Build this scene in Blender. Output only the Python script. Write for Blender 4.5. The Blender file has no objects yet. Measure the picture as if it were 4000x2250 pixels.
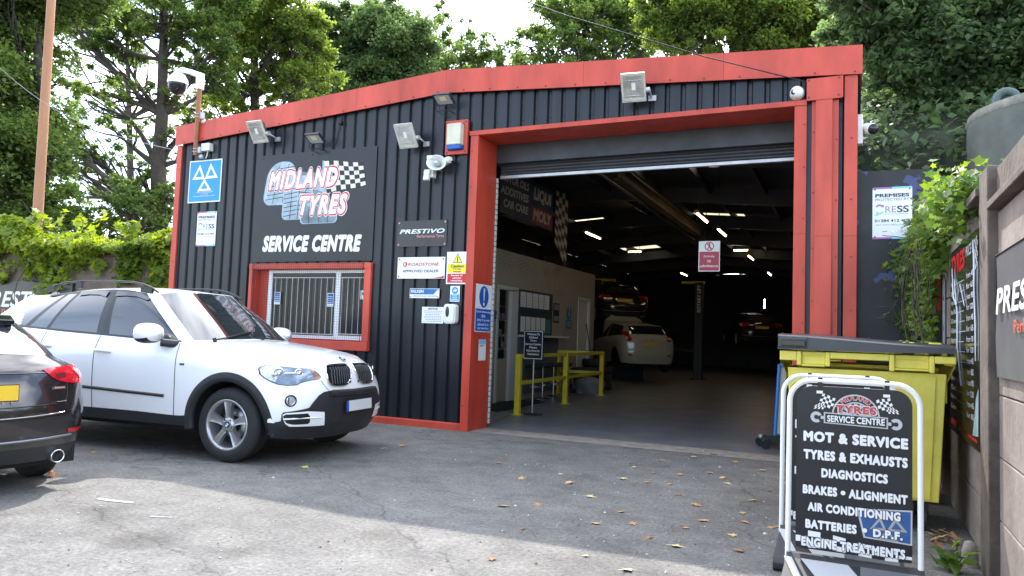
import bpy, bmesh, math, random
import numpy as np
from mathutils import Matrix, Vector
from mathutils.bvhtree import BVHTree
S = bpy.context.scene
COL = S.collection
rnd = random.Random(7)
rad = math.radians

# ------------------------------------------------------------------ camera
YAW, PITCH, ROLL = -.4335, .0628, .035
cam_d = bpy.data.cameras.new('camera')
cam = bpy.data.objects.new('camera', cam_d); COL.objects.link(cam)
_f = Vector((math.sin(YAW)*math.cos(PITCH), math.cos(YAW)*math.cos(PITCH), math.sin(PITCH)))
_r = Vector((math.cos(YAW), -math.sin(YAW), 0)); _u = _r.cross(_f)
_rr = _r*math.cos(ROLL) + _u*math.sin(ROLL); _uu = _u*math.cos(ROLL) - _r*math.sin(ROLL)
_m = Matrix((_rr, _uu, -_f)).transposed().to_4x4(); _m.translation = (0, -9.097, 1.35)
cam.matrix_world = _m
cam_d.sensor_width = 36; cam_d.lens = 2890/4000*36
cam_d.clip_start = .05; cam_d.clip_end = 2000
S.camera = cam
S.render.resolution_x, S.render.resolution_y = 1024, 576

# ------------------------------------------------------------------ sky, sun, exposure
SUN_TO = Vector((-.40, .89, 1.0)).normalized()
EL = math.asin(SUN_TO.z); AZ = math.atan2(SUN_TO.x, SUN_TO.y)
W = bpy.data.worlds.new('World'); S.world = W; W.use_nodes = True
nt = W.node_tree; nt.nodes.clear()
def N(tree, t, **k):
    n = tree.nodes.new(t)
    for a, b in k.items(): setattr(n, a, b)
    return n
sky = N(nt, 'ShaderNodeTexSky', sky_type='NISHITA', sun_disc=False)
sky.sun_elevation = EL; sky.sun_rotation = AZ
sky.air_density = 1.0; sky.dust_density = .8; sky.ozone_density = 1.0
tc = N(nt, 'ShaderNodeTexCoord'); mp = N(nt, 'ShaderNodeMapping'); mp.inputs['Scale'].default_value = (1, 1, 2.2)
cn = N(nt, 'ShaderNodeTexNoise'); cn.inputs['Scale'].default_value = 2.3; cn.inputs['Detail'].default_value = 7
cr = N(nt, 'ShaderNodeValToRGB'); cr.color_ramp.elements[0].position = .38; cr.color_ramp.elements[1].position = .56
mx = N(nt, 'ShaderNodeMix', data_type='RGBA')
bg = N(nt, 'ShaderNodeBackground'); wo = N(nt, 'ShaderNodeOutputWorld')
nt.links.new(tc.outputs['Generated'], mp.inputs['Vector']); nt.links.new(mp.outputs[0], cn.inputs['Vector'])
nt.links.new(cn.outputs['Fac'], cr.inputs['Fac'])
sp = N(nt, 'ShaderNodeSeparateXYZ'); nt.links.new(tc.outputs['Generated'], sp.inputs[0])
cl = N(nt, 'ShaderNodeMapRange'); cl.inputs['From Min'].default_value = -.55; cl.inputs['From Max'].default_value = .25; cl.inputs['To Min'].default_value = .18
nt.links.new(sp.outputs['Y'], cl.inputs['Value'])          # more cloud towards the sun, clearer blue on the other side
cm = N(nt, 'ShaderNodeMath', operation='MULTIPLY'); nt.links.new(cr.outputs['Color'], cm.inputs[0]); nt.links.new(cl.outputs[0], cm.inputs[1]); nt.links.new(cm.outputs[0], mx.inputs['Factor'])
nt.links.new(sky.outputs[0], mx.inputs['A']); mx.inputs['B'].default_value = (10.4, 10.6, 11.1, 1)
nt.links.new(mx.outputs['Result'], bg.inputs['Color']); bg.inputs['Strength'].default_value = .15
nt.links.new(bg.outputs[0], wo.inputs[0])
sl = bpy.data.lights.new('sun', 'SUN'); sl.energy = 2.1; sl.angle = rad(.5); sl.color = (1, .955, .88)
so = bpy.data.objects.new('sun', sl); COL.objects.link(so); so.location = (-8, 20, 30)
so.rotation_euler = SUN_TO.to_track_quat('Z', 'Y').to_euler()
S.view_settings.view_transform = 'Standard'; S.view_settings.look = 'None'
S.view_settings.exposure = 1.93; S.view_settings.gamma = 1
S.cycles.use_denoising = True
S.cycles.max_bounces = 8; S.cycles.transparent_max_bounces = 12

# ------------------------------------------------------------------ helpers
class MB:
    """collects shapes; build() links them as ONE mesh object"""
    def __init__(s, M=None): s.v = []; s.f = []; s.m = []; s.s = []; s.M = M or Matrix()
    def add(s, vs, fs, m=0, smooth=False, M=None):
        b = len(s.v); T = s.M @ M if M is not None else s.M
        s.v += [tuple(T @ Vector(p)) for p in vs]
        for f in fs: s.f.append(tuple(b+i for i in f)); s.m.append(m); s.s.append(smooth)
    def box(s, x0, x1, y0, y1, z0, z1, m=0, M=None):
        vs = [(x, y, z) for z in (z0, z1) for y in (y0, y1) for x in (x0, x1)]
        s.add(vs, [(0,2,3,1),(4,5,7,6),(0,1,5,4),(2,6,7,3),(0,4,6,2),(1,3,7,5)], m, False, M)
    def quad(s, a, b, c, d, m=0): s.add([a, b, c, d], [(0,1,2,3)], m)
    def prism(s, poly, d0, d1, m=0, M=None, mside=None):
        """poly in local (x,y), thickness along local z from d0 to d1"""
        n = len(poly); vs = [(x, y, d0) for x, y in poly] + [(x, y, d1) for x, y in poly]
        s.add(vs, [tuple(range(n))[::-1], tuple(range(n, 2*n))], m, False, M)
        s.add(vs, [(i, (i+1) % n, n+(i+1) % n, n+i) for i in range(n)], m if mside is None else mside, False, M)
    def tube(s, pts, r, n=8, m=0, closed=False, caps=True, M=None, flat=None):
        pts = [Vector(p) for p in pts]; k = len(pts); rs = r if isinstance(r, (list, tuple)) else [r]*k
        vs = []; ref = None
        for i, p in enumerate(pts):
            a = pts[i-1] if (i or closed) else p; b = pts[(i+1) % k] if (i < k-1 or closed) else p
            t = (b-a).normalized() if (b-a).length else Vector((0, 0, 1))
            if ref is None:
                ref = Vector((0, 0, 1)) if abs(t.z) < .9 else Vector((1, 0, 0))
            x = (ref - t*ref.dot(t))
            if x.length < 1e-6: x = t.orthogonal()
            x.normalize(); ref = x; y = t.cross(x)
            for j in range(n):
                w = 2*math.pi*j/n
                q = x*math.cos(w)*rs[i]*(flat or 1) + y*math.sin(w)*rs[i]
                vs.append(p+q)
        fs = []
        for i in range(k if closed else k-1):
            for j in range(n):
                a = i*n+j; b = i*n+(j+1) % n; c = ((i+1) % k)*n+(j+1) % n; d = ((i+1) % k)*n+j
                fs.append((a, b, c, d))
        s.add(vs, fs, m, n > 4, M)
        if caps and not closed: s.add(vs, [tuple(range(n))[::-1], tuple(range((k-1)*n, k*n))], m, False, M)
    def cyl(s, p0, p1, r0, r1=None, n=16, m=0, M=None): s.tube([p0, p1], [r0, r0 if r1 is None else r1], n, m, M=M)
    def lathe(s, prof, n=32, m=0, M=None, smooth=True, a0=0, a1=2*math.pi):
        """profile (r, z) spun about local z"""
        full = abs(a1-a0-2*math.pi) < 1e-6; k = len(prof); q = n if full else n+1
        vs = [(r*math.cos(a0+(a1-a0)*j/n), r*math.sin(a0+(a1-a0)*j/n), z) for r, z in prof for j in range(q)]
        fs = [(i*q+j, i*q+(j+1) % q, (i+1)*q+(j+1) % q, (i+1)*q+j) for i in range(k-1) for j in range(n)]
        s.add(vs, fs, m, smooth, M)
    def sphere(s, c, r, m=0, n=16, sc=(1, 1, 1)):
        prof = [(r*math.sin(math.pi*i/n), -r*math.cos(math.pi*i/n)) for i in range(n+1)]
        prof[0] = (1e-4, -r); prof[-1] = (1e-4, r)
        s.lathe(prof, n*2, m, Matrix.Translation(c) @ Matrix.Diagonal((*sc, 1)))
    def disc(s, cx, cy, r, z, m=0, n=24, rx=None): s.add([((rx or r)*math.cos(2*math.pi*i/n)+cx, r*math.sin(2*math.pi*i/n)+cy, z) for i in range(n)], [tuple(range(n))], m)
    def ring(s, cx, cy, r0, r1, z, m=0, n=32, a0=0, a1=2*math.pi):
        full = abs(a1-a0-2*math.pi) < 1e-6; q = n if full else n+1
        vs = [(r*math.cos(a0+(a1-a0)*j/n)+cx, r*math.sin(a0+(a1-a0)*j/n)+cy, z) for r in (r0, r1) for j in range(q)]
        s.add(vs, [(j, (j+1) % q, q+(j+1) % q, q+j)[::-1] for j in range(n)], m)
    def rect(s, x0, x1, y0, y1, z, m=0): s.add([(x0,y0,z),(x1,y0,z),(x1,y1,z),(x0,y1,z)], [(0,1,2,3)], m)
    def poly(s, pts, z, m=0): s.add([(x, y, z) for x, y in pts], [tuple(range(len(pts)))], m)
    def build(s, name, mats, parent=None, bevel=0, loc=None, rotz=0):
        me = bpy.data.meshes.new(name); me.from_pydata(s.v, [], s.f)
        for m in (mats if isinstance(mats, (list, tuple)) else [mats]): me.materials.append(m)
        me.polygons.foreach_set('material_index', s.m); me.polygons.foreach_set('use_smooth', s.s); me.update()
        o = bpy.data.objects.new(name, me); COL.objects.link(o)
        if parent: o.parent = parent
        if loc is not None: o.location = loc
        o.rotation_euler.z = rotz
        if bevel:
            b = o.modifiers.new('bevel', 'BEVEL'); b.width = bevel; b.segments = 2; b.limit_method = 'ANGLE'; b.angle_limit = rad(40)
        return o
def tag(o, label, cat, group=None, kind=None):
    if kind: o['kind'] = kind
    if label: o['label'] = label
    if cat: o['category'] = cat
    if group: o['group'] = group
    return o
def thing(name, label, cat, loc=(0, 0, 0), rotz=0, group=None):
    o = bpy.data.objects.new(name, None); COL.objects.link(o); o.location = loc; o.rotation_euler.z = rotz
    o.empty_display_size = .2
    return tag(o, label, cat, group)
def copy_tree(o, parent=None):
    c = o.copy(); COL.objects.link(c)
    if parent: c.parent = parent
    for ch in list(o.children): copy_tree(ch, c)
    return c
def frame(o, right=(1, 0, 0), up=(0, 0, 1)):
    """local x = right, y = up, z = out of the face"""
    r = Vector(right).normalized(); u = Vector(up); u = (u - r*u.dot(r)).normalized(); n = r.cross(u)
    M = Matrix((r, u, n)).transposed().to_4x4(); M.translation = o; return M
_txt = {}
def text_geo(s, bold=0.0, shear=0.0, space=1.0):
    k = (s, bold, shear, space)
    if k not in _txt:
        c = bpy.data.curves.new('lettering', 'FONT'); c.body = s; c.size = 1; c.offset = bold; c.shear = shear
        c.space_character = space; c.resolution_u = 3; c.fill_mode = 'FRONT'
        o = bpy.data.objects.new('lettering', c); COL.objects.link(o)
        dg = bpy.context.evaluated_depsgraph_get(); me = o.evaluated_get(dg).to_mesh()
        vs = np.array([v.co[:2] for v in me.vertices]) if len(me.vertices) else np.zeros((0, 2))
        fs = [tuple(p.vertices) for p in me.polygons]
        o.evaluated_get(dg).to_mesh_clear(); bpy.data.objects.remove(o); bpy.data.curves.remove(c)
        _txt[k] = (vs, fs)
    return _txt[k]
def text(mb, s, x0, x1, y0, y1, z, m, bold=.015, shear=0, space=1, M=None, ref=None, warp=None):
    """lettering stretched to fill the box x0..x1, y0..y1 of the local face"""
    ob = 0; vs, fs = text_geo(s, ob, shear, space)
    if not len(vs): return
    lo, hi = vs.min(0), vs.max(0); g_ = bold      # extra weight: shifted copies, a hair apart in depth
    sx, sy = (x1-x0)/(hi[0]-lo[0]+2*g_), (y1-y0)/(hi[1]-lo[1]+2*g_)
    nd_ = 0 if g_ < .002 else 6 if g_ < .03 else 12
    offs = [(0, 0)]+[(math.cos(2*math.pi*k/nd_), math.sin(2*math.pi*k/nd_)) for k in range(nd_)]
    for k, (ox, oy) in enumerate(offs):
        q = [(x0+(a-lo[0]+g_*(1+ox))*sx, y0+(b-lo[1]+g_*(1+oy))*sy) for a, b in vs]
        if warp: q = [warp(*t) for t in q]
        mb.add([(a, b, z+k*.00008) for a, b in q], fs, m, False, M)

# ------------------------------------------------------------------ materials
def mat(name, col, rough=.5, metal=0, var=0, vs=3., bump=0, bs=40., spec=.5, coat=0, trans=0, alpha=1, emit=None, es=0, dirt=None, stretch=None, ior=1.45):
    m = bpy.data.materials.new(name); m.use_nodes = True; t = m.node_tree; b = t.nodes['Principled BSDF']
    b.inputs['Base Color'].default_value = (*col, 1); b.inputs['Roughness'].default_value = rough; b.inputs['Metallic'].default_value = metal
    b.inputs['Specular IOR Level'].default_value = spec; b.inputs['Coat Weight'].default_value = coat; b.inputs['Coat Roughness'].default_value = .04
    b.inputs['Transmission Weight'].default_value = trans; b.inputs['IOR'].default_value = ior; b.inputs['Alpha'].default_value = alpha
    if emit: b.inputs['Emission Color'].default_value = (*emit, 1); b.inputs['Emission Strength'].default_value = es
    if var or bump or dirt:
        co = N(t, 'ShaderNodeTexCoord'); src = co.outputs['Object']
        if stretch:
            mpn = N(t, 'ShaderNodeMapping'); mpn.inputs['Scale'].default_value = stretch; t.links.new(src, mpn.inputs[0]); src = mpn.outputs[0]
    if var or dirt:
        n = N(t, 'ShaderNodeTexNoise'); n.inputs['Scale'].default_value = vs; n.inputs['Detail'].default_value = 8; n.inputs['Roughness'].default_value = .65
        t.links.new(src, n.inputs['Vector'])
        r = N(t, 'ShaderNodeValToRGB'); r.color_ramp.elements[0].position = .3; r.color_ramp.elements[1].position = .7
        a = dirt or tuple(c*(1-var) for c in col); c2 = tuple(min(1, c*(1+var*.6)) for c in col)
        r.color_ramp.elements[0].color = (*a, 1); r.color_ramp.elements[1].color = (*c2, 1)
        t.links.new(n.outputs['Fac'], r.inputs['Fac']); t.links.new(r.outputs['Color'], b.inputs['Base Color'])
        mr = N(t, 'ShaderNodeMapRange'); mr.inputs['To Min'].default_value = min(1, rough*1.25); mr.inputs['To Max'].default_value = rough*.8
        t.links.new(n.outputs['Fac'], mr.inputs['Value']); t.links.new(mr.outputs[0], b.inputs['Roughness'])
    if bump:
        n2 = N(t, 'ShaderNodeTexNoise'); n2.inputs['Scale'].default_value = bs; n2.inputs['Detail'].default_value = 4
        t.links.new(src, n2.inputs['Vector']); bp = N(t, 'ShaderNodeBump'); bp.inputs['Strength'].default_value = bump; bp.inputs['Distance'].default_value = .02
        t.links.new(n2.outputs['Fac'], bp.inputs['Height']); t.links.new(bp.outputs[0], b.inputs['Normal'])
    return m
def leaf_mat(name, c1, c2, tr=.4, rough=.55):
    m = bpy.data.materials.new(name); m.use_nodes = True; t = m.node_tree; b = t.nodes['Principled BSDF']
    g = N(t, 'ShaderNodeNewGeometry'); r = N(t, 'ShaderNodeValToRGB')
    r.color_ramp.elements[0].color = (*c1, 1); r.color_ramp.elements[1].color = (*c2, 1)
    co = N(t, 'ShaderNodeTexCoord'); n = N(t, 'ShaderNodeTexNoise'); n.inputs['Scale'].default_value = .55; n.inputs['Detail'].default_value = 3
    t.links.new(co.outputs['Object'], n.inputs['Vector'])
    ad = N(t, 'ShaderNodeMath', operation='MULTIPLY_ADD'); ad.inputs[1].default_value = 1.7; ad.inputs[2].default_value = -.6
    t.links.new(n.outputs['Fac'], ad.inputs[0])
    ad2 = N(t, 'ShaderNodeMath', operation='MULTIPLY_ADD'); ad2.inputs[1].default_value = .6
    t.links.new(g.outputs['Random Per Island'], ad2.inputs[0]); t.links.new(ad.outputs[0], ad2.inputs[2])
    t.links.new(ad2.outputs[0], r.inputs['Fac'])
    b.inputs['Roughness'].default_value = rough; b.inputs['Specular IOR Level'].default_value = .35
    t.links.new(r.outputs['Color'], b.inputs['Base Color'])
    tb = N(t, 'ShaderNodeBsdfTranslucent'); hs = N(t, 'ShaderNodeHueSaturation'); hs.inputs['Hue'].default_value = .485; hs.inputs['Saturation'].default_value = 1.15; hs.inputs['Value'].default_value = 2.2
    t.links.new(r.outputs['Color'], hs.inputs['Color']); t.links.new(hs.outputs[0], tb.inputs['Color'])
    ms = N(t, 'ShaderNodeMixShader'); ms.inputs[0].default_value = tr
    t.links.new(b.outputs[0], ms.inputs[1]); t.links.new(tb.outputs[0], ms.inputs[2])
    t.links.new(ms.outputs[0], t.nodes['Material Output'].inputs['Surface'])
    return m
M_ = {}
def mk(k, *a, **kw): M_[k] = mat(k, *a, **kw); return M_[k]
mk('red_trim', (.56, .075, .046), .40, var=.30, vs=1.6, spec=.45, stretch=(1.6, 1.6, .45), bump=.02, bs=4)
mk('red_return', (.53, .06, .032), .42, var=.30, vs=1.8, stretch=(1.5, 1.5, .4))
mk('clad_black', (.0135, .0155, .0215), .36, var=.6, vs=2.2, bump=.09, bs=2.2, stretch=(3, 3, .22))
mk('screw', (.10, .03, .03), .5)
mk('dark_screw', (.012, .012, .014), .5)
mk('black', (.012, .012, .014), .45)
mk('black_gloss', (.012, .012, .015), .12, spec=.6)
mk('black_plastic', (.022, .023, .026), .5, var=.2, vs=6)
mk('white', (.80, .80, .79), .4)
mk('white_gloss', (.82, .83, .83), .25)
mk('white_plastic', (.74, .74, .70), .4, var=.06, vs=5)
mk('white_dirty', (.56, .545, .48), .5, var=.2, vs=9)
mk('grey_metal', (.42, .43, .44), .35, .9, var=.1, vs=5)
mk('galv', (.50, .51, .52), .42, .6, var=.12, vs=8)
mk('chrome', (.82, .83, .84), .08, 1)
mk('glass_dark', (.015, .018, .022), .03, spec=.8, coat=.6)
mk('yellow_sign', (.85, .72, .03), .4)
mk('yellow_paint', (.62, .50, .03), .45, var=.2, vs=6)
mk('sign_red', (.60, .02, .035), .4)
mk('red_letter', (.62, .02, .03), .4)
mk('mot_blue', (.01, .27, .62), .35)
mk('sign_blue', (.012, .10, .42), .4)
mk('navy', (.012, .02, .07), .4)
mk('cyan', (.22, .60, .82), .4)
mk('purple', (.36, .14, .36), .4)
mk('grey_text', (.25, .25, .28), .5)
mk('pale_blue', (.36, .46, .52), .45, var=.45, vs=4)
mk('mid_blue', (.17, .23, .27), .45, var=.5, vs=6)
mk('sign_black', (.012, .0135, .018), .33, var=.2, vs=2)
mk('cream_check', (.72, .66, .55), .45, var=.12, vs=5)
mk('pink_letter', (.75, .30, .32), .4)
mk('silver', (.55, .56, .58), .3, .6)
# ------------------------------------------------------------------ ground
asph = mat('asphalt', (.105, .105, .108), .9, spec=.25)
def _asph():
    t = asph.node_tree; b = t.nodes['Principled BSDF']; L = t.links.new
    co = N(t, 'ShaderNodeTexCoord')
    n1 = N(t, 'ShaderNodeTexNoise'); n1.inputs['Scale'].default_value = .45; n1.inputs['Detail'].default_value = 6
    n2 = N(t, 'ShaderNodeTexNoise'); n2.inputs['Scale'].default_value = 3.2; n2.inputs['Detail'].default_value = 8; n2.inputs['Roughness'].default_value = .7
    v = N(t, 'ShaderNodeTexVoronoi'); v.inputs['Scale'].default_value = 75
    n3 = N(t, 'ShaderNodeTexNoise'); n3.inputs['Scale'].default_value = 34; n3.inputs['Detail'].default_value = 5; n3.inputs['Roughness'].default_value = .75
    for n in (n1, n2, v, n3): L(co.outputs['Object'], n.inputs['Vector'])
    r1 = N(t, 'ShaderNodeValToRGB'); r1.color_ramp.elements[0].position = .3; r1.color_ramp.elements[1].position = .72
    r1.color_ramp.elements[0].color = (.145, .140, .134, 1); r1.color_ramp.elements[1].color = (.215, .208, .199, 1)
    L(n1.outputs['Fac'], r1.inputs['Fac'])
    r2 = N(t, 'ShaderNodeValToRGB'); r2.color_ramp.elements[0].position = .3; r2.color_ramp.elements[1].position = .75
    r2.color_ramp.elements[0].color = (.66, .66, .67, 1); r2.color_ramp.elements[1].color = (1.2, 1.2, 1.18, 1)
    L(n2.outputs['Fac'], r2.inputs['Fac'])
    r3 = N(t, 'ShaderNodeValToRGB'); r3.color_ramp.elements[0].position = .36; r3.color_ramp.elements[1].position = .68
    r3.color_ramp.elements[0].color = (.42, .42, .43, 1); r3.color_ramp.elements[1].color = (1.65, 1.63, 1.58, 1)
    L(n3.outputs['Fac'], r3.inputs['Fac'])
    m1 = N(t, 'ShaderNodeMix', data_type='RGBA', blend_type='MULTIPLY'); m1.inputs['Factor'].default_value = 1
    m2 = N(t, 'ShaderNodeMix', data_type='RGBA', blend_type='MULTIPLY'); m2.inputs['Factor'].default_value = .6
    L(r1.outputs[0], m1.inputs['A']); L(r2.outputs[0], m1.inputs['B']); L(m1.outputs['Result'], m2.inputs['A']); L(r3.outputs[0], m2.inputs['B'])
    # oil stains, patched strips and hairline cracks
    n5 = N(t, 'ShaderNodeTexNoise'); n5.inputs['Scale'].default_value = 1.15; n5.inputs['Detail'].default_value = 3; L(co.outputs['Object'], n5.inputs['Vector'])
    r5 = N(t, 'ShaderNodeValToRGB'); r5.color_ramp.elements[0].position = .60; r5.color_ramp.elements[1].position = .74; r5.color_ramp.elements[0].color = (1, 1, 1, 1); r5.color_ramp.elements[1].color = (.68, .67, .66, 1); L(n5.outputs['Fac'], r5.inputs['Fac'])
    mp_ = N(t, 'ShaderNodeMapping'); mp_.inputs['Scale'].default_value = (.5, .8, 1); L(co.outputs['Object'], mp_.inputs[0])
    nd = N(t, 'ShaderNodeTexNoise'); nd.inputs['Scale'].default_value = 2.5; nd.inputs['Detail'].default_value = 5; L(co.outputs['Object'], nd.inputs['Vector'])
    mv = N(t, 'ShaderNodeMix', data_type='VECTOR'); mv.inputs['Factor'].default_value = .22; L(mp_.outputs[0], mv.inputs['A']); L(nd.outputs['Color'], mv.inputs['B'])
    vc = N(t, 'ShaderNodeTexVoronoi', feature='DISTANCE_TO_EDGE'); vc.inputs['Scale'].default_value = .75; L(mv.outputs['Result'], vc.inputs['Vector'])
    r6 = N(t, 'ShaderNodeValToRGB'); r6.color_ramp.elements[0].position = .0; r6.color_ramp.elements[1].position = .0045; r6.color_ramp.elements[0].color = (.5, .5, .5, 1); L(vc.outputs['Distance'], r6.inputs['Fac'])
    m3 = N(t, 'ShaderNodeMix', data_type='RGBA', blend_type='MULTIPLY'); m3.inputs['Factor'].default_value = 1; L(m2.outputs['Result'], m3.inputs['A']); L(r5.outputs[0], m3.inputs['B'])
    m4 = N(t, 'ShaderNodeMix', data_type='RGBA', blend_type='MULTIPLY'); m4.inputs['Factor'].default_value = .8; L(m3.outputs['Result'], m4.inputs['A']); L(r6.outputs[0], m4.inputs['B'])
    L(m4.outputs['Result'], b.inputs['Base Color'])
    ad = N(t, 'ShaderNodeMath', operation='ADD'); L(v.outputs['Distance'], ad.inputs[0]); L(n3.outputs['Fac'], ad.inputs[1])
    bp = N(t, 'ShaderNodeBump'); bp.inputs['Strength'].default_value = .42; bp.inputs['Distance'].default_value = .012
    L(ad.outputs[0], bp.inputs['Height']); L(bp.outputs[0], b.inputs['Normal'])
_asph()
g = MB(); g.rect(-300, 300, -200, 400, 0)
tag(g.build('ground', asph), None, None, kind='structure')
floor_m = mat('painted_floor', (.17, .18, .195), .34, var=.35, vs=1.6, spec=.5, bump=.015, bs=14)
g = MB(); g.rect(-10.6, 0, .5, 31.9, .006)
tag(g.build('workshop_floor', floor_m), None, None, kind='structure')
conc = mat('concrete_sill', (.30, .265, .22), .85, var=.35, vs=7, bump=.25, bs=60)
g = MB(); g.add([(-4.80, .0, .004), (-.62, -.02, .004), (-.62, .58, .004), (-4.80, .5, .004)], [(0,1,2,3)])
tag(g.build('threshold_path', conc), None, None, kind='structure')
paint_m = mat('worn_paint', (.50, .50, .49), .8, dirt=(.2, .2, .2), vs=14)
g = MB()
for x, y, l, w, a in ((-5.02, -5.2, .34, .045, .15), (-4.35, -5.35, .16, .02, .4)):
    c, s_ = math.cos(a), math.sin(a)
    pts = [(x+(px*c-py*s_), y+(px*s_+py*c)) for px, py in ((-l/2, -w/2), (-l*.1, -w*.7), (l/2, -w*.4), (l*.45, w/2), (0, w*.4), (-l*.45, w*.6))]
    g.poly(pts, .004)
tag(g.build('road_marking_remnant', paint_m), None, None, kind='structure')
ylw = mat('floor_line_yellow', (.30, .21, .05), .6, dirt=(.12, .10, .06), vs=9)
g = MB(); g.add([(-5.25, 2.3, .011), (-4.9, .62, .011), (-4.83, .62, .011), (-5.17, 2.3, .011)], [(0,1,2,3)])
tag(g.build('floor_marking', ylw), None, None, kind='structure')

# ------------------------------------------------------------------ workshop building
XL, XR, XC, ZE, ZR = -10.71, .077, -5.33, 4.755, 5.115
def roofz(x): return ZE + (ZR-ZE)*(1-abs(x-XC)/(XR-XC))
bld = thing('workshop', 'black ribbed metal workshop with red trim and a wide open roller door', 'building', (-5.3, .2, 0))
def bpart(mb, name, mats, bevel=0):
    o = mb.build(name, mats, bevel=bevel); o.parent = bld; o.matrix_parent_inverse = Matrix.Translation((5.3, -.2, 0)); return o
# ribbed cladding: wide crowns, narrow valleys
def clad(mb, x0, x1, z0, z1, y=0.0):
    f0 = z0 if callable(z0) else (lambda x: z0); f1 = z1 if callable(z1) else (lambda x: z1)
    prof = []; k = math.floor((x0-XL)/.2)-1
    while XL+k*.2 < x1+.2:
        b = XL+k*.2
        prof += [(b, 0), (b+.128, 0), (b+.146, .034), (b+.182, .034), (b+.1999, 0)]; k += 1
    pts = []
    def yi(x):
        for (a, p), (b, q) in zip(prof, prof[1:]):
            if a <= x <= b: return p+(q-p)*(x-a)/(b-a) if b > a else p
        return 0
    pts = [(x0, yi(x0))]+[p for p in prof if x0 < p[0] < x1]+[(x1, yi(x1))]
    vs = [(x, y+d, f0(x)) for x, d in pts]+[(x, y+d, f1(x)) for x, d in pts]; n = len(pts)
    mb.add(vs, [(i, i+1, n+i+1, n+i) for i in range(n-1)], 0)
    # fixing screws in the valleys
    for (a, p) in prof[2::5]:
        xs = a+.018
        if x0+.02 < xs < x1-.02:
            for zz in (.35, 1.25, 2.15, 3.05, 3.95, 4.3):
                if f0(xs)+.04 < zz < f1(xs)-.04: mb.cyl((xs, y+.034, zz), (xs, y+.022, zz), .007, n=6, m=1)
w = MB()
top = lambda x: roofz(x)-.06
clad(w, -10.62, -8.86, .10, top); clad(w, -8.86, -6.55, .10, 1.05); clad(w, -8.86, -6.55, 2.33, top)
clad(w, -6.55, -4.90, .10, top); clad(w, -4.90, -.50, 4.17, top); clad(w, -.53, .0, .02, 4.4, .02)
bpart(w, 'front_cladding', [M_['clad_black'], M_['dark_screw']])
# fascia
w = MB()
Mf = frame((0, -.075, 0))
H = .335
segs = [-10.72, -8.9, -7.75, -6.9, -5.33, -3.25, -1.45, .08]
for a, b in zip(segs, segs[1:]):
    w.prism([(a+.0015, roofz(a)-H), (b-.0015, roofz(b)-H), (b-.0015, roofz(b)), (a+.0015, roofz(a))], -.02, .0, 0, Mf)
    w.add([(a, -.075, roofz(a)+.001), (b, -.075, roofz(b)+.001), (b, .12, roofz(b)+.012), (a, .12, roofz(a)+.012)], [(0,1,2,3)], 0)
x = -10.5
while x < 0:
    w.cyl((x, -.075, roofz(x)-H+.03), (x, -.084, roofz(x)-H+.03), .010, n=8, m=1); x += .42
# plate stepping down over the right pilaster
w.box(-.505, -.135, -.083, -.062, 4.165, 4.42, 0)
for px in (-.48, -.165): 
    for pz in (4.2, 4.40): w.cyl((px, -.083, pz), (px, -.09, pz), .010, n=8, m=1)
w.box(-.137, -.12, -.088, -.06, 4.17, 4.42, 0)
w.box(XR-.02, XR, -.074, .4, 4.42, 4.70, 0)
bpart(w, 'fascia', [M_['red_trim'], M_['screw']])
# corner trims, right pilasters and foot flashing
w = MB()
w.box(-10.72, -10.60, -.03, .1, 0, 4.43)
for zz in (.6, 1.5, 2.4, 3.2, 4.0): w.cyl((-10.63, -.03, zz), (-10.63, -.037, zz), .008, n=6, m=1)
bpart(w, 'corner_trim', [M_['red_trim'], M_['screw']], bevel=.004); w = MB()
w.box(-.106, .03, -.045, .1, 0, 4.425); bpart(w, 'corner_trim', [M_['red_trim'], M_['screw']], bevel=.004); w = MB()
w.box(-.45, -.165, -.03, .08, 0, 4.165); w.box(-.407, -.231, -.075, -.03, 0, 4.165)
for zz in (.5, 1.1, 1.75, 2.35, 3.0, 3.7):
    for px, py in ((-.43, -.03), (-.185, -.03), (-.03, -.045)): w.cyl((px, py, zz+(.1 if px < -.2 else 0)), (px, py-.007, zz+(.1 if px < -.2 else 0)), .009, n=6, m=1)
for px0, px1, py in ((-.406, -.232, -.0765), (-.105, .029, -.0465)): w.box(px0, px1, py, py+.002, 2.585, 2.589, 1)
bpart(w, 'pilaster', [M_['red_trim'], M_['screw']], bevel=.004)
w = MB(); w.add([(-10.6, -.03, 0), (-4.9, -.03, 0), (-4.9, -.03, .085), (-10.6, -.03, .085), (-4.9, .0, .10), (-10.6, .0, .10)], [(0,1,2,3),(3,2,4,5)])
bpart(w, 'foot_flashing', M_['red_trim'])
# door surround
w = MB()
w.box(-4.912, -4.79, -.04, .56, 0, 4.125); w.box(-.637, -.505, -.04, .56, 0, 4.125)
w.box(-4.93, -.505, -.05, .56, 4.127, 4.19)
for zz in (.35, .95, 1.6, 2.2, 2.8, 3.4, 3.9):
    w.cyl((-4.885, -.04, zz), (-4.885, -.047, zz), .009, n=6, m=1); w.cyl((-.53, -.04, zz), (-.53, -.047, zz), .009, n=6, m=1)
for zz in (2.62,): w.box(-4.911, -4.791, -.0415, -.038, zz, zz+.004, 1); w.box(-.636, -.506, -.0415, -.038, zz, zz+.004, 1)
bpart(w, 'door_surround', [M_['red_return'], M_['screw']], bevel=.004)
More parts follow.
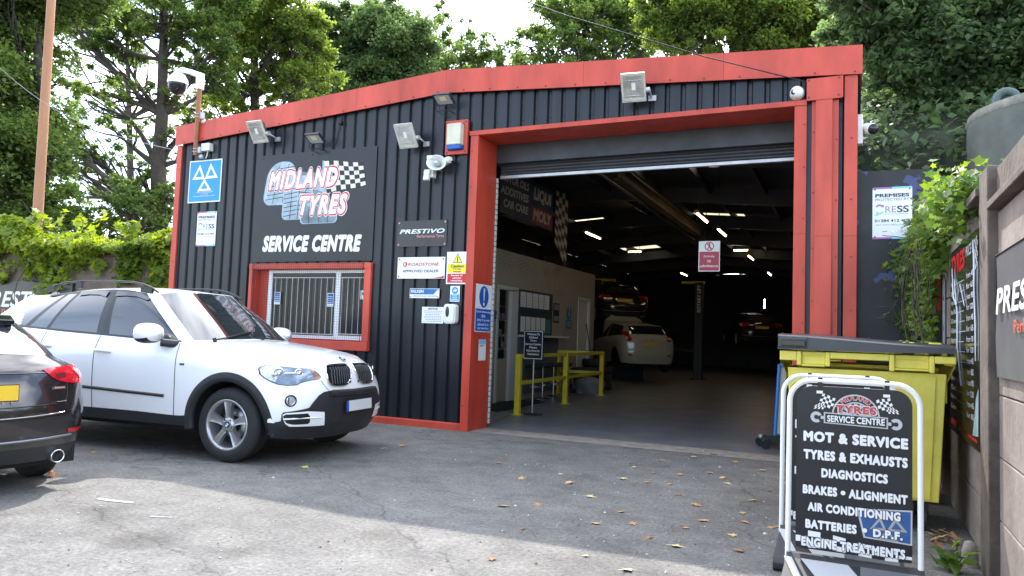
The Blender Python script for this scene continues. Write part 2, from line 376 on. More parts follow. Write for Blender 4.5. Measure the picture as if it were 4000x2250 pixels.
# roller shutter
sh = mat('shutter_steel', (.055, .058, .066), .45, .3, var=.3, vs=3)
w = MB(); w.box(-4.86, -.56, .57, .95, 3.86, 4.16); w.box(-3.10, -3.09, .565, .57, 3.86, 4.12); w.box(-1.75, -1.74, .565, .57, 3.86, 4.12)
rs = bpart(w, 'roller_shutter', sh, bevel=.01)
w = MB()
for i in range(4): w.cyl((-4.78, .72, 3.865-.045*i), (-.6, .72, 3.865-.045*i), .026, n=10)
o = w.build('curtain', sh, parent=rs)
w = MB(); w.box(-4.79, -.64, .69, .75, 3.655, 3.70); o = w.build('bottom_bar', M_['galv'], parent=rs, bevel=.004)
w = MB()
for k in range(46): w.box(-4.788, -4.765, .565, .60, .06+k*.078, .06+k*.078+.066)
bpart(w, 'strip_edge', M_['white_dirty'])
# side walls, back wall, roof with rooflights, steelwork
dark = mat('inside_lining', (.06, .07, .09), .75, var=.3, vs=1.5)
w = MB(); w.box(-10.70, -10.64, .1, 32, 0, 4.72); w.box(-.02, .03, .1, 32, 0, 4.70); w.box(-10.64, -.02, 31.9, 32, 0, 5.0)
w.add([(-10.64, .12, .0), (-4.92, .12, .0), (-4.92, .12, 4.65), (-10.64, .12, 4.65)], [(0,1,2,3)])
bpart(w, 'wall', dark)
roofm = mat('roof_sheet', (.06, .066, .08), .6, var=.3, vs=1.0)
w = MB(); lt = []
holes = [(-4.5, -2.5, 5.3, 6.2), (-8.4, -6.8, 12.3, 12.9), (-4.2, -2.8, 12.2, 12.9), (-8.4, -6.8, 19, 19.8), (-4.2, -2.8, 19, 19.8)]
ys = sorted({0.05, 32.0, *[h[2] for h in holes], *[h[3] for h in holes]})
for sgn, (xa, xb) in ((1, (XL, XC)), (-1, (XC, XR))):
    hs = [h for h in holes if xa <= h[0] < xb]
    for y0, y1 in zip(ys, ys[1:]):
        xs = sorted({xa, xb, *[v for h in hs if h[2] <= y0 < h[3] for v in h[:2]]})
        for a, b in zip(xs, xs[1:]):
            hole = any(h[2] <= y0 < h[3] and h[0] <= a < h[1] for h in hs)
            q = [(a, y0, roofz(a)-.01), (b, y0, roofz(b)-.01), (b, y1, roofz(b)-.01), (a, y1, roofz(a)-.01)]
            if hole: lt.append(q)
            else: w.add(q, [(0,1,2,3)], 0)
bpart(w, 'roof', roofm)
lm = bpy.data.materials.new('rooflight_grp'); lm.use_nodes = True; t = lm.node_tree
tb = N(t, 'ShaderNodeBsdfTranslucent'); tb.inputs[0].default_value = (.50, .42, .24, 1); t.links.new(tb.outputs[0], t.nodes['Material Output'].inputs[0])
for q in lt: w = MB(); w.add(q, [(0,1,2,3)], 0); bpart(w, 'rooflight', lm)
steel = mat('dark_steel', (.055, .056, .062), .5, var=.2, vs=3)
w = MB()
for y in (4.2, 8.2, 12.2, 16.2, 20.2, 24.2, 28.2):
    for sx in (-1, 1):
        xe = XL+.1 if sx < 0 else -.1
        w.add([(xe, y-.07, 4.30), (XC, y-.07, 4.72), (XC, y-.07, 5.05), (xe, y-.07, 4.68), (xe, y+.07, 4.30), (XC, y+.07, 4.72), (XC, y+.07, 5.05), (xe, y+.07, 4.68)],
              [(0,1,2,3),(7,6,5,4),(0,4,5,1)])
    for xx in (-10.5, -.2): w.box(xx-.1, xx+.1, y-.1, y+.1, 0, 4.4)
for k in range(9):
    xx = -10.2+k*1.2; w.box(xx-.03, xx+.03, .1, 31.8, roofz(xx)-.20, roofz(xx)-.05)
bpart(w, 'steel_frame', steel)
# window: red frame, white casement, bars, mesh
w = MB()
w.box(-8.88, -8.80, -.05, .0, 1.06, 2.26, 0); w.box(-6.62, -6.505, -.05, .0, 1.17, 2.26, 0); w.box(-8.88, -6.505, -.055, .0, 2.26, 2.345, 0)
w.box(-8.88, -6.50, -.075, .01, 1.03, 1.165, 0); w.box(-8.80, -8.785, .0, .12, 1.16, 2.26, 1); w.box(-8.80, -6.62, .0, .12, 1.165, 1.18, 1); w.box(-8.8, -6.62, .0, .12, 2.25, 2.262, 1)
w.box(-8.785, -8.575, .10, .12, 1.17, 2.26, 1)
win = bpart(w, 'window', [M_['red_trim'], M_['red_return']], bevel=.003)
w = MB()
for a, b, c, d in ((-8.575, -8.50, 1.18, 2.25), (-7.235, -7.145, 1.18, 2.25), (-6.66, -6.61, 1.18, 2.25)): w.box(a, b, .07, .12, c, d)
w.box(-8.5, -7.235, .07, .12, 2.20, 2.25); w.box(-8.5, -7.235, .07, .12, 1.18, 1.23); w.box(-7.145, -6.66, .07, .12, 2.20, 2.25); w.box(-7.145, -6.66, .07, .12, 1.18, 1.245)
w.build('sash', M_['white_gloss'], parent=win, bevel=.005).matrix_parent_inverse = Matrix.Translation((0, 0, 0))
w = MB(); w.box(-8.5, -7.235, .095, .1, 1.23, 2.2); w.box(-7.145, -6.66, .095, .1, 1.245, 2.2); w.build('pane', mat('window_glass', (.03, .032, .038), .10, spec=.3, var=.4, vs=3), parent=win)
w = MB()
for k in range(11):
    xx = -8.42+k*.1145; w.tube([(xx, .066, 1.25), (xx, .066, 2.12)], .006, 6)
for k in range(5):
    xx = -7.10+k*.107; w.tube([(xx, .066, 1.27), (xx, .066, 2.12)], .006, 6)
w.box(-8.49, -7.24, .058, .068, 2.12, 2.135); w.box(-8.49, -7.24, .058, .068, 1.245, 1.26); w.box(-7.14, -6.665, .058, .068, 2.12, 2.135); w.box(-7.14, -6.665, .058, .068, 1.26, 1.275)
w.build('bar_grille', M_['white_dirty'], parent=win)
w = MB()
for k in range(55): xx = -8.795+k*.04; w.tube([(xx, -.062, 1.17), (xx, -.062, 2.37)], .0016, 3, caps=False)
for k in range(31): zz = 1.17+k*.04; w.tube([(-8.8, -.062, zz), (-6.64, -.062, zz)], .0016, 3, caps=False)
w.tube([(-8.8, -.062, 1.17), (-8.8, -.062, 2.37), (-6.64, -.062, 2.37), (-6.64, -.062, 1.17)], .005, 5, closed=True)
w.build('wire_mesh', mat('mesh_wire', (.035, .033, .032), .5, .6), parent=win)
nm_ = [M_['white'], M_['sign_blue'], M_['black'], M_['cyan']]
FW = frame((-8.43, .06, 1.70))
for x0, x1, y0, y1 in ((0, .125, 0, .20), (1.06, 1.185, -.02, .19)):
    w = MB(FW); w.rect(x0, x1, y0, y1, 0, 0); w.rect(x0+.012, x1-.012, y0+.045, y1-.01, .002, 1)
    for k in range(4): w.rect(x0+.02, x1-.02, y0+.06+k*.03, y0+.068+k*.03, .003, 0)
    w.build('window_notice', nm_, parent=win)
w = MB(FW); w.rect(1.68, 1.79, .10, .235, 0, 0); w.disc(1.735, .185, .025, .002, 2); w.build('window_notice', nm_, parent=win)
w = MB(FW); w.rect(1.755, 1.79, -.42, -.12, 0, 3); w.build('window_notice', nm_, parent=win)
# ------------------------------------------------------------------ signs on the front wall
def sign_box(mb, w, h, m=0, t=.006, edge=None):
    mb.box(0, w, 0, h, -t, 0, m if edge is None else edge)
    mb.rect(.0005, w-.0005, .0005, h-.0005, .0006, m)
def screws(mb, w, h, m, r=.012, ins=.03, pts=None):
    for a, b in (pts or [(ins, ins), (w-ins, ins), (ins, h-ins), (w-ins, h-ins)]):
        mb.cyl((a, b, 0), (a, b, .008), r, n=8, m=m)
def checker(mb, P, nu, nv, z, m0, m1, wav=0.0):
    """chequered cloth between four corners BL BR TR TL (local 2-D)"""
    def q(u, v):
        a = np.array(P[0])*(1-u)*(1-v)+np.array(P[1])*u*(1-v)+np.array(P[2])*u*v+np.array(P[3])*(1-u)*v
        return (a[0], a[1]+wav*math.sin(u*6.0))
    for i in range(nu):
        for j in range(nv):
            c = [q(i/nu, j/nv), q((i+1)/nu, j/nv), q((i+1)/nu, (j+1)/nv), q(i/nu, (j+1)/nv)]
            mb.poly(c, z, m0 if (i+j) % 2 else m1)
def tri(mb, pts, t, z, m, m_in):
    c = np.mean(np.array(pts), 0); mb.poly(pts, z, m)
    mb.poly([tuple(c+(np.array(p)-c)*t) for p in pts], z+.001, m_in)
def mot_triangles(mb, x, y, w, h, z, m, m_in, k=.50):
    tri(mb, [(x+.11*w, y+.55*h), (x+.50*w, y+.55*h), (x+.335*w, y+.90*h)], k, z, m, m_in)
    tri(mb, [(x+.50*w, y+.55*h), (x+.90*w, y+.56*h), (x+.66*w, y+.915*h)], k, z, m, m_in)
    tri(mb, [(x+.29*w, y+.27*h), (x+.72*w, y+.275*h), (x+.49*w, y+.56*h)], k, z, m, m_in)
# MOT sign
w, h = .75, .73
s = MB(frame((-10.405, -.012, 3.405))); sign_box(s, w, h, 0)
s.rect(.02, w-.02, .02, h-.02, .002, 1); mot_triangles(s, 0, 0, w, h, .004, 0, 1)
text(s, 'VEHICLE TESTING STATION', .2, .58, .165, .19, .004, 0, .01); text(s, 'AUTHORISED BY', .3, .48, .135, .15, .004, 0, .01); text(s, 'DRIVER AND VEHICLE STANDARDS AGENCY', .13, .64, .1, .118, .004, 0, .01)
tag(s.build('testing_station_sign', [M_['white'], M_['mot_blue']]), 'light blue square sign with three white triangles near the left corner of the workshop', 'sign')
# security company signs
def security_sign(o, w, h, label, grp=True):
    s = MB(frame(o)); sign_box(s, w, h, 0)
    b = h*.035
    s.rect(0, w*.5, 0, b, .002, 3); s.rect(w*.5, w, 0, b, .002, 4); s.rect(0, w*.5, h-b, h, .002, 3); s.rect(w*.5, w, h-b, h, .002, 4)
    text(s, 'PREMISES', .07*w, .93*w, .805*h, .875*h, .002, 1, .035); text(s, 'PROTECTED BY', .07*w, .93*w, .735*h, .785*h, .002, 2, .005)
    text(s, 'RE', .33*w, .60*w, .51*h, .63*h, .002, 2, -.005); text(s, 'SS', .62*w, .92*w, .505*h, .635*h, .002, 1, .02)
    s.rect(.33*w, .9*w, .475*h, .482*h, .002, 2)
    for a0, a1, mm, dy in ((.3, 2.9, 3, .03), (3.44, 6.05, 4, -.03)):
        s.ring(.18*w, (.575+dy)*h, .055*w, .1*w, .002, mm, 14, a0, a1)
    s.poly([(.22*w, .66*h), (.30*w, .655*h), (.27*w, .60*h)], .003, 3); s.poly([(.06*w, .455*h), (.13*w, .51*h), (.15*w, .455*h)], .003, 4)
    text(s, '01384 412 407', .06*w, .94*w, .325*h, .38*h, .002, 1, .02); text(s, 'VISIT WWW.RESSLTD.COM', .08*w, .92*w, .255*h, .285*h, .002, 2, 0)
    text(s, 'SSAIB', .25*w, .38*w, .135*h, .16*h, .002, 1, 0)
    for k in range(3): s.disc((.5+.12*k)*w, .148*h, .045*w, .002, 5, 14)
    screws(s, w, h, 1, .008, .025)
    return tag(s.build('security_notice', [M_['white'], M_['navy'], M_['grey_text'], M_['purple'], M_['cyan'], M_['silver']]), label, 'sign', 'security company notices')
security_sign((-10.15, -.012, 2.655), .44, .59, 'white security notice with purple and blue edges below the three triangle sign')
# main painted board
s = MB(frame((-8.85, -.016, 2.375)))
w, h = 2.335, 1.74; sign_box(s, w, h, 0, .008)
def pt(x, z): return (x+8.85, z-2.375)
def tyre(pts, m_edge, m_in, lines, ang):
    s.poly([pt(*p) for p in pts], .002+ang, m_edge)
    c = np.mean(np.array(pts), 0); s.poly([pt(*(c+(np.array(p)-c)*.94)) for p in pts], .0023+ang, m_in)
    for (a, b) in lines: 
        a = pt(*a); b = pt(*b); d = np.array(b)-np.array(a); nn = np.array((-d[1], d[0])); nn = nn/np.linalg.norm(nn)*.006
        s.poly([tuple(np.array(a)-nn), tuple(np.array(b)-nn), tuple(np.array(b)+nn), tuple(np.array(a)+nn)], .0026+ang, 0)
def rr(x0, x1, z0, z1, r0, r1, sk=0, n=7):
    o = []
    for cx, cz, a, r in ((x1-r0, z0+r0, -90, r0), (x1-r1, z1-r1, 0, r1), (x0+r1, z1-r1, 90, r1), (x0+r0, z0+r0, 180, r0)):
        for k in range(n):
            t = rad(a+90*k/(n-1)); px, pz = cx+r*math.cos(t), cz+r*math.sin(t); o.append((px+sk*(pz-z0), pz))
    return o
tyre(rr(-8.72, -8.12, 3.29, 3.99, .16, .26, .16), 8, 6, [((-8.66+.03*k, 3.38+.07*k), (-8.22+.04*k, 3.42+.07*k)) for k in range(8)]+[((-8.5, 3.32), (-8.40, 3.92)), ((-8.3, 3.32), (-8.2, 3.95))], .0)
tyre(rr(-8.30, -7.70, 3.04, 3.74, .09, .1, .03), 8, 6, [((-8.27, 3.10+.07*k), (-8.0, 3.13+.07*k)) for k in range(7)]+[((-7.98, 3.13+.07*k), (-7.72, 3.10+.07*k)) for k in range(7)]+[((-8.13, 3.05), (-8.11, 3.6)), ((-7.98, 3.05), (-7.96, 3.6)), ((-7.85, 3.05), (-7.83, 3.6))], .0009)
tyre(rr(-7.92, -7.20, 2.965, 3.25, .07, .06, .02), 8, 7, [((-7.75, 2.97), (-7.75, 3.2)), ((-7.55, 2.97), (-7.55, 3.2)), ((-7.38, 2.97), (-7.38, 3.2))], .0018)
s.poly([pt(-7.9, 3.62), pt(-7.38, 3.40), pt(-7.2, 3.62), pt(-7.3, 3.7)], .0025, 6); s.poly([pt(-8.45, 3.35), pt(-7.6, 3.12), pt(-7.3, 3.2), pt(-7.5, 3.75), pt(-8.3, 3.85)], .0015, 7)
checker(s, [pt(-7.42, 3.43), pt(-6.69, 3.53), pt(-6.765, 3.885), pt(-7.50, 3.94)], 8, 6, .005, 9, 5, .012)
s.rect(*[v for a in (pt(-7.53, 0)[0], pt(-7.49, 0)[0]) for v in (a,)], pt(0, 3.6)[1], pt(0, 3.95)[1], .0045, 8)
for t_, bx in (('MIDLAND', (-8.60, -7.22, 3.53, 3.845)), ('TYRES', (-7.94, -7.01, 3.095, 3.42))):
    (x0, z0), (x1, z1) = pt(bx[0], bx[2]), pt(bx[1], bx[3])
    text(s, t_, x0-.03, x1+.03, z0-.03, z1+.03, .006, 1, .11, .28, 1.2); text(s, t_, x0-.018, x1+.018, z0-.018, z1+.018, .0075, 2, .088, .28, 1.2)
    text(s, t_, x0+.004, x1-.004, z0+.006, z1-.006, .009, 1, .05, .28, 1.2)
(x0, z0), (x1, z1) = pt(-8.66, 2.535), pt(-6.72, 2.80)
text(s, 'SERVICE CENTRE', x0, x1, z0, z1, .003, 1, .062, .22, 1.12, warp=lambda a, b: (a, b-.012*(a-x0)))
screws(s, w, h, 3, .013, .05, [(.12, .05), (1.25, .05), (2.2, .05), (.1, 1.70), (1.1, 1.69), (2.1, 1.70)])
tag(s.build('shop_sign_board', [M_['sign_black'], M_['white'], M_['red_letter'], M_['screw'], M_['silver'], M_['black'], M_['pale_blue'], M_['mid_blue'], M_['pale_blue'], M_['cream_check']]), 'large black board with tyre and chequered flag artwork above SERVICE CENTRE lettering', 'sign')
# tyre brand signs
w, h = .835, .38
s = MB(frame((-6.09, -.012, 2.572))); sign_box(s, w, h, 0)
text(s, 'PRESTiVO', .04, .80, .19, .255, .002, 1, .028, .25, 1.05); text(s, 'Performance Tyres', .34, .79, .115, .17, .002, 2, .004)
screws(s, w, h, 3, .013)
tag(s.build('tyre_brand_sign', [mat('sign_brown_black', (.03, .022, .022), .15, var=.4, vs=2), M_['silver'], M_['pink_letter'], M_['pink_letter']]), 'dark glossy sign reading Performance Tyres, topmost of the small wall signs', 'sign')
w, h = .80, .312
s = MB(frame((-6.062, -.012, 2.107))); sign_box(s, w, h, 0, edge=3)
s.disc(.13, .207, .038, .002, 1); text(s, 'R', .11, .15, .183, .231, .003, 0, .03); text(s, 'ROADSTONE', .18, .70, .185, .232, .002, 1, .025, .2, 1.06); text(s, 'APPROVED DEALER', .09, .70, .09, .13, .002, 2, .018)
s.poly([(.5, .006), (.794, .006), (.794, .05)], .002, 4); s.poly([(.6, .006), (.78, .006), (.794, .036)], .003, 1)
screws(s, w, h, 1, .012)
tag(s.build('dealer_sign', [M_['white'], mat('rust_red', (.48, .05, .03), .4), M_['navy'], M_['black'], M_['silver']]), 'white APPROVED DEALER sign with red lettering on the black cladding', 'sign')
w, h = .345, .458
s = MB(frame((-5.236, -.014, 2.029))); sign_box(s, w, h, 0, edge=3)
s.poly([(.10, .30), (.25, .30), (.175, .44)], .002, 3); s.poly([(.112, .307), (.238, .307), (.175, .424)], .003, 1); s.rect(.168, .182, .335, .39, .004, 3); s.disc(.175, .322, .009, .004, 3)
s.rect(.02, .325, .16, .285, .002, 1); text(s, 'Caution', .07, .275, .235, .277, .003, 3, .03); text(s, 'Moving', .115, .23, .2, .226, .003, 3, .02); text(s, 'vehicles', .11, .235, .168, .19, .003, 3, .02)
s.rect(.02, .325, .02, .148, .002, 2); text(s, 'Beware of', .08, .265, .112, .138, .003, 0, .02); text(s, 'vehicles', .10, .24, .075, .1, .003, 0, .02); text(s, 'reversing', .08, .262, .03, .062, .003, 0, .02)
tag(s.build('caution_sign', [M_['white'], M_['yellow_sign'], M_['sign_red'], M_['black']]), 'white yellow and red Caution moving vehicles sign beside the door post', 'sign')
w, h = .495, .14
s = MB(frame((-5.832, -.012, 1.826))); sign_box(s, w, h, 0, edge=2)
s.poly([(.006, .055), (.40, .055), (.47, .134), (.006, .134)], .002, 1); text(s, 'FALKEN', .02, .24, .075, .12, .003, 0, .03, .2); text(s, 'APPROVED FALKEN TYRE CENTRE', .06, .46, .018, .04, .002, 3, .01)
screws(s, w, h, 4, .009, .018)
tag(s.build('tyre_centre_sign', [M_['white'], mat('teal_blue', (.02, .20, .50), .35, var=.5, vs=4), M_['black'], M_['grey_text'], M_['red_letter']]), 'small white and blue TYRE CENTRE sign on the black cladding', 'sign')
w, h = .155, .222
s = MB(frame((-5.163, -.012, 1.783))); sign_box(s, w, h, 0, edge=2)
s.disc(.077, .158, .05, .002, 1, 20); s.poly([(.045, .145), (.09, .14), (.112, .16), (.1, .175), (.06, .165)], .003, 0); s.poly([(.06, .172), (.085, .18), (.08, .19)], .003, 0)
s.rect(.01, .145, .012, .1, .002, 1)
for k, t_ in enumerate(('Use', 'hand', 'sanitiser')): text(s, t_, .04-.02*(k == 2), .115+.02*(k == 2), .074-.026*k, .094-.026*k, .003, 0, .02)
tag(s.build('hand_cleaning_sign', [M_['white'], M_['mot_blue'], M_['black']]), 'small blue and white Use hand sanitiser sign above the dispenser', 'sign')
w, h = .357, .233
s = MB(frame((-5.612, -.012, 1.470))); sign_box(s, w, h, 0, edge=1)
text(s, 'NOTICE', .10, .26, .192, .22, .002, 1, .03)
for k in range(7):
    a = .03+.03*((k*7) % 3)*.5
    x = a
    while x < .33-a*.5:
        l = .014+.02*rnd.random(); s.rect(x, x+l, .168-.024*k, .176-.024*k, .002, 2); x += l+.008
tag(s.build('paper_notice', [M_['white'], M_['navy'], M_['grey_text']]), 'white NOTICE sheet of small print left of the hand dispenser', 'notice')
# hand sanitiser dispenser
t = thing('soap_dispenser', 'white wall dispenser with a dark oval window under the blue hand sign', 'dispenser', (-5.11, -.01, 1.605))
b = MB(); out = rr(-.095, .095, -.135, .14, .05, .045)
b.prism(out, 0, .09, 0, frame((0, 0, 0))); b.prism([(x*.8, z*.88) for x, z in out], .09, .11, 0, frame((0, 0, 0)))
b.build('casing', M_['white_plastic'], parent=t, bevel=.012)
b = MB(frame((-.025, -.1115, .03))); b.disc(0, 0, .075, 0, 0, 20, .03); b.build('window', M_['black_gloss'], parent=t)
# intruder alarm style lamp in red frame
t = thing('bulkhead_light', 'white box light with blue base in a square red frame above the door post', 'light', (-5.14, -.01, 4.12))
b = MB()
b.box(-.178, -.125, -.045, 0, -.245, .247); b.box(.125, .178, -.045, 0, -.245, .247); b.box(-.125, .125, -.045, 0, .19, .247); b.box(-.125, .125, -.045, 0, -.245, -.19)
for a in (-.15, .15):
    for c in (-.215, .215): b.cyl((a, -.045, c), (a, -.053, c), .012, n=8, m=1)
b.build('surround', [M_['red_trim'], M_['screw']], parent=t, bevel=.004)
b = MB(); b.box(-.108, .115, -.14, -.01, -.125, .18); b.build('cover', mat('aged_cream', (.62, .60, .46), .45, var=.2, vs=4), parent=t, bevel=.012)
b = MB(); b.box(-.105, .112, -.13, -.01, -.185, -.127); b.build('base', M_['sign_blue'], parent=t, bevel=.006)
# floodlights
refl = mat('lamp_reflector', (.48, .47, .42), .3, .5, var=.5, vs=8)
lglass = mat('lamp_glass', (.9, .9, .88), .08, trans=.85, spec=.5)
def floodlight(x, z, y, label, yaw=0):
    t = thing('floodlight', label, 'floodlight', (x, y, z), yaw, 'square floodlights on the facade')
    F = frame((0, 0, 0), (1, 0, 0), (0, -.2, .3))
    b = MB(F); b.prism([(-.15, -.18), (.15, -.18), (.15, .18), (-.15, .18)], -.03, .0, 0)
    b.add([(-.15, -.18, -.03), (.15, -.18, -.03), (.15, .18, -.03), (-.15, .18, -.03), (-.09, -.12, -.14), (.09, -.12, -.14), (.09, .1, -.14), (-.09, .1, -.14)], [(0,1,5,4),(1,2,6,5),(2,3,7,6),(3,0,4,7),(4,5,6,7)], 1)
    for q in range(4): b.box(-.08, .08, -.10+.055*q, -.09+.055*q, -.175, -.14, 1)
    b.build('body', [M_['white_dirty'], mat('lamp_body', (.13, .14, .15), .45, .5)], parent=t, bevel=.006)
    b = MB(F); b.rect(-.125, .125, -.155, .15, .001, 0)
    for q in range(2): b.tube([(-.1, -.1+.19*q, .004), (.1, -.1+.19*q, .004)], .006, 6, 1)
    b.box(-.02, .03, -.03, .06, .002, .008, 2); b.box(-.13, .13, -.16, -.13, .001, .01, 3)
    b.build('lens', [refl, M_['galv'], M_['white'], M_['white_dirty']], parent=t)
    b = MB(); b.tube([(-.16, .06, -.02), (-.17, .05, -.02), (-.17, .08, .1)], .01, 6); b.build('cable', M_['black'], parent=t)
    b = MB(); b.tube([(.16, .06, -.02), (.19, .05, -.02), (.19, -y-.01, -.06)], .014, 6); b.cyl((.15, .06, -.02), (.20, .06, -.02), .035, n=12)
    b.box(.15, .25, -y-.03, -y-.005, -.10, -.03)
    b.build('bracket', M_['galv'], parent=t)
    return t
floodlight(-8.665, 4.43, -.28, 'square floodlight over the left end of the big shop board')
floodlight(-5.85, 4.135, -.28, 'square floodlight left of the red framed light, over the small wall signs')
floodlight(-2.51, 4.475, -.28, 'square floodlight high over the roller door against the red fascia', rad(6))
def led_light(x, z, y, label):
    t = thing('slim_floodlight', label, 'floodlight', (x, y, z), 0, 'slim black floodlights on the facade')
    F = frame((0, 0, 0), (1, 0, -.02), (0, -.55, .35))
    b = MB(F); b.prism([(-.14, -.10), (.14, -.10), (.14, .10), (-.14, .10)], -.035, 0); b.build('body', M_['black_plastic'], parent=t, bevel=.006)
    b = MB(F); b.rect(-.12, .12, -.082, .082, .001, 0); b.rect(-.05, .05, -.02, .06, .002, 1); b.build('lens', [mat('led_reflector', (.46, .47, .48), .25, .4), mat('led_chip', (.62, .55, .30), .4)], parent=t)
    b = MB(); b.tube([(-.10, .05, -.04), (-.10, .05, -.14), (.06, .05, -.14), (.06, -y-.01, -.14)], .009, 6); b.build('bracket', M_['black_plastic'], parent=t)
    b = MB(); b.tube([(-.14, .05, -.02), (-.18, .1, -.1), (-.1, .14, -.16), (0, -y-.01, -.2)], .006, 6)
    b.build('cable', M_['black_plastic'], parent=t)
led_light(-7.56, 4.25, -.2, 'slim black floodlight hanging just above the big shop board')
led_light(-5.29, 4.635, -.2, 'slim black floodlight under the peak of the red fascia')
t = MB(); t.tube([(-7.35, -.02, 4.19), (-7.30, -.015, 4.24), (-7.26, -.015, 4.42), (-7.20, -.012, 4.62)], .006, 6); t.sphere((-7.21, -.03, 4.52), .035, n=8); t.build('x', M_['black']).name = 'cable_gland'
tag(bpy.data.objects['cable_gland'], 'black cable with a round gland hanging beside the slim floodlight over the shop board', 'cable')
# horn loudspeaker
t = thing('horn_speaker', 'off white horn loudspeaker under the red framed light', 'loudspeaker', (-5.365, -.2, 3.735))
F = frame((0, 0, 0), (1, .25, 0), (0, .12, 1))
b = MB(F @ Matrix.Rotation(rad(-6), 4, 'Z')); 
sc = Matrix.Diagonal((1.28, 1, 1, 1))
b.lathe([(.03, -.18), (.035, -.12), (.055, -.07), (.085, -.03), (.108, 0), (.115, .006), (.108, .01), (.10, .002), (.072, -.04), (.04, -.09), (.022, -.12)], 36, 0, sc)
b.lathe([(.001, .03), (.018, .028), (.026, .01), (.028, -.08)], 16, 1, sc); b.build('horn', [M_['white_plastic'], M_['silver']], parent=t)
b = MB(); b.cyl((.08, .1, .03), (.17, .07, .05), .055, .05, 16); b.cyl((.17, .07, .05), (.20, .06, .055), .03, n=12); b.box(-.15, -.06, -.02, .06, .06, .11); b.build('driver', M_['white_plastic'], parent=t, bevel=.004)
for pts in ([(.19, .05, .04), (.20, .19, .02)], [(-.04, .05, -.08), (-.05, .19, -.1)]): b = MB(); b.tube(pts, .012, 6); b.build('bracket', M_['black'], parent=t)
# motion sensor
t = thing('motion_sensor', 'small white tilted motion sensor below the horn loudspeaker', 'sensor', (-5.545, -.10, 3.585))
b = MB(Matrix.Rotation(rad(-14), 4, 'X')); b.box(-.06, .04, -.05, .0, .0, .075); b.box(-.05, .04, -.055, .0, -.09, -.004); b.build('head', M_['white_plastic'], parent=t, bevel=.008)
b = MB(); b.box(.02, .075, .0, .09, -.03, .10); b.build('bracket', M_['white_plastic'], parent=t, bevel=.005)
# cameras
def dome_camera(x, y, z, r, label, out, nm='security_camera'):
    t = thing(nm, label, 'camera', (x, y, z))
    Z = Vector(out).normalized(); M = Z.to_track_quat('Z', 'Y').to_matrix().to_4x4()
    b = MB(M); b.lathe([(r*.98, -.05), (r, -.02), (r*.95, .01), (r*.86, .03)], 28, 0); b.build('base', M_['white_plastic'], parent=t)
    b = MB(M); b.lathe([(r*.88, .0)]+[(r*.9*math.cos(a), .02+r*.9*math.sin(a)) for a in np.linspace(0, 1.57, 10)], 28, 0); b.build('ball', M_['white_gloss'], parent=t)
    c = Vector((-.25*r, -.35*r, 0))
    b = MB(Matrix.Translation(Vector((-.35, -.80, -.06)).normalized()*r*.90) @ Vector((-.35, -1, -.05)).to_track_quat('Z', 'Y').to_matrix().to_4x4()); b.lathe([(.001, .19*r), (r*.36, .19*r), (r*.42, .1*r), (r*.42, -.1*r)], 20, 0); b.lathe([(.001, .21*r), (r*.15, .21*r)], 14, 1)
    b.build('lens', [M_['black_gloss'], M_['glass_dark']], parent=t)
dome_camera(-.612, -.05, 4.278, .082, 'white ball camera at the right end of the ribs over the roller door', (0, -1, 0))
t = thing('wall_camera', 'white side camera on the outer edge of the right hand red corner', 'camera', (.035, .1, 3.82))
b = MB(); b.box(-.005, .05, -.06, .06, -.17, .17); b.cyl((.02, -.0, .12), (.02, 0, -.1), .035, n=10); b.build('bracket', M_['white_plastic'], parent=t, bevel=.006)
b = MB(Matrix.Translation((.12, -.03, .0)) @ Vector((.45, -1, -.35)).to_track_quat('Z', 'Y').to_matrix().to_4x4()); b.lathe([(.001, -.12), (.05, -.115), (.062, -.08), (.066, .06), (.06, .09)], 24, 0); b.lathe([(.06, .09), (.03, .11), (.001, .112)], 24, 1); b.build('casing', [M_['white_plastic'], M_['black_gloss']], parent=t)
t = thing('pole_camera', 'dark domed white camera on a brown pole at the left corner of the roof', 'camera', (-10.17, -.12, 4.2))
wood_m = mat('brown_pipe', (.30, .11, .045), .5, var=.2, vs=5)
b = MB(); b.cyl((0, 0, 0), (0, 0, 1.17), .038, n=14); b.build('pole', wood_m, parent=t)
b = MB()
for zz in (.06, .66): 
    b = MB(); b.tube([(.04*math.cos(a), .04*math.sin(a), zz) for a in np.linspace(0, 6, 12)], .008, 5); b.tube([(.04*math.cos(a), .04*math.sin(a), zz+.05) for a in np.linspace(0, 6, 12)], .008, 5); b.box(.03, .10, .0, .06, zz-.02, zz+.08); b.sphere((.09, .05, zz-.08), .045, n=6)
    b.build('clamp', M_['galv'], parent=t)
b = MB(); b.box(-.045, .055, -.05, .05, 1.14, 1.42); b.tube([(0, 0, 1.38), (-.2, -.03, 1.46), (-.40, -.05, 1.52), (-.45, -.06, 1.50), (-.46, -.06, 1.42)], [.05, .045, .04, .05, .05], 12); b.build('bracket', M_['white_gloss'], parent=t, bevel=.005)
b = MB(Matrix.Translation((-.46, -.06, 1.30))); b.lathe([(.001, .17), (.06, .16), (.12, .11), (.165, .04), (.172, .0), (.165, -.035)], 32, 0); b.build('housing', M_['white_gloss'], parent=t)
b = MB(Matrix.Translation((-.46, -.06, 1.265))); b.lathe([(.16, 0), (.158, -.03), (.13, -.11), (.08, -.17), (.001, -.195)], 32, 0); b.build('dome', M_['black_gloss'], parent=t)
b = MB(); b.box(-10.08, -9.89, -.09, -.0, 4.275, 4.405); b.tube([(-9.98, -.03, 4.28), (-10.0, -.03, 4.2), (-10.03, -.02, 4.16)], .012, 6)
tag(b.build('junction_box', M_['white_plastic'], bevel=.008), 'small white junction box right of the brown camera pole', 'box')
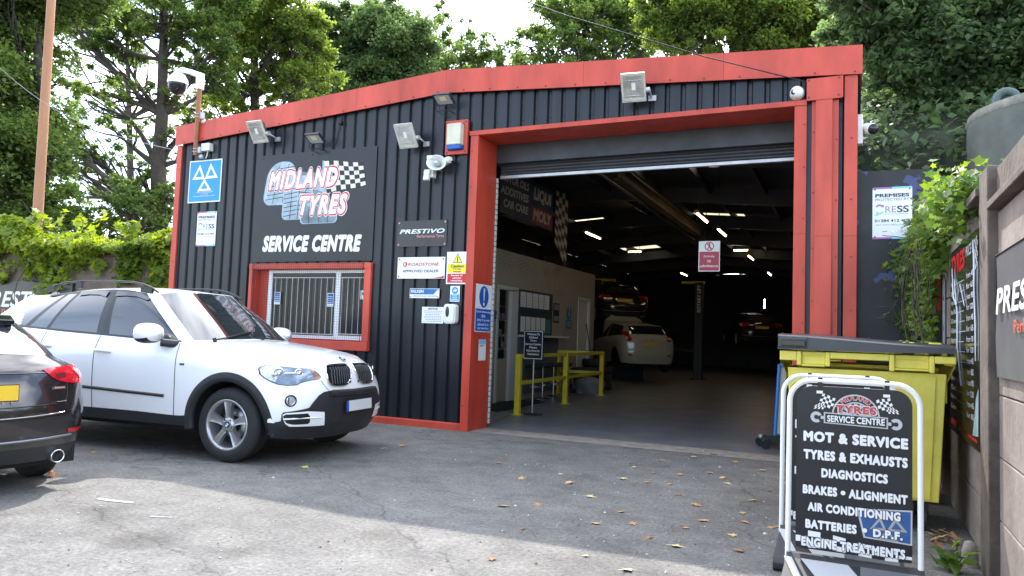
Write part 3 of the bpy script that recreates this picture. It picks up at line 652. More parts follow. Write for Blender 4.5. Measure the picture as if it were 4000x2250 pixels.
# signs on the return of the door post
F = frame((-4.788, .055, 0), (0, 1, 0))
s = MB(F @ Matrix.Translation((0, 1.372, 0))); w, h = .50, .675; sign_box(s, w, h, 0)
s.disc(.25, .50, .155, .002, 1, 28, .145); s.poly([(.225, .62), (.275, .62), (.262, .44), (.238, .44)], .003, 0); s.disc(.25, .395, .025, .003, 0, 14)
s.rect(.012, .488, .012, .325, .002, 1)
for k, t_ in enumerate(('Social distancing', 'zone', 'Only 4 people', 'allowed in at', 'any one time')):
    a = (.03, .19, .05, .08, .08)[k]
    text(s, t_, a, .5-a, .262-.058*k, .302-.058*k, .003, 0, .02)
tag(s.build('distancing_sign', [M_['white'], M_['sign_blue']]), 'blue and white exclamation mark sign on the red door post', 'sign')
s = MB(F @ Matrix.Translation((.145, .968, 0))); w, h = .225, .30; sign_box(s, w, h, 0); s.rect(.0, w, .235, h, .002, 1); s.rect(.03, .17, .21, .222, .002, 2); s.rect(.03, .12, .195, .203, .002, 2)
tag(s.build('paper_poster', [M_['white'], mat('poster_blue', (.25, .5, .72), .5), M_['grey_text']]), 'small white paper with a pale blue top stuck low on the red door post', 'poster')
# hanging sign inside the door
t = thing('hanging_sign', 'red and white Strictly no admittance sign hanging in the open doorway', 'sign', (-1.98, 2.2, 2.40))
s = MB(frame((-.155, 0, 0))); w, h = .315, .46; sign_box(s, w, h, 0); s.rect(.012, w-.012, .012, .30, .002, 1)
s.ring(w/2, .38, .055, .07, .002, 2, 24); s.poly([(w/2-.05, .425), (w/2-.04, .435), (w/2+.05, .335), (w/2+.04, .325)], .004, 2)
s.disc(w/2, .418, .012, .003, 3); s.poly([(w/2-.014, .405), (w/2+.014, .405), (w/2+.01, .375), (w/2+.03, .335), (w/2+.018, .333), (w/2, .365), (w/2-.02, .333), (w/2-.032, .335), (w/2-.01, .375)], .003, 3)
for k, t_ in enumerate(('Strictly', 'no', 'admittance')):
    a = (.075, .13, .025)[k]; text(s, t_, a, w-a, .205-.07*k, .245-.07*k, .003, 0, .012)
s.build('panel', [M_['white'], mat('dark_sign_red', (.42, .02, .05), .4), M_['sign_red'], M_['black']], parent=t)
s = MB(); s.tube([(-.13, 0, .45), (-.13, 0, 2.5)], .003, 4); s.tube([(.135, 0, .45), (.135, 0, 2.5)], .003, 4); s.build('cord', M_['black'], parent=t)
# second security notice on the black board, the board itself and its flaking blue paint
bm = mat('black_board', (.018, .018, .021), .45, var=.4, vs=2)
def _flake():
    t = bm.node_tree; b = t.nodes['Principled BSDF']; co = N(t, 'ShaderNodeTexCoord'); n = N(t, 'ShaderNodeTexNoise'); n.inputs['Scale'].default_value = 3.1; n.inputs['Detail'].default_value = 5
    mp = N(t, 'ShaderNodeMapping'); mp.inputs['Location'].default_value = (.35, 0, .62); t.links.new(co.outputs['Object'], mp.inputs[0]); t.links.new(mp.outputs[0], n.inputs['Vector'])
    r = N(t, 'ShaderNodeValToRGB'); r.color_ramp.interpolation = 'CONSTANT'; r.color_ramp.elements[0].color = (0, 0, 0, 1); r.color_ramp.elements[1].position = .635
    m = N(t, 'ShaderNodeMix', data_type='RGBA'); src = b.inputs['Base Color'].links[0].from_socket
    t.links.new(n.outputs['Fac'], r.inputs['Fac']); t.links.new(r.outputs['Color'], m.inputs['Factor']); t.links.new(src, m.inputs['A']); m.inputs['B'].default_value = (.05, .057, .16, 1); t.links.new(m.outputs['Result'], b.inputs['Base Color'])
_flake()
s = MB(); s.add([(.028, .10, 0), (.80, .10, 0), (.80, .10, 3.33), (.028, .10, 3.34), (.028, .15, 0), (.80, .15, 0), (.80, .15, 3.33), (.028, .15, 3.34)], [(0,1,2,3),(3,2,6,7),(1,5,6,2),(0,3,7,4)])
tag(s.build('black_hoarding', bm), 'tall black board with flaking blue paint between the workshop corner and the ivy', 'board')
security_sign((.188, .09, 2.56), .395, .585, 'white security notice with purple and blue edges on the flaking black board')
# ------------------------------------------------------------------ vegetation
nr = np.random.default_rng(11)
CAMP = np.array((0, -9.097, 1.35)); _F, _R, _U = np.array(_f), np.array(_rr), np.array(_uu)
def at(x, y, Z):
    """the place seen at a point of the 2576 px wide photograph, Z metres away"""
    k = 4000/2576; d = _F+_R*(x*k-2000)/2890-_U*(y*k-1125)/2890
    return CAMP+d*Z
KITE = np.array([(0, 0), (.32, .42), (0, 1), (-.32, .42)]); 
LOBED = np.array([(0, 0), (.42, -.02), (.30, .30), (.52, .60), (.20, .62), (0, 1), (-.20, .62), (-.52, .60), (-.30, .30), (-.42, -.02)])
def leaves_mesh(name, C, size, shape=KITE, up=.5, m=None, parent=None, droop=0., tilt=None):
    n = len(C); k = len(shape)
    nrm = nr.normal(size=(n, 3)); nrm[:, 2] = np.abs(nrm[:, 2])+up
    if tilt is not None: nrm += np.array(tilt)
    nrm /= np.linalg.norm(nrm, axis=1)[:, None]
    t = nr.normal(size=(n, 3)); t[:, 2] -= droop; t -= nrm*(t*nrm).sum(1)[:, None]; t /= np.linalg.norm(t, axis=1)[:, None]
    b = np.cross(nrm, t); s = (size*nr.uniform(.5, 1.45, n))[:, None, None]
    fold = np.abs(shape[:, 0])*.28
    V = C[:, None, :]+s*(b[:, None, :]*shape[None, :, 0, None]+t[:, None, :]*(shape[None, :, 1, None]-.4)+nrm[:, None, :]*fold[None, :, None])
    me = bpy.data.meshes.new(name); me.vertices.add(n*k); me.vertices.foreach_set('co', V.astype(np.float32).ravel())
    me.loops.add(n*k); me.loops.foreach_set('vertex_index', np.arange(n*k, dtype=np.int32))
    me.polygons.add(n); me.polygons.foreach_set('loop_start', np.arange(0, n*k, k, dtype=np.int32))
    me.update(calc_edges=True); me.validate()
    if m: me.materials.append(m)
    o = bpy.data.objects.new(name, me); COL.objects.link(o)
    if parent: o.parent = parent
    return o
bark = mat('bark', (.075, .062, .048), .9, var=.4, vs=6, bump=.5, bs=25)
bark_d = mat('bark_dark', (.040, .034, .028), .9, var=.4, vs=6)
L_mid = leaf_mat('leaf_mid', (.050, .090, .028), (.150, .220, .058), .48)
L_yel = leaf_mat('leaf_yellow_green', (.070, .115, .026), (.190, .255, .058), .48)
L_dark = leaf_mat('leaf_dark', (.046, .082, .034), (.120, .180, .062), .44)
L_deep = leaf_mat('leaf_deep', (.048, .082, .036), (.120, .178, .072), .46)
L_vine = leaf_mat('leaf_vine', (.035, .085, .018), (.27, .34, .05), .42)
L_ivy = leaf_mat('leaf_ivy', (.040, .085, .022), (.15, .24, .05), .40)
L_key = leaf_mat('seed_keys', (.22, .05, .02), (.32, .14, .04), .3)
def curve3(a, b, sag=.15, n=6):
    a, b = np.array(a), np.array(b); d = np.linalg.norm(b-a); j = nr.normal(size=3)*d*.07
    o = []
    for i in range(n):
        t = i/(n-1); p = a+(b-a)*t; p = p+j*math.sin(math.pi*t); p[2] += sag*d*(t*t-t)*(-1 if sag < 0 else 1)
        o.append(p)
    return o
def tree(name, label, Z, trunk, lobes, m, leaf=.17, dens=1.0, r0=.28, cat='tree', group=None, stems=1, depth=1.0, barkm=None, keys=0, twig=.014):
    leaf *= .84; tp = [at(*p, Z) for p in trunk]; base = tp[0].copy()
    t = thing(name, label, cat, tuple(base), 0, group)
    w = MB(); tp = [p-base for p in tp]
    n = len(tp); w.tube(tp, [r0*(1-.8*i/(n-1)) for i in range(n)], 10)
    px = Z/1861; Cs = []; limbs = []
    for lb in lobes:
        cx, cy, rx, ry = lb[:4]; zo = lb[4] if len(lb) > 4 else nr.uniform(-1, 1)*depth*rx*px*.7
        c = at(cx, cy, Z+zo)-base
        # limb from the trunk to this lobe
        hs = np.array([p[2] for p in tp]); k = int(np.argmin(np.abs(hs-max(c[2]-abs(np.hypot(*(c-tp[min(n-1, n//2)])[:2]))*.75-ry*px*.6, hs[0]+.15*(hs[-1]-hs[0])))))
        lp = curve3(tp[k], c, .18, 7); rr_ = r0*(1-.8*k/(n-1))*.5; w.tube(lp, [max(.02, rr_*(1-.8*i/6)) for i in range(7)], 6); limbs.append(lp)
        nc = max(8, int(rx*ry*.0062)); R = np.array((rx, (rx+ry)/2*depth, ry))*px
        ax = np.stack([_R, _F*[1, 1, 0], _U])
        for _ in range(nc):
            u = nr.normal(size=3); u /= np.linalg.norm(u); q = u*R*nr.uniform(.25, 1.35)**.6
            cc = c+q@ax; cr_ = nr.uniform(.20, .42)*min(rx, ry)*px
            kk = lp[int(nr.integers(3, 7))]; w.tube(curve3(kk, cc, .1, 4), [twig*2.2, twig*1.6, twig*1.1, twig*.6], 4)
            nl = int(dens*nr.uniform(.6, 1.4)*8.5*(cr_*cr_*3.14)/(leaf*leaf*.32)/3*1.6)
            Cs.append(cc+nr.normal(size=(nl, 3))*cr_*np.array((.55, .55, .38)))
    w.build('trunk', barkm or bark, parent=t)
    C = np.concatenate(Cs)
    leaves_mesh('crown', C, leaf, m=m, parent=t)
    if keys:
        sel = C[nr.choice(len(C), keys)]; sel = sel+nr.normal(size=sel.shape)*.15; leaves_mesh('seed_keys', np.repeat(sel, 5, 0)+nr.normal(size=(keys*5, 3))*.12, leaf*.5, m=L_key, parent=t)
    return t
G = 'trees behind the workshop'
tree('sycamore_tree', 'dark leafy tree behind the tall brown pole', 21, [(85, 690), (92, 480), (98, 250), (90, 0), (80, -250)],
     [(120, 380, 50, 50), (150, 560, 80, 60), (20, 110, 110, 100), (-60, 300, 150, 150), (60, 370, 100, 90), (60, 520, 110, 70), (150, -60, 140, 100), (-20, -60, 160, 120), (140, 210, 40, 30), (30, 240, 70, 60), (-80, 480, 120, 110), (90, 20, 70, 50)], L_mid, .15, .55, .22, group=G, barkm=bark_d)
tree('sycamore_tree', 'open branching tree with sky showing through its limbs, behind the domed pole camera', 27, [(398, 700), (402, 560), (398, 420), (408, 290), (410, 150), (414, 20), (420, -140)],
     [(250, 130, 60, 34), (330, 60, 60, 34), (460, 90, 60, 34), (140, 330, 60, 34), (240, 380, 60, 30), (420, 240, 50, 26), (560, 100, 50, 40), (540, 140, 50, 30), (150, 20, 60, 40), (310, 480, 60, 36), (420, 340, 40, 24), (210, 215, 70, 38), (150, 300, 60, 30), (300, 110, 80, 45), (225, 40, 95, 45), (180, 410, 70, 36), (290, 330, 60, 28), (405, 40, 90, 50), (520, 55, 70, 55), (560, 190, 60, 45), (345, 425, 52, 30), (255, 445, 60, 26), (500, 290, 45, 30), (330, 220, 60, 26), (470, 160, 50, 32), (390, 500, 60, 36), (335, 500, 50, 30), (300, 250, 46, 22), (480, 400, 30, 24), (560, -40, 100, 60), (360, -40, 100, 50), (200, -50, 110, 60)], L_mid, .150, 1.15, .36, group=G, twig=.02)
tree('lime_tree', 'airy pale tree standing beyond the open branching tree', 41, [(330, 700), (330, 500), (325, 300), (320, 100), (320, -60)],
     [(140, 40, 60, 50), (230, 60, 70, 40), (330, 20, 70, 50), (450, 50, 70, 50), (560, 30, 60, 50), (170, 170, 60, 40), (280, 180, 60, 40), (370, 130, 60, 40), (490, 130, 70, 40), (590, 130, 50, 40), (150, 270, 50, 36), (240, 270, 60, 30), (340, 290, 50, 30), (460, 250, 60, 40), (540, 240, 50, 40), (180, 350, 50, 30), (300, 390, 60, 26), (410, 420, 40, 30), (480, 330, 50, 36), (130, 430, 50, 40), (200, 480, 60, 36), (430, 480, 40, 30), (380, 340, 36, 24)], L_mid, .19, .62, .25, group=G)
tree('sycamore_tree', 'yellow green leafy tree above the roof slope over the testing sign', 31, [(660, 620), (650, 420), (640, 240), (640, 60), (640, -100)],
     [(600, 30, 70, 50), (680, 130, 70, 50), (760, 90, 60, 50), (620, 240, 70, 40), (720, 250, 70, 36), (800, 170, 50, 50), (580, 210, 50, 40), (620, 60, 80, 60), (710, 60, 80, 60), (730, 150, 80, 55), (800, 125, 50, 40), (670, 215, 95, 40), (600, 170, 60, 40), (540, 265, 60, 35), (640, 275, 80, 30), (760, 215, 70, 40), (670, -30, 120, 50), (560, 110, 50, 40), (480, 290, 50, 26)], L_yel, .18, 1.05, .3, group=G)
tree('lime_tree', 'dense dark rounded tree directly behind the roof ridge', 44, [(930, 620), (930, 400), (930, 240), (935, 100)],
     [(880, 220, 80, 60), (960, 170, 90, 60), (1020, 240, 80, 40), (820, 60, 50, 50), (800, 220, 60, 50), (905, 70, 95, 60), (980, 110, 95, 80), (870, 170, 95, 70), (1030, 190, 75, 80), (930, 230, 120, 60), (830, 110, 45, 50), (940, 20, 70, 34), (1040, 120, 40, 40), (850, 255, 80, 40), (1010, 260, 80, 30)], L_dark, .23, 1.7, .4, group=G)
tree('birch_tree', 'group of slim pale topped stems between the dense tree and the many stemmed one', 50, [(1160, 620), (1160, 300), (1160, 150), (1160, 70)],
     [(1090, 150, 60, 50), (1150, 150, 60, 40), (1210, 160, 50, 36), (1270, 165, 50, 30), (1062, 95, 40, 60), (1118, 90, 30, 70), (1115, 30, 14, 26), (1175, 130, 36, 50), (1180, 70, 18, 34), (1235, 130, 34, 46), (1232, 90, 14, 22), (1282, 150, 40, 34), (1130, 165, 80, 40), (1240, 178, 70, 30)], L_mid, .24, .95, .22, group=G)
tree('ash_tree', 'many stemmed tree with fine upright branches behind the highest floodlight', 43, [(1480, 640), (1480, 380), (1478, 220), (1470, 90), (1470, -40)],
     [(1360, 140, 60, 36), (1460, 90, 70, 50), (1540, 20, 70, 50), (1600, 20, 60, 50), (1640, 80, 50, 50), (1430, 10, 50, 40), (1400, 60, 65, 55), (1490, 40, 80, 60), (1575, 60, 65, 65), (1335, 120, 50, 40), (1440, 125, 85, 40), (1550, 130, 75, 40), (1330, 165, 50, 24), (1500, -30, 120, 40), (1620, 130, 40, 40), (1380, 20, 30, 24)], L_mid, .22, .85, .35, group=G, twig=.028)
tree('sycamore_tree', 'light green tree dotted with reddish seed keys over the roller door corner', 30, [(1830, 600), (1830, 350), (1840, 160), (1850, -40)],
     [(1760, 20, 80, 60), (1890, 20, 80, 60), (2020, 20, 80, 60), (1690, 90, 60, 40), (1850, 110, 90, 40), (1980, 100, 70, 40), (2080, 90, 60, 60), (1640, 20, 50, 50), (1715, 50, 80, 65), (1830, 30, 100, 65), (1950, 50, 95, 70), (1770, 105, 100, 40), (1900, 110, 100, 40), (2045, 60, 80, 75), (1660, 115, 45, 36), (1690, -20, 70, 40), (2010, 110, 70, 36), (2100, 110, 60, 50)], L_yel, .19, 1.25, .3, group=G, keys=110)
tree('sycamore_tree', 'large shaded tree with broad leaves filling the sky above the green tank', 12.5, [(2420, 900), (2400, 500), (2360, 200), (2320, -60), (2300, -250)],
     [(2180, 40, 110, 90), (2290, 60, 120, 100), (2420, 60, 130, 110), (2540, 110, 120, 120), (2350, 170, 110, 90), (2480, 220, 120, 100), (2580, 320, 100, 120), (2440, 330, 110, 90), (2250, 150, 70, 60), (2390, 250, 90, 70), (2530, 400, 90, 50), (2130, -20, 80, 60), (2160, 120, 50, 50), (2330, 280, 70, 50), (2300, 200, 60, 50)], L_deep, .14, 1.1, .2, group=G)
tree('elder_bush', 'small rounded bush showing over the vine just left of the workshop corner', 21, [(360, 720), (360, 620), (360, 520)],
     [(330, 520, 75, 45), (415, 540, 40, 50), (260, 555, 60, 36), (370, 575, 60, 40), (425, 490, 24, 30)], L_mid, .13, 1.2, .08, cat='bush')
tree('field_tree', 'distant low trees seen just over the yellow green vine', 52, [(180, 720), (180, 640), (180, 590)],
     [(60, 560, 100, 60), (190, 580, 90, 40), (300, 590, 90, 40), (20, 620, 100, 50), (400, 600, 80, 40), (130, 500, 50, 60)], L_mid, .3, 1.4, .3, group=G)
# bank with ivy curtain at the right
soil = mat('bank_soil', (.040, .045, .028), .95, var=.5, vs=3, bump=.4, bs=12)
w = MB()
prof = [(.06, 0.6, 0), (.08, 1.1, 2.8), (.2, 1.9, 4.7), (1.2, 4.2, 6.3), (2.5, 8, 7.8), (4.5, 16, 9)]
nx = 14
vs = []
for i in range(nx):
    for (dx, dy, z) in prof:
        a = i/(nx-1); vs.append(((dx if i else dx*.0+.034)+a*14+rnd.uniform(-.1, .1)*(i > 0), dy+2.2+rnd.uniform(-.15, .15)-a*3.0, z+rnd.uniform(-.15, .15)*(z > 0)))
k = len(prof); w.add(vs, [(i*k+j, (i+1)*k+j, (i+1)*k+j+1, i*k+j+1) for i in range(nx-1) for j in range(k-1)], 0, True)
w.add([(.06, 2.8, 0), (.08, 3.3, 2.8), (.2, 4.1, 4.7), (1.2, 6.4, 6.3), (2.5, 10.2, 7.8), (4.5, 18.2, 9), (4.5, 30, 9), (.06, 30, 0)], [(7,6,5,4,3,2,1,0)])
tag(w.build('bank', soil), None, None, kind='structure')
def bank_cover():
    me = bpy.data.objects['bank'].data; P = []
    for p in me.polygons:
        c = p.center
        if c.x > 7 or len(p.vertices) > 4: continue
        v = [np.array(me.vertices[i].co) for i in p.vertices]; n = int(p.area*150)
        u, w_ = nr.random((n, 1)), nr.random((n, 1)); P.append(v[0]*(1-u)*(1-w_)+v[1]*u*(1-w_)+v[2]*u*w_+v[3]*(1-u)*w_+np.array(p.normal)*nr.uniform(-.02, .35, (n, 1))*(1 if p.normal.y < 0 else -1))
    return np.concatenate(P)
C = bank_cover(); o = leaves_mesh('undergrowth', C, .15, KITE, m=L_deep, droop=.6, up=.2, tilt=(-.2, -.8, .3)); tag(o, 'dark leafy undergrowth covering the bank beside the green tank', 'undergrowth', kind='stuff')
def leaf_cloud(blobs, Z, dens, leaf):
    Cs = []
    for cx, cy, rx, ry, *zz in blobs:
        z = Z+(zz[0] if zz else 0); px = z/1861; c = at(cx, cy, z); n = int(dens*rx*ry*px*px*3.2/(leaf*leaf*.35))
        u = nr.normal(size=(n, 3)); u /= np.linalg.norm(u, axis=1)[:, None]; u *= (nr.uniform(.2, 1, n)**.5)[:, None]
        u = u*np.array((rx, (rx+ry)*.32, ry))*px
        Cs.append(c+u@np.stack([_R, _F*[1, 1, 0], _U]))
    return np.concatenate(Cs)
t = thing('ivy', 'dark ivy curtain hanging down the bank behind the black board', 'ivy', tuple(at(2250, 700, 13.2)))
IV = [(2190, 260, 22, 70), (2185, 350, 20, 70), (2210, 160, 30, 40, .8), (2200, 480, 30, 50), (2280, 180, 60, 60, 1.2), (2350, 230, 60, 60, 1.6), (2340, 330, 60, 60, 1.0), (2420, 350, 60, 70, 1.8), (2290, 430, 60, 50, .2), (2205, 300, 36, 80), (2215, 420, 44, 70), (2245, 200, 40, 60, 1), (2300, 290, 60, 90, .4), (2330, 400, 70, 80), (2260, 350, 50, 80), (2380, 420, 70, 60, 1), (2195, 200, 26, 60, 1), (2190, 520, 40, 60), (2300, 500, 90, 60), (2370, 520, 60, 60), (2420, 480, 60, 80, 1.2), (2380, 300, 60, 70, 1.5), (2230, 130, 50, 50, 1.6)]
C = leaf_cloud(IV, 13.2, 2.0, .115)
C -= np.array(t.location); C1 = C[nr.random(len(C)) < .78]
leaves_mesh('leaves', C1, .115, m=L_deep, parent=t, droop=1.0, up=.1)
leaves_mesh('pale_sprays', (C[nr.random(len(C)) < .16])+nr.normal(size=3)*.02-np.array((.05, .25, 0)), .10, m=L_ivy, parent=t, droop=.8, up=.2)
w = MB()
for _ in range(12):
    a = at(nr.uniform(2185, 2330), nr.uniform(140, 260), 12.9+nr.uniform(-.2, .6))-np.array(t.location); b = a+np.array((nr.normal()*.12, nr.normal()*.1, -nr.uniform(.8, 2.0)))
    w.tube(curve3(a, b, 0, 6), .006, 4)
w.build('stems', bark_d, parent=t)
# left boundary wall, banner and vine
wallm = mat('boundary_concrete', (.17, .125, .10), .9, var=.4, vs=2.2, bump=.25, bs=18)
w = MB()
for k in range(7):
    a = -24.0+k*1.9
    w.box(a, a+1.88, .42, .52, 0, 2.72)
    w.box(a-.08, a+.08, .36, .56, 0, 2.8)
w.box(-24, -10.72, .40, .54, 2.70, 2.76)
tag(w.build('boundary_wall', wallm, bevel=.01), 'brown concrete wall under the vine at the left of the workshop', 'wall')
s = MB(frame((-17.26, .34, .95))); w_, h_ = 3.5, 1.14; sign_box(s, w_, h_, 0, .01)
text(s, 'PRESTiVO', .66, 3.2, .60, .93, .002, 1, .028, .25, 1.05); text(s, 'Performance Tyres', 1.33, 3.2, .37, .56, .002, 2, .012, .15)
tag(s.build('tyre_banner', [M_['sign_black'], M_['white'], mat('orange_letter', (.62, .13, .06), .5)]), 'black Performance Tyres banner on the left wall behind the white car', 'banner')
t = thing('vine', 'bright yellow green vine heaped along the wall behind the white car', 'vine', (-16, .3, 2.7))
def vine_pts(n):
    x = nr.uniform(-23, -10.78, n); h = 3.12+.18*np.sin(x*1.1+.4)+.10*np.sin(x*2.7)-.40*np.clip((x+13.8)/3.0, 0, 1)+.22*np.clip((-15.5-x)/2, 0, 1)
    lo = 2.52+.10*np.sin(x*1.9)+.08*np.sin(x*4.3); u = nr.uniform(0, 1, n)
    z = lo+(h-lo)*u; y = .30-.38*np.sin(np.pi*np.clip(u, .05, .95))*nr.uniform(.3, 1.1, n)+.5*(nr.random(n) < .3)*nr.random(n)
    return np.stack([x, y, z], 1)
C = vine_pts(15000); C = C[(np.sin(C[:, 0]*3.1)+np.sin(C[:, 0]*7.3+C[:, 2]*5)+np.sin(C[:, 2]*9.1+C[:, 0]*1.7))*.33+nr.random(len(C))*1.3 > .12]
hang = []
for _ in range(46):
    x0 = nr.uniform(-22, -10.8); L_ = nr.uniform(.1, .55); k = int(L_*60)
    hang.append(np.stack([x0+nr.normal(size=k)*.09, .30+nr.normal(size=k)*.04, 2.5-nr.uniform(0, L_, k)], 1))
for x0, L_ in ((-14.55, .85), (-14.3, .6), (-11.1, .9), (-10.95, 1.1), (-11.4, .7), (-12.2, .45)):
    k = int(L_*110); hang.append(np.stack([x0+nr.normal(size=k)*.10, .28+nr.normal(size=k)*.04, 2.5-nr.uniform(0, L_, k)], 1))
for _ in range(45):
    x0 = nr.uniform(-22, -11); k = 12; l = nr.uniform(.15, .4); hang.append(np.stack([x0+nr.normal()*.2*np.linspace(0, 1, k)+nr.normal(size=k)*.03, .2+nr.normal(size=k)*.05, vine_pts(1)[0][2]*0+3.1-.4*np.clip((x0+13.8)/3, 0, 1)+np.linspace(0, l, k)], 1))
C = np.concatenate([C]+hang)-np.array(t.location)
leaves_mesh('leaves', C, .125, LOBED, m=L_vine, parent=t, droop=.9, up=.3, tilt=(0, -.5, .2))
w = MB()
for _ in range(60):
    a = np.array((nr.uniform(-7, 5), .05, nr.uniform(-.3, .3))); w.tube(curve3(a, a+np.array((nr.normal()*.5, -.1, nr.normal()*.4)), 0, 5), .008, 4)
w.build('stems', bark, parent=t)
# brown pole and overhead wires
w = MB(); w.tube([(-16.15, 1.1, 0), (-16.2, 1.1, 4), (-16.35, 1.1, 11.5)], [.115, .105, .075], 14)
tag(w.build('utility_pole', wood_m2 if 'wood_m2' in globals() else mat('pole_paint', (.42, .20, .10), .6, var=.18, vs=3, stretch=(1, 1, .2))), 'tall plain orange brown pole rising from the vine at the left', 'pole')
w = MB(); pts = [(-19.5+8.85*k/12, 1.3-1.3*k/12, 8.0-3.67*k/12-.5*math.sin(math.pi*k/12)) for k in range(13)]; w.tube(pts, .006, 5)
tag(w.build('overhead_cable', M_['grey_text']), 'thin grey cable running down to the left corner of the workshop', 'cable')
w = MB(); w.tube([(-.51, -.09, 4.385), (-1.6, -.55, 4.66), (-3.08, -1.22, 5.10), (-4.6, -2.0, 5.62), (-7, -3.2, 6.6)], .007, 5)
tag(w.build('overhead_cable', M_['black']), 'thin black cable rising left from the plate over the right pilaster', 'cable')
# ------------------------------------------------------------------ vehicles: toolkit
def cr(P, sub, axis):
    """Catmull-Rom through a grid of points along one axis"""
    P = np.moveaxis(np.asarray(P, float), axis, 0); n = len(P); o = []
    E = np.concatenate([[2*P[0]-P[1]], P, [2*P[-1]-P[-2]]])
    for i in range(n-1):
        a, b, c, d = E[i], E[i+1], E[i+2], E[i+3]
        for k in range(sub):
            t = k/sub; o.append(.5*((2*b)+(c-a)*t+(2*a-5*b+4*c-d)*t*t+(3*b-a-3*c+d)*t**3))
    o.append(P[-1]); return np.moveaxis(np.array(o), 0, axis)
class Shell:
    """half a car skin as spline grids; faces sorted into named parts, mirrored to both flanks"""
    def __init__(s): s.parts = {}; s.all = MB()
    def put(s, name, quad):
        s.parts.setdefault(name, MB()); p = s.parts[name]; b = len(p.v); p.v += quad; p.f.append((b, b+1, b+2, b+3)); p.m.append(0); p.s.append(True)
        b = len(s.all.v); s.all.v += quad; s.all.f.append((b, b+1, b+2, b+3)); s.all.m.append(0); s.all.s.append(True)
    def grid(s, P, su, sv, region, cut=None):
        Q = cr(cr(P, sv, 0), su, 1); R, C = Q.shape[:2]
        for i in range(R-1):
            for j in range(C-1):
                q = [tuple(Q[i, j]), tuple(Q[i, j+1]), tuple(Q[i+1, j+1]), tuple(Q[i+1, j])]
                m = np.mean(q, 0)
                if cut and cut(m): continue
                r = region(i/sv, j/su, m)
                if r is None: continue
                s.put(r, q); s.put(r+'|far' if r in s.sided else r, [(x, -y, z) for x, y, z in q][::-1])
    def finish(s):
        for p in list(s.parts.values())+[s.all]:     # weld the quads
            key = {}; idx = []; vs = []
            for v in p.v:
                k = (round(v[0], 4), round(v[1], 4), round(v[2], 4))
                if k not in key: key[k] = len(vs); vs.append(v)
                idx.append(key[k])
            f2, m2, s2 = [], [], []
            for f, m, sm in zip(p.f, p.m, p.s):
                g_ = []
                for i in f:
                    if idx[i] not in g_: g_.append(idx[i])
                if len(g_) > 2: f2.append(tuple(g_)); m2.append(m); s2.append(sm)
            p.v, p.f, p.m, p.s = vs, f2, m2, s2
        s.bvh = BVHTree.FromPolygons([Vector(v) for v in s.all.v], s.all.f)
    def hit(s, o, d):
        h = s.bvh.ray_cast(Vector(o), Vector(d).normalized())
        if h[0] is None: return None
        n = h[1] if h[1].dot(Vector(d)) < 0 else -h[1]
        return h[0], n
    def side(s, x, z, sg=1):
        h = s.hit((x, 2*sg, z), (0, -sg, 0)); return (h[0], h[1]) if h else (Vector((x, .9*sg, z)), Vector((0, sg, 0)))
    def patch(s, mb, pts, off, m=0, step=.035, d=None, mirror=False, scale=1.0):
        """skin-hugging panel with a given 3-D outline"""
        P = [Vector(p) for p in pts]; c = sum(P, Vector())/len(P)
        n = Vector()
        for a, b in zip(P, P[1:]+P[:1]): n += (a-c).cross(b-c)
        n.normalize()
        if d is not None: 
            if n.dot(Vector(d)) > 0: n = -n
        elif n.dot(c) < 0: n = -n
        if d is None: d = -n
        r = Vector((0, 0, 1)).cross(n).normalized() if abs(n.z) < .9 else Vector((0, 1, 0)); u = n.cross(r)
        bm = bmesh.new(); vs = [bm.verts.new(((p-c).dot(r)*scale, (p-c).dot(u)*scale, 0)) for p in P]; f = bm.faces.new(vs); bmesh.ops.triangulate(bm, faces=[f])
        for ax in (0, 1):
            lo = min(v.co[ax] for v in bm.verts); hi = max(v.co[ax] for v in bm.verts); k = lo+step
            while k < hi:
                pc = [0, 0, 0]; pc[ax] = k; pn = [0, 0, 0]; pn[ax] = 1
                bmesh.ops.bisect_plane(bm, geom=bm.verts[:]+bm.edges[:]+bm.faces[:], dist=1e-6, plane_co=pc, plane_no=pn); k += step
        bm.verts.ensure_lookup_table(); bm.verts.index_update(); o = []; dn = Vector(d).normalized()
        for v in bm.verts:
            w = c+r*v.co.x+u*v.co.y; h = s.hit(w-dn*.5, dn)
            o.append((h[0]+h[1]*off) if h and (h[0]-w).length < .35 else w+n*off)
        fs = [tuple(v.index for v in f.verts) for f in bm.faces]; bm.free()
        mb.add(o, fs, m, True)
        if mirror: mb.add([(p.x, -p.y, p.z) for p in o], [f[::-1] for f in fs], m, True)
def car_paint(name, col, rough=.28, metal=0, coat=.8):
    m = mat(name, col, rough, metal, spec=.5, coat=coat); return m
rubber = mat('tyre_rubber', (.022, .022, .023), .75, var=.25, vs=9)
rim_m = mat('alloy', (.44, .45, .46), .34, .75, var=.15, vs=7)
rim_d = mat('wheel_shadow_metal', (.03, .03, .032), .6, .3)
redlamp = mat('red_lamp', (.42, .010, .018), .08, spec=.6, coat=1)
clearlamp = mat('clear_lamp', (.62, .65, .68), .06, .3, coat=1, var=.4, vs=18)
amber = mat('amber_lamp', (.25, .09, .02), .15, coat=1)
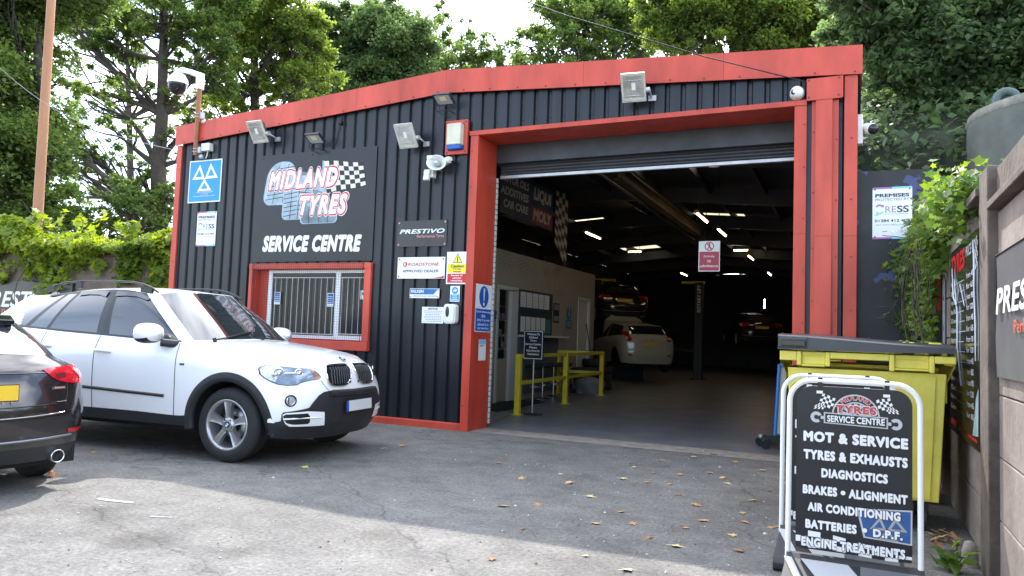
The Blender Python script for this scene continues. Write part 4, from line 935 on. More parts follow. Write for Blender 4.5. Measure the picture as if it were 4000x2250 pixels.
def make_wheel(parent, x, y, sg, R=.368, w=.25, rr_=.249, spokes=5, steer=0, name='wheel', cap=True, lie=None):
    t = bpy.data.objects.new(name, None); COL.objects.link(t); t.parent = parent; t.location = (x, y, R); t.rotation_euler = (0, 0, steer); t.empty_display_size = .2
    M = Matrix.Rotation(rad(90)*-sg, 4, 'X')      # local z = outwards
    b = MB(M); hw = w/2
    b.lathe([(rr_-.01, -hw+.01), (rr_+.03, -hw), (R-.05, -hw+.005), (R-.012, -hw+.03), (R, -hw+.06)]+[(R-(.009 if k % 2 else 0), -hw+.06+(w-.12)*k/9) for k in range(1, 9)]+[(R, hw-.06), (R-.012, hw-.03), (R-.05, hw-.005), (rr_+.03, hw), (rr_+.004, hw-.008), (rr_-.01, hw-.02)], 64, 0)
    for k in range(56):
        a = 2*math.pi*k/56
        T = Matrix.Rotation(a, 4, 'Z')
        for zz, sk in ((hw-.055, .018), (-hw+.055, -.018)): s_ = math.copysign(1, zz); b.add([(R+.0012, -.003, zz-s_*.05), (R+.0012, .003, zz-s_*.05), (R+.0012, .006, zz-s_*.005), (R+.0012, .0, zz-s_*.005), (R-.010, .002, zz+s_*.026), (R-.010, .009, zz+s_*.026)], [(0,1,2,3),(3,2,5,4)], 1, False, T)
    b.build('tyre', [rubber, M_['black']], parent=t)
    b = MB(M)
    b.lathe([(rr_+.004, hw-.012), (rr_-.006, hw-.004), (rr_-.022, hw-.012), (rr_-.03, hw-.05), (rr_-.035, -hw+.03)], 64, 0)
    for k in range(spokes):
        a = 2*math.pi*k/spokes+math.pi/2
        T = Matrix.Rotation(a, 4, 'Z'); z0 = hw-.012; ro = rr_-.014
        for e in (0,):
            w0, w1 = .030, .052
            top_ = [(.045, -w0, z0-.02), (.11, -.026, z0-.012), (.17, -.034, z0-.004), (ro, -w1, z0-.006), (ro, w1, z0-.006), (.17, .034, z0-.004), (.11, .026, z0-.012), (.045, w0, z0-.02)]
            bot = [(px, py*1.15, pz-.045) for px, py, pz in top_]
            # slightly dished spoke
            mid = [(px, py*.55, pz-.008) for px, py, pz in top_]
            n8 = 8; vs = top_+bot+mid
            b.add(vs, [(i, i+1, 16+i+1, 16+i) for i in range(3)]+[(i+4, i+5, 16+i+5, 16+i+4) for i in range(3)]+[(16, 17, 22, 23), (17, 18, 21, 22), (18, 19, 20, 21)], 0, True, T)
            b.add(vs, [(i, 8+i, 8+(i+1) % 8, (i+1) % 8) for i in range(8)], 0, False, T)
        T2 = Matrix.Rotation(a+math.pi/spokes, 4, 'Z')
        b.lathe([(.001, z0-.018), (.009, z0-.018)], 8, 1, T2 @ Matrix.Translation((.058, 0, .006)))
    b.lathe([(.075, hw-.06), (.07, hw-.028), (.04, hw-.022), (.001, hw-.022)], 28, 0)
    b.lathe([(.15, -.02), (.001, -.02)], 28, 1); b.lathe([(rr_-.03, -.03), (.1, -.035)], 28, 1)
    b.lathe([(.15, -.015), (.145, .0), (.08, .0)], 36, 2)
    r = b.build('rim', [rim_m, rim_d, M_['grey_metal']], parent=t)
    if cap:
        b = MB(M @ Matrix.Translation((0, 0, hw-.018))); roundel(b, .032); b.build('hub_cap', [M_['black_gloss'], M_['white'], M_['mot_blue'], M_['chrome']], parent=t)
    return t
def roundel(b, r):
    b.ring(0, 0, r*.94, r, .0012, 3, 24); b.disc(0, 0, r*.95, .001, 0, 24)
    for k in range(4):
        a = k*math.pi/2; pts = [(0, 0)]+[(r*.62*math.cos(a+math.pi/2*i/6), r*.62*math.sin(a+math.pi/2*i/6)) for i in range(7)]; b.poly(pts, .002, 1 if k % 2 == 0 else 2)
def arch_band(sh, mb, wx, wz, r0, r1, off, sg, a0=-8, a1=188, n=40, lip=.05, m=0):
    vs = []
    for k in range(n+1):
        a = rad(a0+(a1-a0)*k/n)
        row = []
        for r in (r0, (r0+r1)/2, r1):
            x, z = wx+r*math.cos(a), wz+r*math.sin(a); p, nn = sh.side(wx+(r1+.012)*math.cos(a), max(wz+(r1+.012)*math.sin(a), .33), sg)
            row.append((x, p.y+sg*(off*(1 if r < r1 else .3)), z))
        vs += [(row[0][0], row[0][1]-sg*lip, row[0][2])]+row
    fs = [(k*4+i, (k+1)*4+i, (k+1)*4+i+1, k*4+i+1) for k in range(n) for i in range(3)]
    mb.add(vs, fs if sg < 0 else [f[::-1] for f in fs], m, True)
def seam(sh, mb, pts, sg, r=.004, off=.0005, m=0):
    """thin dark shut line on the flank through (x, z) points"""
    o = []
    for (x0, z0), (x1, z1) in zip(pts, pts[1:]):
        for k in range(6): 
            p, n = sh.side(x0+(x1-x0)*k/6, z0+(z1-z0)*k/6, sg); o.append(p+n*off)
    p, n = sh.side(*pts[-1], sg); o.append(p+n*off); mb.tube(o, r, 5, m)
def band(sh, mb, pts, sg, h, off, m=0):
    """strip of height h along the flank"""
    vs = []
    for x, z in pts:
        for dz, oo in ((-h/2, .0), (-h/2+.004, off), (h/2-.004, off), (h/2, .0)):
            p, n = sh.side(x, z+dz, sg); vs.append(p+Vector((0, sg*oo, 0)))
    fs = [(k*4+i, (k+1)*4+i, (k+1)*4+i+1, k*4+i+1) for k in range(len(pts)-1) for i in range(3)]
    mb.add(vs, fs if sg > 0 else [f[::-1] for f in fs], m, True)
def full(side_vals): return side_vals
def build_ring(sh, cols, arches, region, su=6, sv=6):
    P = np.array(cols).transpose(1, 0, 2)
    sh.grid(P, su, sv, region, lambda m: any((m[0]-wx)**2+(m[2]-wz)**2 < r*r for wx, wz, r in arches) and m[1] > .5)
def build_house(sh, us, vs_, region, bulge=.03, su=6, sv=3):
    """glasshouse ring between base and roof edge"""
    P = []
    for v in vs_:
        row = []
        for b, t in us:
            b, t = np.array(b), np.array(t); p = b+(t-b)*v; out = np.array((p[0]*.0, p[1], 0)); l = np.hypot(*p[:2]-np.array((-.4, 0))); o = (p-np.array((-.4, 0, p[2])))/max(l, .1)
            p = p+np.array((o[0]*.5, o[1], 0))*bulge*math.sin(math.pi*v); row.append(p)
        P.append(row)
    sh.grid(np.array(P), su, sv, region)
def build_lid(sh, edge, centre, crown, region, su=6, n=7):
    """bonnet or roof between an edge line and the centre line"""
    P = []
    for s_ in np.linspace(0, 1, n):
        row = []
        for e, c in zip(edge, centre):
            e, c = np.array(e), np.array(c); p = e+(c-e)*s_; p[2] = e[2]+(c[2]-e[2])*(1-(1-s_)**2)*1.0+crown*0; row.append(p)
        P.append(row)
    sh.grid(np.array(P), su, 2, region)
# ------------------------------------------------------------------ white off-roader
suv = thing('parked_car', 'white off-roader with black wheel arches parked nose out in front of the barred window', 'car', (-7.223, -2.82, 0), .088)
wp = car_paint('white_car_paint', (.86, .865, .87), .30)
sh = Shell(); sh.sided = {'window_trim', 'front_door', 'rear_door', 'front_door_window', 'rear_door_window', 'rear_quarter_window', 'small_rear_window'}
cols = [
 [(2.33,0,.24),(2.40,0,.40),(2.43,0,.58),(2.42,0,.74),(2.385,0,.92),(2.27,0,1.005)],
 [(2.32,.30,.24),(2.395,.30,.40),(2.42,.30,.58),(2.41,.30,.74),(2.37,.30,.92),(2.25,.30,1.015)],
 [(2.27,.55,.25),(2.35,.55,.40),(2.37,.56,.58),(2.355,.56,.74),(2.29,.55,.915),(2.13,.53,1.035)],
 [(2.17,.76,.26),(2.26,.77,.40),(2.28,.78,.58),(2.25,.78,.74),(2.14,.76,.91),(1.92,.68,1.06)],
 [(2.03,.88,.28),(2.10,.89,.42),(2.11,.905,.58),(2.06,.905,.74),(1.93,.885,.91),(1.70,.76,1.085)],
 [(1.90,.91,.30),(1.92,.925,.43),(1.90,.94,.60),(1.84,.945,.78),(1.72,.93,.93),(1.45,.80,1.11)],
 [(1.577,.92,.32),(1.577,.935,.44),(1.56,.955,.62),(1.50,.955,.82),(1.40,.94,.97),(1.22,.83,1.13)],
 [(1.12,.92,.32),(1.12,.935,.43),(1.12,.95,.62),(1.10,.955,.84),(1.07,.945,1.0),(1.02,.865,1.148)],
 [(.92,.92,.32),(.92,.935,.42),(.92,.95,.63),(.92,.957,.85),(.92,.945,1.01),(.90,.885,1.155)],
 [(.40,.92,.32),(.40,.935,.43),(.40,.953,.63),(.40,.96,.86),(.40,.948,1.02),(.38,.888,1.168)],
 [(-.18,.92,.32),(-.18,.935,.43),(-.18,.955,.64),(-.18,.962,.87),(-.18,.95,1.035),(-.17,.89,1.19)],
 [(-.60,.92,.32),(-.60,.935,.43),(-.60,.955,.64),(-.60,.962,.87),(-.60,.95,1.045),(-.60,.885,1.205)],
 [(-.98,.92,.32),(-.98,.935,.43),(-.98,.957,.64),(-.98,.965,.87),(-.98,.952,1.055),(-.98,.875,1.222)],
 [(-1.356,.92,.32),(-1.356,.94,.44),(-1.356,.962,.64),(-1.356,.968,.87),(-1.356,.95,1.065),(-1.356,.86,1.238)],
 [(-1.80,.91,.33),(-1.80,.93,.44),(-1.80,.95,.64),(-1.80,.95,.87),(-1.80,.93,1.075),(-1.80,.83,1.25)],
 [(-2.13,.85,.34),(-2.18,.88,.45),(-2.20,.89,.64),(-2.20,.89,.87),(-2.17,.87,1.08),(-2.1,.77,1.255)],
 [(-2.30,.6,.34),(-2.36,.6,.45),(-2.38,.6,.64),(-2.36,.6,.87),(-2.33,.6,1.08),(-2.22,.58,1.26)],
 [(-2.36,0,.34),(-2.41,0,.45),(-2.42,0,.64),(-2.40,0,.87),(-2.37,0,1.08),(-2.28,0,1.26)]]
WX = (1.577, -1.356)
def reg(r, c, m):
    if r < 1: return 'lower_trim'
    if 8 <= c < 10: return 'front_door'
    if 10 <= c < 12: return 'rear_door'
    return 'body'
build_ring(sh, cols, [(WX[0], .365, .478), (WX[1], .365, .478)], reg, 8, 6)
hood_c = [(2.27,0,1.005),(2.262,0,1.022),(2.17,0,1.055),(2.02,0,1.09),(1.84,0,1.12),(1.62,0,1.148),(1.40,0,1.172),(1.16,0,1.192)]
build_lid(sh, [c[5] for c in cols[:8]], hood_c, 0, lambda r, c, m: 'bonnet', 6)
us = [((1.15,0,1.175),(.43,0,1.705)), ((1.11,.42,1.165),(.41,.36,1.70)), ((1.0,.78,1.15),(.30,.605,1.672)), ((.885,.868,1.152),(.20,.672,1.66)), ((.35,.882,1.169),(-.02,.684,1.688)),
      ((-.065,.885,1.185),(-.18,.688,1.692)), ((-.25,.885,1.193),(-.29,.688,1.69)), ((-.97,.872,1.222),(-.73,.675,1.672)), ((-1.02,.868,1.225),(-.78,.672,1.668)), ((-1.31,.85,1.238),(-.90,.662,1.66)), ((-1.40,.845,1.242),(-.97,.655,1.654)),
      ((-1.70,.82,1.262),(-1.27,.635,1.622)), ((-2.08,.765,1.255),(-1.60,.60,1.615)), ((-2.2,.58,1.26),(-1.69,.50,1.622)), ((-2.27,0,1.26),(-1.74,0,1.63))]
def hreg(r, c, m):
    v = [0, .045, .35, .65, .93, 1][min(int(r), 4)]
    if c < 2: return 'windscreen' if 1 <= r < 4.6 else 'body'
    if c < 3: return 'body'
    if c >= 13: return 'rear_window' if 1 <= r < 4 else 'body'
    if c >= 11: return 'body'
    if r < 1 or r >= 4: return 'window_trim'
    if c < 5: return 'front_door_window'
    if c < 6: return 'window_trim'
    if c < 7: return 'rear_door_window'
    if c < 8: return 'window_trim'
    if c < 9: return 'small_rear_window'
    if c < 10: return 'window_trim'
    return 'rear_quarter_window' if not (c > 10.35 and r < 1+(c-10.35)*1.9) else 'body'
build_house(sh, us, [0, .045, .35, .65, .93, 1], hreg, .03, 8, 4)
tops = [u[1] for u in us]
cx_ = [.43, .33, .02, -.18, -.29, -.72, -.78, -.9, -.98, -1.3, -1.64, -1.74]
edge = tops[2:13]+[]; cent = [(x, 0, z) for x, z in zip((.43, .30, .0, -.18, -.30, -.76, -.82, -.95, -1.02, -1.34, -1.74), (1.705, 1.722, 1.745, 1.752, 1.752, 1.742, 1.738, 1.728, 1.72, 1.688, 1.63))]
build_lid(sh, edge, cent, 0, lambda r, c, m: 'body', 6)
sh.finish()
cg = mat('car_glass', (.012, .016, .020), .02, spec=.9, coat=1)
cgs = mat('car_glass_screen', (.020, .026, .026), .02, spec=.9, coat=1)
trimm = mat('trim_black', (.025, .026, .028), .38, var=.1, vs=4)
MATS = dict(body=wp, bonnet=wp, front_door=wp, rear_door=wp, windscreen=cgs, window_trim=trimm, lower_trim=M_['black_plastic'])
suv_parts = {}
for k, p in sh.parts.items():
    nm = k.split('|')[0]; suv_parts[k] = p.build(nm, MATS.get(nm, cg), parent=suv)
suv_sh = sh
# ---- details of the off-roader
NEAR, FAR = -1, 1
plas = M_['black_plastic']
b = MB(); 
blk = [(2.43,0,.722),(2.421,-.15,.722),(2.405,-.356,.722),(2.395,-.425,.711),(2.384,-.479,.706),(2.372,-.54,.677),(2.356,-.606,.611),(2.343,-.648,.559),(2.324,-.699,.55),(2.169,-.874,.533),(2.150,-.882,.515),(2.145,-.878,.45),(2.055,-.91,.447),(2.03,-.92,.40),(2.2,-.82,.385),(2.36,-.5,.38),(2.40,-.2,.38),(2.41,0,.38)]
sh.patch(b, blk, .010, 0, d=(-.82, .57, 0), mirror=True)
bump = b.build('bumper_lower', plas, parent=suv)
b = MB(); b.tube([tuple(sh.hit((3, y, .685+.012*abs(y)), (-1, 0, 0))[0]+Vector((.012, 0, 0))) for y in np.linspace(-.42, .46, 15)], .026, 8, flat=1.3)
b.build('bumper_lip', trimm, parent=suv)
for sg in (NEAR, FAR):
    mir = lambda pts: [(x, y*-sg, z) for x, y, z in pts]
    b = MB(); q = mir([(2.178,-.866,.512),(2.206,-.849,.524),(2.327,-.689,.53),(2.384,-.496,.517),(2.384,-.488,.501),(2.367,-.46,.387),(2.351,-.525,.384),(2.292,-.705,.389),(2.221,-.809,.394),(2.195,-.838,.42),(2.18,-.858,.466)])
    sh.patch(b, q, .018, 0, d=(-.82, .57*-sg, 0)); bz = b.build('bumper_insert', wp, parent=suv)
    b = MB(); q = mir([(2.184,-.861,.497),(2.205,-.848,.511),(2.326,-.687,.516),(2.333,-.66,.482),(2.328,-.649,.43),(2.318,-.666,.415),(2.244,-.793,.413),(2.207,-.831,.428),(2.188,-.851,.459)])
    sh.patch(b, q, .022, 0, d=(-.82, .57*-sg, 0))
    b.tube([tuple(Vector(p)+Vector((.02, .012*sg, 0))) for p in mir([(2.18,-.866,.462),(2.25,-.80,.467),(2.33,-.67,.468),(2.375,-.52,.458)])], [.008, .009, .007, .003], 6, 1)
    b.build('intake', [M_['black'], wp], parent=bz)
    b = MB(); q = mir([(1.897,-.891,.918),(1.9,-.867,.94),(1.926,-.836,.956),(1.973,-.8,.965),(2.05,-.754,.964),(2.133,-.689,.958),(2.201,-.627,.949),(2.252,-.578,.937),(2.288,-.548,.918),(2.323,-.527,.879),(2.348,-.512,.828),(2.325,-.579,.822),(2.283,-.666,.824),(2.256,-.718,.817),(2.242,-.754,.799),(2.182,-.816,.795),(2.107,-.864,.797),(2.049,-.887,.814),(1.98,-.906,.842),(1.929,-.911,.874)])
    sh.patch(b, q, .004, 0, d=(-.72, .69*-sg, 0), scale=1.03); 
    sh.patch(b, q, .007, 1, d=(-.72, .69*-sg, 0), scale=.985, step=.03)
    hl = b.build('headlight', [M_['black'], mat('headlight_lens', (.16, .21, .28), .06, .2, coat=1, var=.25, vs=14)], parent=suv)
    b = MB(); q = mir([(1.905,-.886,.918),(1.935,-.835,.950),(2.03,-.765,.957),(2.04,-.80,.90),(2.07,-.835,.85),(2.08,-.872,.81),(2.04,-.886,.82),(1.985,-.902,.845),(1.94,-.905,.875)])
    sh.patch(b, q, .010, 0, d=(-.72, .69*-sg, 0), step=.03); b.build('side_reflector', clearlamp, parent=hl)
    b = MB(); q = mir([(2.262,-.585,.925),(2.288,-.555,.912),(2.318,-.533,.876),(2.340,-.518,.834),(2.318,-.585,.828),(2.308,-.578,.868)])
    sh.patch(b, q, .011, 0, d=(-.72, .69*-sg, 0), step=.03); b.build('indicator', amber, parent=hl)
    b = MB()
    for (x, y, z), r in (((2.084, -.829, .880), .062), ((2.216, -.694, .888), .044)):
        h = sh.hit((x+.72, y*-sg+.69*sg, z), (-.72, -.69*sg, 0)); M = Matrix.Translation(h[0]+h[1]*.012) @ Vector((.8, .6*sg, .05)).to_track_quat('Z', 'Y').to_matrix().to_4x4()
        b.lathe([(r*.72, -.006), (r*.85, .006), (r, .002), (r*1.05, -.006)], 28, 0, M); b.lathe([(.001, .004), (r*.4, .002), (r*.72, -.004)], 24, 1, M); b.lathe([(.001, .008), (r*.22, .006)], 14, 0, M)
    h0 = mir([(2.11, -.79, .895), (2.19, -.715, .897)]); b.tube([tuple(Vector(p)+Vector((.02, .012*sg, 0))) for p in h0], .007, 6, 0)
    b.build('lamp', [M_['chrome'], mat('lamp_bowl', (.35, .38, .42), .1, .6, coat=1)], parent=hl)
    b = MB(); h = sh.hit((2.243+.7, (-.817-.65)*-sg, .638), (-.74, .67*-sg, 0)); M = Matrix.Translation(h[0]+h[1]*.004) @ Vector((.75, .66*sg, 0)).to_track_quat('Z', 'Y').to_matrix().to_4x4()
    b.lathe([(.058, -.004), (.056, .010), (.048, .012), (.044, .002)], 28, 0, M); b.lathe([(.001, .004), (.03, .001), (.045, -.002)], 24, 1, M); b.tube([M @ Vector((-.02, -.03, .006)), M @ Vector((-.02, .03, .006))], .006, 5, 0)
    b.build('fog_light', [M_['black_gloss'], clearlamp], parent=suv)
    # kidney grille
    b = MB(); q = mir([(2.315,-.398,.954),(2.324,-.312,.964),(2.332,-.148,.968),(2.341,-.055,.962),(2.37,-.037,.938),(2.4,-.055,.873),(2.409,-.08,.816),(2.414,-.153,.774),(2.411,-.253,.765),(2.397,-.363,.770),(2.384,-.415,.79),(2.365,-.435,.854),(2.335,-.428,.92)])
    sh.patch(b, q, .006, 0, d=(-1, 0, 0)); gr = b.build('grille', M_['black_gloss'], parent=suv)
    b = MB(); loop = []
    for (x, y, z) in q: h = sh.hit((3, y, z), (-1, 0, 0)); loop.append(h[0]+h[1]*.010)
    lp = np.array([tuple(p) for p in loop]); lp = cr(np.concatenate([lp[-1:], lp, lp[:2]]), 3, 0)[3:-6]
    b.tube([tuple(p) for p in lp], .011, 8, closed=True); b.build('chrome_surround', M_['chrome'], parent=gr)
    b = MB()
    for k in range(9):
        f = (k+.7)/9.4; pts = []
        for zz in np.linspace(.785, .95, 6):
            y = (-.405+.35*f+ (.02 if zz > .9 else 0))*-sg; h = sh.hit((3, y, zz), (-1, 0, 0)); pts.append(h[0]+Vector((.012, 0, 0)))
        b.tube(pts, .0065, 5, flat=1.6)
    b.build('grille_bar', mat('grille_grey', (.055, .058, .062), .3, .3), parent=gr)
    # flank: arches, sill strip, seams, handles, mirror, rail
    for wx in WX: b = MB(); arch_band(sh, b, wx, .365, .428, .520, .016, sg, -8, 188); b.build('arch_trim', plas, parent=suv)
    b = MB(); band(sh, b, [(-.95, .655), (-.6, .648), (-.2, .638), (.3, .622), (.80, .608)], sg, .032, .010); b.build('side_moulding', trimm, parent=suv)
    b = MB(); seam(sh, b, [(-.18, .415), (-.18, .7), (-.18, 1.0), (-.175, 1.185)], sg); seam(sh, b, [(.92, .41), (.925, .7), (.92, 1.0), (.905, 1.148)], sg); seam(sh, b, [(-.98, .80), (-.98, 1.0), (-.98, 1.21)], sg); b.build('door_seam', M_['black'], parent=suv)
    b = MB()
    for xx, zz in ((-.06, 1.035), (-.92, 1.06)):
        p, n = sh.side(xx, zz, sg); b.tube([p+Vector((-.10, sg*.004, 0)), p+Vector((-.085, sg*.03, 0)), p+Vector((.085, sg*.032, -.004)), p+Vector((.10, sg*.004, -.006))], [.016, .020, .020, .016], 10)
    b.build('door_handle', wp, parent=suv, bevel=0)
    b = MB(); p, n = sh.side(1.01, .935, sg); b.box(p.x-.03, p.x+.03, p.y+sg*.002, p.y+sg*.006, p.z-.008, p.z+.012); b.build('wing_badge', M_['chrome'], parent=suv)
    mm = Matrix.Translation((.68, sg*1.06, 1.235)) @ Matrix.Scale(1.18, 4)
    b = MB(mm); N_ = 14; prof = [(.0, .02), (.35, .75), (.7, .95), (1, 1), (1.25, .96), (1.32, .80)]
    vs = []; 
    for (t_, k_) in prof:
        for j in range(N_*2):
            a = 2*math.pi*j/(N_*2); c_, s_ = math.cos(a), math.sin(a); e = 2.6
            yy = math.copysign(abs(c_)**(2/e), c_)*.128*k_; zz = math.copysign(abs(s_)**(2/e), s_)*.088*k_
            vs.append((.10-.13*t_, yy, zz))
    q_ = N_*2; b.add(vs, [(i*q_+j, i*q_+(j+1) % q_, (i+1)*q_+(j+1) % q_, (i+1)*q_+j) for i in range(len(prof)-1) for j in range(q_)]+[tuple(range(5*q_, 6*q_))], 0, True)
    for i, f in enumerate(b.f):
        if np.mean([b.v[k][2] for k in f]) < 1.235-.05: b.m[i] = 1
    b.tube([(.05, -sg*.07, -.075), (.13, -sg*.13, -.085), (.17, -sg*.19, -.08)], [.035, .035, .03], 10, 1)
    mo = b.build('wing_mirror', [wp, trimm], parent=suv)
    b = MB(); ry = .655*sg
    b.tube([(-1.36, ry, 1.672), (-1.22, ry, 1.725), (-1.0, ry, 1.768), (-.75, ry, 1.785), (-.3, ry, 1.79), (-.02, ry, 1.782), (.14, ry, 1.752), (.26, ry, 1.712), (.34, ry, 1.672)], [.010, .012, .011, .010, .010, .010, .012, .014, .011], 10)
    for xx in (-.80, ): b.box(xx-.05, xx+.03, ry-.015, ry+.015, 1.70, 1.775)
    b.box(-1.3, -1.18, ry-.015, ry+.015, 1.66, 1.73); b.box(.10, .26, ry-.015, ry+.015, 1.66, 1.725)
    b.build('roof_rail', trimm, parent=suv)
    b = MB()
    for pts in ([(-.73, 1.665), (-.5, 1.672), (-.30, 1.672), (-.305, 1.60), (-.42, 1.625), (-.58, 1.628), (-.74, 1.612)], [(-.185, 1.672), (-.02, 1.668), (.14, 1.655), (.30, 1.59), (.27, 1.575), (.12, 1.615), (-.03, 1.622), (-.18, 1.61)]):
        q3 = [tuple(sh.side(x, z, sg)[0]) for x, z in pts]; sh.patch(b, q3, .012, 0, d=(0, -sg, 0), step=.05)
    b.build('wind_deflector', mat('smoked_plastic', (.05, .05, .055), .08, coat=1), parent=suv)
    for wx in WX: make_wheel(suv, wx, sg*.815, sg)
b = MB(); b.box(-2.2, 2.1, -.80, .80, .30, .95); b.box(-2.2, 2.2, -.72, .72, .235, .33)
for wx in WX:
    pass
ub = b.build('underbody', mat('underbody', (.01, .01, .011), .8), parent=suv)
# keep the wheel housings hollow
def hollow(ub_name, xs, wz, r, y0, parent):
    b = MB()
    for wx in xs:
        for sg in (-1, 1):
            b = MB(); vs = []; n = 20
            for k in range(n+1):
                a = rad(-14+208*k/n); x, z = wx+r*math.cos(a), wz+r*math.sin(a); vs += [(x, sg*y0, z), (x, sg*(y0+.33), z)]
            b.add(vs, [(2*k, 2*k+1, 2*k+3, 2*k+2) for k in range(n)], 0, True)
            b.add([(wx, sg*y0, wz)]+[v for v in vs[::2]], [(0, k+1, k+2) for k in range(n)], 0); b.build('wheel_housing', ub.data.materials[0], parent=parent)
bpy.data.objects.remove(ub)
b = MB()
for x0, x1 in ((-2.15, -1.82), (-.90, 1.10)): b.box(x0, x1, -.84, .84, .27, .9)
b.box(2.03, 2.12, -.72, .72, .27, .68)
b.box(-2.2, 2.05, -.55, .55, .27, .9)
ub = b.build('underbody', mat('underbody', (.01, .01, .011), .8), parent=suv)
hollow('x', WX, .365, .445, .56, suv)
b = MB(Matrix.Translation((2.462, .06, .55)) @ Matrix.Rotation(rad(-3), 4, 'Y') @ Matrix.Rotation(rad(1.5), 4, 'Z') @ frame((0, 0, 0), (0, 1, 0)))
b.box(-.27, .27, -.062, .062, -.006, 0, 2); b.rect(-.26, .26, -.055, .055, .001, 0); b.rect(-.26, -.215, -.055, .055, .002, 1)
b.build('number_plate', [mat('plate_white', (.60, .61, .62), .4), M_['sign_blue'], M_['black']], parent=suv)
h = sh.hit((2.255, .005, 2), (0, 0, -1)); b = MB(Matrix.Translation(h[0]+h[1]*.004) @ h[1].to_track_quat('Z', 'Y').to_matrix().to_4x4()); roundel(b, .041); b.build('bonnet_badge', [M_['black_gloss'], M_['white'], M_['mot_blue'], M_['chrome']], parent=suv)
b = MB()
for a, c in (((1.10, -.62, 1.17), (.98, .02, 1.225)), ((1.155, .05, 1.185), (1.05, .62, 1.19))):
    pts = []
    for k in range(8):
        p = Vector(a).lerp(Vector(c), k/7); h = sh.hit((p.x+.5, p.y, p.z+.35), (-.82, 0, -.57)); pts.append((h[0]+h[1]*.016) if h else p)
    b.tube(pts, .009, 6); b.cyl(pts[0]+Vector((.02, 0, -.03)), pts[0]+Vector((0, 0, .02)), .02, n=8)
b.build('wiper', M_['black'], parent=suv)
for sg in (-1, 1):
    b = MB(); q3 = []
    for x, y, z in ((2.348, -.512, .828), (2.362, -.495, .797), (2.388, -.439, .735), (2.395, -.425, .711)): h = sh.hit((3, y*-sg, z), (-1, 0, 0)); q3.append(h[0])
    b.tube(q3, .004, 5)
    q3 = []
    for x, y in ((1.05, -.80), (1.3, -.76), (1.6, -.725), (1.9, -.665), (2.108, -.632), (2.2, -.612), (2.25, -.585)): h = sh.hit((x, y*-sg, 2), (0, 0, -1)); q3.append(h[0])
    b.tube(q3, .003, 5)
    b.build('bonnet_seam', M_['grey_text'], parent=suv)
# ------------------------------------------------------------------ dark hatchback at the left edge
hat = thing('parked_car', 'dark brown hatchback seen from behind beside the white off-roader', 'car', (-7.855, -5.50, 0), 2.984)
dp = mat('dark_brown_paint', (.030, .026, .027), .16, .35, spec=.6, coat=1)
sm = Shell(); sm.sided = {'window_trim', 'side_window'}
mz = [
 [(-2.13,0,.25),(-2.21,0,.42),(-2.232,0,.56),(-2.22,0,.69),(-2.15,0,.93),(-2.03,0,1.065)],
 [(-2.12,.36,.25),(-2.195,.36,.42),(-2.215,.37,.56),(-2.20,.37,.69),(-2.12,.37,.93),(-2.00,.36,1.062)],
 [(-2.05,.62,.25),(-2.12,.63,.42),(-2.135,.65,.56),(-2.12,.65,.69),(-2.04,.63,.93),(-1.92,.57,1.055)],
 [(-1.95,.78,.26),(-2.01,.80,.42),(-2.02,.82,.56),(-2.0,.825,.69),(-1.93,.80,.93),(-1.76,.685,1.045)],
 [(-1.74,.84,.27),(-1.79,.87,.42),(-1.79,.885,.56),(-1.77,.89,.70),(-1.71,.87,.93),(-1.56,.755,1.04)],
 [(-1.35,.86,.30),(-1.35,.87,.42),(-1.35,.885,.56),(-1.35,.89,.72),(-1.35,.87,.92),(-1.28,.785,1.03)],
 [(-.90,.85,.26),(-.90,.87,.42),(-.90,.885,.56),(-.9,.89,.72),(-.9,.87,.91),(-.85,.80,1.01)],
 [(0,.85,.24),(0,.87,.42),(0,.885,.56),(0,.89,.72),(0,.87,.89),(0,.81,.985)],
 [(.9,.85,.24),(.9,.87,.42),(.9,.885,.56),(.9,.885,.70),(.9,.86,.86),(.85,.79,.955)],
 [(1.36,.86,.28),(1.36,.87,.42),(1.36,.885,.56),(1.36,.88,.68),(1.36,.84,.82),(1.3,.74,.91)],
 [(1.85,.78,.25),(1.87,.79,.42),(1.87,.8,.54),(1.86,.79,.64),(1.8,.74,.76),(1.7,.62,.85)],
 [(2.12,.45,.24),(2.15,.45,.42),(2.16,.45,.54),(2.14,.45,.62),(2.06,.44,.72),(1.95,.40,.80)],
 [(2.18,0,.24),(2.22,0,.42),(2.23,0,.54),(2.21,0,.62),(2.14,0,.72),(2.02,0,.80)]]
build_ring(sm, mz, [(-1.36, .32, .37), (1.36, .32, .37)], lambda r, c, m: ('lower_trim' if r < .6 else 'body'), 7, 6)
build_lid(sm, [c[5] for c in mz[12:7:-1]], [(2.02,0,.80),(1.94,0,.83),(1.7,0,.885),(1.35,0,.94),(1.1,0,.975)], 0, lambda r, c, m: 'bonnet', 4)
mus = [((-2.02,0,1.07),(-1.60,0,1.325)), ((-1.98,.36,1.066),(-1.56,.30,1.322)), ((-1.90,.585,1.057),(-1.49,.47,1.312)), ((-1.73,.69,1.047),(-1.36,.545,1.31)), ((-1.28,.775,1.033),(-1.02,.585,1.36)), ((-.45,.80,1.0),(-.4,.60,1.41)), ((.3,.80,.975),(-.1,.60,1.415)), ((.80,.77,.955),(.1,.58,1.405)), ((.95,.70,.95),(.2,.5,1.41)), ((1.10,.35,.97),(.28,.28,1.425)), ((1.15,0,.98),(.3,0,1.43))]
def mreg(r, c, m):
    if c < 2: return 'rear_window' if .6 <= r < 4.2 else 'body'
    if c < 2.5 and r > .6: return 'window_trim'
    if 3 <= c < 4 or 4.05 <= c < 5.4 or 5.5 <= c < 6.8: return 'side_window' if 1 <= r < 4 else 'body'
    if c >= 8: return 'windscreen' if 1 <= r < 4.6 else 'body'
    return 'body'
